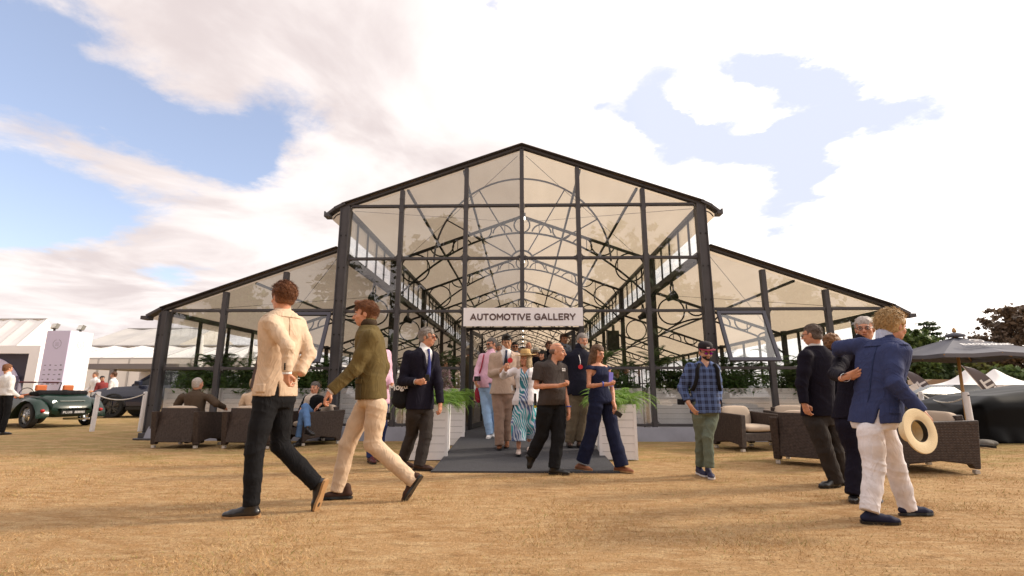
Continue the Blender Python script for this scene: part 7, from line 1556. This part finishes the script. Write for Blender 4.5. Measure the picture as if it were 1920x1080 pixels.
def roadster():
    rl = gnd(50, 803); fwd = Vector((-.93, .36, 0)).normalized(); ang = math.atan2(fwd.y, fwd.x); left = Vector((-fwd.y, fwd.x, 0)); c = rl-left*.70
    e = empty('vintage_roadster', (c.x, c.y, 0), ang, 'open dark green vintage roadster with orange seats and black folded hood', 'car'); mg = mat('green_car_paint', (.004, .022, .014), .28, .4, coat=.25); mo = mat('orange_leather', (.50, .13, .04), .5); mol = mat('olive_gold_wing', (.10, .085, .02), .25, .5, coat=.6)
    # x forward, y left, rear axle at x=0
    S_ = [(-.62, .34, .50, .42), (-.56, .48, .66, .30), (-.40, .56, .80, .28), (-.1, .62, .90, .28), (.3, .62, .90, .28), (.55, .62, .86, .28), (1.3, .60, .80, .28), (1.65, .58, .92, .28), (2.1, .48, .92, .30), (2.9, .36, .84, .32), (3.0, .33, .78, .36)]
    shell('body', [(x, [(w_*.6, z0), (w_, z0+.10), (w_*1.02, (z0+z1)/2), (w_*.95, z1-.04), (w_*.80, z1)]) for x, w_, z1, z0 in S_], mg, e)
    # rear louvres
    for k in range(5): mb = MB(); M = Matrix.Translation((-.585+.012*k*1.4, 0, .47+.062*k)) @ Matrix.Rotation(R(22), 4, 'Y'); mb.box(-.012, .012, -.30, .30, -.010, .010, M=M); mb.build('boot_rib', mg, e)
    mb = MB(); mb.box(-.66, -.64, -.30, .30, .36, .47); mb.build('number_plate', M_BLK, e); tm, _ = block_text('PLUS', .062, .014, mat('plate_silver', (.6, .6, .6), .4), .002, .3); inst('lettering', tm, e, (-.663, .15, .415), (R(90), 0, R(-90)))
    mb = MB(); 
    for k in range(7): mb.box(-.664, -.662, -.02-.036*k-.026, -.02-.036*k, .385, .445)
    mb.build('plate_lettering', MATS['plate_silver'], e)['kind'] = 'stuff'
    # cockpit
    mb = MB(); mb.box(.25, 1.35, -.50, .50, .45, .905); mb.build('cockpit_well', M_BLK, e, bevel=.02); F = Field(V(-.25, -.72, .72), V(.4, .72, 1.12), .02); F.chain([V(.28, -.60, .92), V(.02, -.54, .93), V(-.08, 0, .94), V(.02, .54, .93), V(.28, .60, .92)], [.06, .085, .09, .085, .06], .03); wrinkle(F, .010, 18, 3); sdf_obj('folded_hood', F, MATS['black_canvas'], e, V(0, 0, 0))
    for s_ in (-1, 1):
        for nm, bx in (('seat', (.42, .56, .14, .52, .5, .98)), ('headrest', (.42, .52, .20, .46, 1.0, 1.17))): mb = MB(); mb.box(bx[0], bx[1], min(s_*bx[2], s_*bx[3]), max(s_*bx[2], s_*bx[3]), bx[4], bx[5]); mb.build(nm, mo, e, bevel=.03)
        mb = MB(); mb.tube([(.25, s_*.60, .93), (.7, s_*.62, .88), (1.0, s_*.62, .80), (1.35, s_*.60, .92)], .022, 8); mb.build('door_trim', mo, e)
        # wings
        w0, w1 = (.60, .84); arc = [(-.62, .34), (-.56, .52), (-.40, .68), (-.20, .77), (.02, .80), (.22, .76), (.42, .64), (.60, .46), (.75, .30)]; mb = MB(); n = len(arc); vs = []
        for k, (x, z) in enumerate(arc):
            for y, dz in ((w0-.05, .0), (w0+.06, .025), (w1-.04, .0), (w1, -.06), (w1-.02, -.07), (w0, -.06)): vs.append((x, s_*y, z+dz))
        mb.add(vs, [(k*6+j, k*6+(j+1) % 6, (k+1)*6+(j+1) % 6, (k+1)*6+j) for k in range(n-1) for j in range(6)]+[(0, 1, 2, 3, 4, 5), tuple((n-1)*6+j for j in range(5, -1, -1))]); mb.build('rear_wing', mg, e, smooth=True, auto=50)
        mb = MB(); mb.box(.7, 2.0, min(s_*.58, s_*.82), max(s_*.58, s_*.82), .26, .30); mb.build('running_board', mg, e)
        arc = [(1.75, .30), (1.9, .50), (2.1, .70), (2.35, .80), (2.6, .78), (2.8, .66), (2.92, .48)]; mb = MB(); vs = []; n = len(arc)
        for k, (x, z) in enumerate(arc):
            for y, dz in ((.40, .0), (.62, .03), (.80, .0), (.82, -.06), (.6, -.05), (.4, -.06)): vs.append((x, s_*y, z+dz))
        mb.add(vs, [(k*6+j, k*6+(j+1) % 6, (k+1)*6+(j+1) % 6, (k+1)*6+j) for k in range(n-1) for j in range(6)]+[(0, 1, 2, 3, 4, 5), tuple((n-1)*6+j for j in range(5, -1, -1))]); mb.build('front_wing', mg, e, smooth=True, auto=50)
        mb = MB(); mb.lathe([(0, .045), (.04, .035), (.045, 0), (.045, -.05)], 14, (-.60, s_*.70, .47), M=Matrix.Rotation(R(-90), 3, 'Y')); mb.build('tail_light', mat('red_lens', (.5, .01, .01), .2, coat=.5), e, smooth=True)
        wheel(e, (0, s_*.70, .34), .34, .17, 'wire', side=s_); wheel(e, (2.45, s_*.66, .34), .34, .17, 'wire', side=s_)
    mb = MB(); mb.lathe([(0, .01), (.05, .008), (.05, 0)], 14, (-.50, .42, .70), M=Matrix.Rotation(R(-70), 3, 'Y')); mb.build('fuel_cap', mchr, e)
    # windscreen
    mb = MB(); M = Matrix.Translation((1.45, 0, .90)) @ Matrix.Rotation(R(-22), 4, 'Y')
    for a, b in (((0, -.56, 0), (0, .56, 0)), ((0, -.56, .38), (0, .56, .38)), ((0, -.56, 0), (0, -.56, .38)), ((0, .56, 0), (0, .56, .38))): mb.tube([M @ Vector(a), M @ Vector(b)], .014, 6)
    mb.build('windscreen_frame', M_BLK, e); mb = MB(); mb.box(-.003, .003, -.55, .55, .01, .37, M=M); mb.build('windscreen', mglc, e); 
    for s_ in (-1, 1): mb = MB(); mb.box(-.01, .01, s_*.28-.2, s_*.28+.2, .36, .40, M=M); mb.build('sun_visor', mat('dark_red_visor', (.12, .02, .03), .5), e)
    mb = MB(); pts = [Vector((1.18, .32+.17*math.cos(a), .92+.17*math.sin(a))) for a in np.linspace(0, 6.28, 16, endpoint=False)]; mb.tube(pts, .012, 6, closed=True); mb.build('steering_wheel', M_BLK, e); mb = MB(); mb.tube([(-.55, -.5, .28), (-.62, -.5, .26)], .03, 8); mb.tube([(-.2, 0, .22), (-.62, -.45, .22)], .03, 8); mb.build('exhaust', mchr, e)
roadster()
def suv():
    g = gnd(222, 779); e = empty('dark_blue_suv', (g.x+1.1, g.y-1.0, 0), R(180+8), 'dark blue off road estate car standing behind the left corner of the gallery', 'car'); mp = mat('dark_blue_car_paint', (.018, .022, .045), .25, .5, coat=.7); L = 4.9
    # x forward (front), front axle x=0
    S_ = [(.86, .70, .95, .45), (.80, .84, 1.02, .35), (.4, .93, 1.12, .32), (-.5, .95, 1.18, .32), (-.62, .96, 1.22, .32), (-2.9, .96, 1.24, .32), (-3.7, .95, 1.20, .34), (-3.95, .86, 1.10, .42)]
    shell('body', [(x, [(w_*.7, z0), (w_, z0+.12), (w_*1.01, z0+.45), (w_*.97, z1-.10), (w_*.88, z1)]) for x, w_, z1, z0 in S_], mp, e)
    shell('cabin', [(x, [(w_*.9, z0), (w_, z0+.02), (w_*.86, z1-.06), (w_*.78, z1)]) for x, w_, z1, z0 in ((-.55, .86, 1.22, 1.15), (-1.25, .86, 1.70, 1.15), (-1.6, .86, 1.80, 1.15), (-3.2, .86, 1.80, 1.15), (-3.75, .84, 1.66, 1.15), (-3.9, .82, 1.2, 1.12))], mat('tinted_glass', (.015, .017, .02), .15, .35), e)
    mb = MB(); mb.box(-3.6, -1.5, -.68, .68, 1.795, 1.83); mb.build('roof_panel', mp, e, bevel=.02)
    for s_ in (-1, 1):
        mb = MB(); mb.bar((-.55, s_*.84, 1.2), (-1.35, s_*.70, 1.78), .07, .07)
        for x in (-2.0, -3.0, -3.7): mb.bar((x, s_*.865, 1.2), (x-.05, s_*.72, 1.78), .08, .05)
        mb.build('pillar', mp, e)
        mb = MB(); arc = [(.44*math.cos(a), .42+.46*math.sin(a)) for a in np.linspace(0, math.pi, 12)]
        for x0 in (0, -2.9): mb = MB(); mb.tube([(x0+x, s_*.955, z) for x, z in arc], .035, 6); mb.build('arch_trim', M_BLK, e)
        mb = MB(); mb.box(-2.4, -.5, min(s_*.93, s_*.98), max(s_*.93, s_*.98), .30, .42); mb.build('sill', M_BLK, e); mb = MB(); mb.box(-.95, -.75, min(s_*.9, s_*1.12), max(s_*.9, s_*1.12), 1.2, 1.38); mb.build('door_mirror', mp, e, bevel=.03)
        mb = MB(); mb.box(.68, .86, min(s_*.5, s_*.84), max(s_*.5, s_*.84), .80, .95); mb.build('headlight', mat('headlight_glass', (.6, .62, .65), .1, coat=.6), e, bevel=.02)
        for x0 in (0, -2.9): mb = MB(); mb.lathe([(0, -.25), (.44, -.25), (.44, -.13), (0, -.12)], 20, (x0, s_*.955, .42), M=Matrix.Rotation(R(-90*s_), 3, 'X')); mb.build('wheel_well', M_BLK, e); wheel(e, (x0, s_*.86, .40), .40, .25, 'alloy', side=s_)
    mb = MB(); mb.box(.80, .885, -.55, .55, .55, .92); mb.build('grille', M_BLK, e, bevel=.02)
suv()
def covered_car():
    g = gnd(1860, 831); e = empty('covered_car', (10.9, 11.3, 0), R(-4), 'low sports car under a glossy black fitted cover behind the rope', 'car'); a0 = X(1738, 11.3)-10.9
    F = Field(V(a0-.1, -1.2, -.05), V(a0+5.4, 1.3, 1.35), .035); q = (slice(None),)*3; Xg, Yg, Zg = F.grid(q)
    prof = np.array([(0, .42), (.35, .72), (.8, .90), (1.6, 1.02), (2.3, 1.14), (3.0, 1.13), (4.0, .98), (4.7, .80), (5.1, .5)]); top = np.interp(Xg-a0, prof[:, 0], prof[:, 1]); end = np.minimum(Xg-a0+.05, 5.2-(Xg-a0)); half = .95*np.clip(end/.5, .0, 1)**.45+.05-.28*np.clip((Zg-.65)/.5, 0, 1)**1.5; half = half+.05*np.clip((.3-Zg)/.3, 0, 1)*(1+.6*np.sin(Xg*7)+.4*np.sin(Xg*17+2))
    d1 = np.abs(Yg)-half; d2 = (Zg-top)*.85; kk = .22; hh = np.clip(.5+.5*(d1-d2)/kk, 0, 1); d = d2+(d1-d2)*hh+kk*hh*(1-hh); F.D = np.maximum(d, -Zg-.01).astype(np.float32); F.D = np.maximum(F.D, -end+0*Yg+0*Zg).astype(np.float32); wrinkle(F, .012, 4.5, 3)
    m = mat('black_stretch_cover', (.005, .005, .006), .5, .10); sdf_obj('fitted_cover', F, m, e, V(0, 0, 0))
    mb = MB(); mb.box(a0+.2, a0+4.9, -1.02, -.99, .0, .03); mb.build('cover_hem', M_BLK, e)
covered_car()
def small_dark_car(px, Y, rz, label, paint, top, soft=True):
    b = at(px, 733, Y); e = empty('parked_car', (b.x, Y, 0), R(rz), label, 'car'); mp = mat(*paint)
    shell('body', [(x, [(w_*.7, z0), (w_, z0+.1), (w_, z0+.35), (w_*.9, z1)]) for x, w_, z1, z0 in ((2.0, .6, .62, .3), (1.8, .78, .74, .25), (.8, .86, .86, .22), (-.6, .88, .90, .22), (-1.7, .86, .92, .25), (-2.1, .74, .80, .35))], mp, e)
    shell('cabin', [(x, [(w_, .86), (w_*.95, .88), (w_*.8, z1)]) for x, w_, z1 in ((.75, .72, .88), (.15, .74, top), (-.9, .74, top), (-1.6, .70, .92))], M_BLK if soft else MATS['tinted_glass'], e)
    for s_ in (-1, 1):
        for x in (1.35, -1.3): wheel(e, (x, s_*.78, .32), .32, .2, 'alloy', side=s_)
small_dark_car(1745, 17, 20, 'black convertible with folded roof behind the covered car', ('black_car_paint', (.008, .008, .009), .45, .12), 1.12)
small_dark_car(1800, 22, 10, 'dark red car beyond the parasol pole', ('red_car_paint', (.25, .015, .02), .25, .5), 1.25, False)
small_dark_car(1716, 26, 0, 'pale silver car glimpsed left of the feather flag', ('silver_car_paint', (.5, .5, .52), .25, .5), 1.3, False)
# ------------------------------------------------------------------ parasol at the right
def parasol():
    b = gnd(1820, 836); t = at(1790, 627, b.y+.3); e = empty('parasol', (b.x, b.y, 0), 0, 'open slate grey square parasol with wooden pole and white lettering', 'parasol'); T = t-Vector((b.x, b.y, 0)); md = mat('slate_parasol_cloth', (.14, .143, .17), .75, .2, noise=.1, nscale=3)
    h1 = at(1800, 664, b.y).z-.0; mb = MB(); mb.tube([(0, 0, 0), (T.x, T.y, T.z)], .028, 10); mb.build('pole', mat('varnished_wood', (.55, .33, .14), .45, col2=(.40, .23, .09), nscale=20, stretch=(6, 6, .5)), e, smooth=True)
    cs = []; W = 1.42; an = R(-138)
    for k in range(8):
        a = an+k*math.pi/4; r = W if k % 2 == 0 else W*.7071*.985; cs.append(Vector((T.x+math.cos(a)*r, T.y+math.sin(a)*r, h1-.03+(.03 if k % 2 else 0))))
    ap = Vector((T.x, T.y, T.z-.05)); tilt = Vector((0, 0, 0))
    for k in range(8):
        a, c = cs[k], cs[(k+1) % 8]; mb = MB(); n = 5; vs = []
        for i in range(n+1):
            f = i/n; p, q = ap.lerp(a, f), ap.lerp(c, f); vs += [p, (p+q)/2-Vector((0, 0, .05*f*(1-f)*2+.02*f)), q]
        fs = [(3*i+j, 3*i+3+j, 3*i+4+j, 3*i+1+j) for i in range(n) for j in range(2)]; mb.add(vs, fs); mb.build('canopy_panel', md, e, smooth=True)
        mb = MB(); mb.tube([ap-Vector((0, 0, .03)), a-Vector((0, 0, .025))], .012, 5); mb.build('rib', MATS['varnished_wood'], e)
        mb = MB(); m_ = a.lerp(c, .5)-Vector((0, 0, .02)); mb.add([a, m_, m_-Vector((0, 0, .07)), a-Vector((0, 0, .07))], [(0, 1, 2, 3)]); mb.add([m_, c, c-Vector((0, 0, .07)), m_-Vector((0, 0, .07))], [(0, 1, 2, 3)]); mb.build('valance', md, e)
    mb = MB(); mb.lathe([(.17, -.03), (.15, .02), (.05, .05), (.0, .06)], 16, ap+Vector((0, 0, .03))); mb.build('vent_cap', md, e, smooth=True); mb = MB(); mb.lathe([(.03, 0), (.04, .03), (.02, .08), (0, .1)], 10, ap+Vector((0, 0, .09))); mb.build('finial', MATS['varnished_wood'], e)
    # lettering on the panels facing the camera
    a, c = cs[0], cs[2]
    if a.x > c.x: a, c = c, a
    mid = (a+c)/2; ux = (c-a).normalized(); up_ = (ap-mid).normalized(); nrm = ux.cross(up_).normalized()
    if nrm.y > 0: nrm = -nrm
    mw = mat('white_print', (.75, .74, .74), .6); tm, _ = block_text('ELECTRASONIC', .115, .026, mw, .001, .25); o = inst('lettering', tm, e); M = Matrix((ux, up_, nrm)).transposed().to_4x4(); M.translation = mid+up_*.36+nrm*.06; o.matrix_local = M @ Matrix.Diagonal((.72, 1, 1, 1))
    mb = MB(); pts = [(.11*math.cos(t_), .08*math.sin(t_), 0) for t_ in np.linspace(0, 6.28, 24, endpoint=False)]; mb.tube(pts, .012, 4, closed=True); mb.tube([(-.05, -.01, 0), (.05, .02, 0)], .014, 5); o = mb.build('logo', mw, e); M = M.copy(); M.translation = mid+up_*.58+nrm*.06; o.matrix_local = M
    d = empty('sand_bags', (b.x, b.y, 0), 0, 'grey sand bags on a black cross foot under the parasol', 'sand bag'); mb = MB(); mb.bar((-.55, 0, .03), (.55, .1, .03), .05, .04); mb.bar((0, -.5, .03), (.05, .5, .03), .05, .04); mb.build('cross_foot', M_BLK, d); F = Field(V(-.5, -.3, -.02), V(.6, .35, .2), .02)
    for c_ in ((-.25, .05, .05), (.2, -.02, .05), (.4, .12, .04)): F.ell(c_, (.2, .13, .07), None, .03)
    wrinkle(F, .008, 18, 2); sdf_obj('sand_bag', F, mat('grey_bag_cloth', (.14, .13, .12), .9), d, V(0, 0, 0))
parasol()
def feather_flag(px, Y, ytop, label, hw=.5):
    b = at(px, 733, Y); t = at(px-20, ytop, Y).z; e = empty('feather_flag', (b.x, Y, 0), R(-8), label, 'flag'); h0 = .35; lean = .62
    def cx(z): return .15-lean*(z-h0)**1.25*.75
    mb = MB(); mb.tube([(.25, 0, 0)]+[(cx(z)-hw*.5, 0, z) for z in np.linspace(h0, t, 8)], .015, 6); mb.build('pole', M_WH, e)
    vs = []; n = 14
    for i in range(n+1):
        f = i/n; z = h0+(t-h0)*f; w_ = hw*(1 if f < .62 else math.sqrt(max(0, 1-((f-.62)/.38)**2))); xl = cx(z)-hw*.5; vs += [(xl, .02*math.sin(6*f), z), (xl+w_*.5, .05*math.sin(5*f), z), (xl+w_, .03*math.sin(7*f), z)]
    mb = MB(); mb.add(vs, [(3*i+j, 3*i+1+j, 3*i+4+j, 3*i+3+j) for i in range(n) for j in range(2)]); mb.build('banner', mat('brown_grey_banner', (.14, .12, .13), .5), e, smooth=True)
    tm, w0 = block_text('BEIT', hw*.62, hw*.14, MATS['white_print'], .003, .2); zc = h0+(t-h0)*.42; an = math.atan2(1, -(cx(zc+.1)-cx(zc))/.1); inst('lettering', tm, e, (cx(zc), -.10, zc), (R(90), -(math.pi-an), 0))
feather_flag(1742, 24, 693, 'left brown feather flag with white letters beside the man in the blue blazer', .6); feather_flag(1866, 21, 685, 'right brown feather flag with white letters behind the parasol pole', .6)
def pagoda(px, Y, ytop, wpx, label):
    b = at(px, 733, Y); t = at(px, ytop, Y).z; w_ = wpx*Y/FPX/2; ze = at(px, 722, Y).z; e = empty('pagoda_tent', (b.x, Y, 0), R(8), label, 'tent'); mb = MB(); n = 10; vs = []
    for i in range(n+1):
        f = i/n; r = .03+w_*f**.55*(.25+.75*f); z = t+(ze-t)*(1-(1-f)**1.9); 
        for sx, sy in ((-1, -1), (0, -1), (1, -1), (1, 0), (1, 1), (0, 1), (-1, 1), (-1, 0)): q = .88 if sx*sy == 0 else 1; vs.append((sx*r*q, sy*r*q, z))
    mb.add(vs, [(8*i+j, 8*i+(j+1) % 8, 8*(i+1)+(j+1) % 8, 8*(i+1)+j) for i in range(n) for j in range(8)]); mb.build('roof', mtent, e, smooth=True); mb = MB()
    for s_ in (-1, 1): mb.box(-w_, w_, s_*w_-.02, s_*w_+.02, ze-.35, ze); mb.box(s_*w_-.02, s_*w_+.02, -w_, w_, ze-.349, ze-.001)
    mb.build('valance', mtent, e)
    for sx in (-1, 1):
        for sy in (-1, 1): mb = MB(); mb.box(sx*w_*.97-.05, sx*w_*.97+.05, sy*w_*.97-.05, sy*w_*.97+.05, 0, ze-.3); mb.build('leg', malu, e)
pagoda(1817, 40, 694, 90, 'white peaked pagoda tent left of the right feather flag'); pagoda(1872, 40, 692, 105, 'white peaked pagoda tent right of the right feather flag')
# low brown building and small things between the flags
mb = MB(); k = 50/FPX; b = at(1790, 733, 50); mb.box(-60*k, 60*k, 0, 4, 0, 1.6); e = empty('low_pavilion', (b.x, 50, 0), 0, 'low cream pavilion roof between the two feather flags', 'pavilion'); mb.build('walls', mat('cream_wall', (.45, .36, .26), .8), e); mb = MB(); mb.ext([(-64*k, 1.6), (64*k, 1.6), (50*k, 2.05), (-40*k, 2.1)], 'y', -.3, 4.3); mb.build('roof', mat('brown_roof', (.25, .17, .11), .8), e)
e = empty('leaflet', at(1712, 727, 9.5), 0, 'white leaflet sticking up behind the back of the blue blazer', 'leaflet'); mb = MB(); mb.box(-.10, .10, -.003, .003, -.05, .05, M=Matrix.Rotation(R(-22), 4, 'Y')); mb.build('sheet', M_WH, e, bevel=.001)
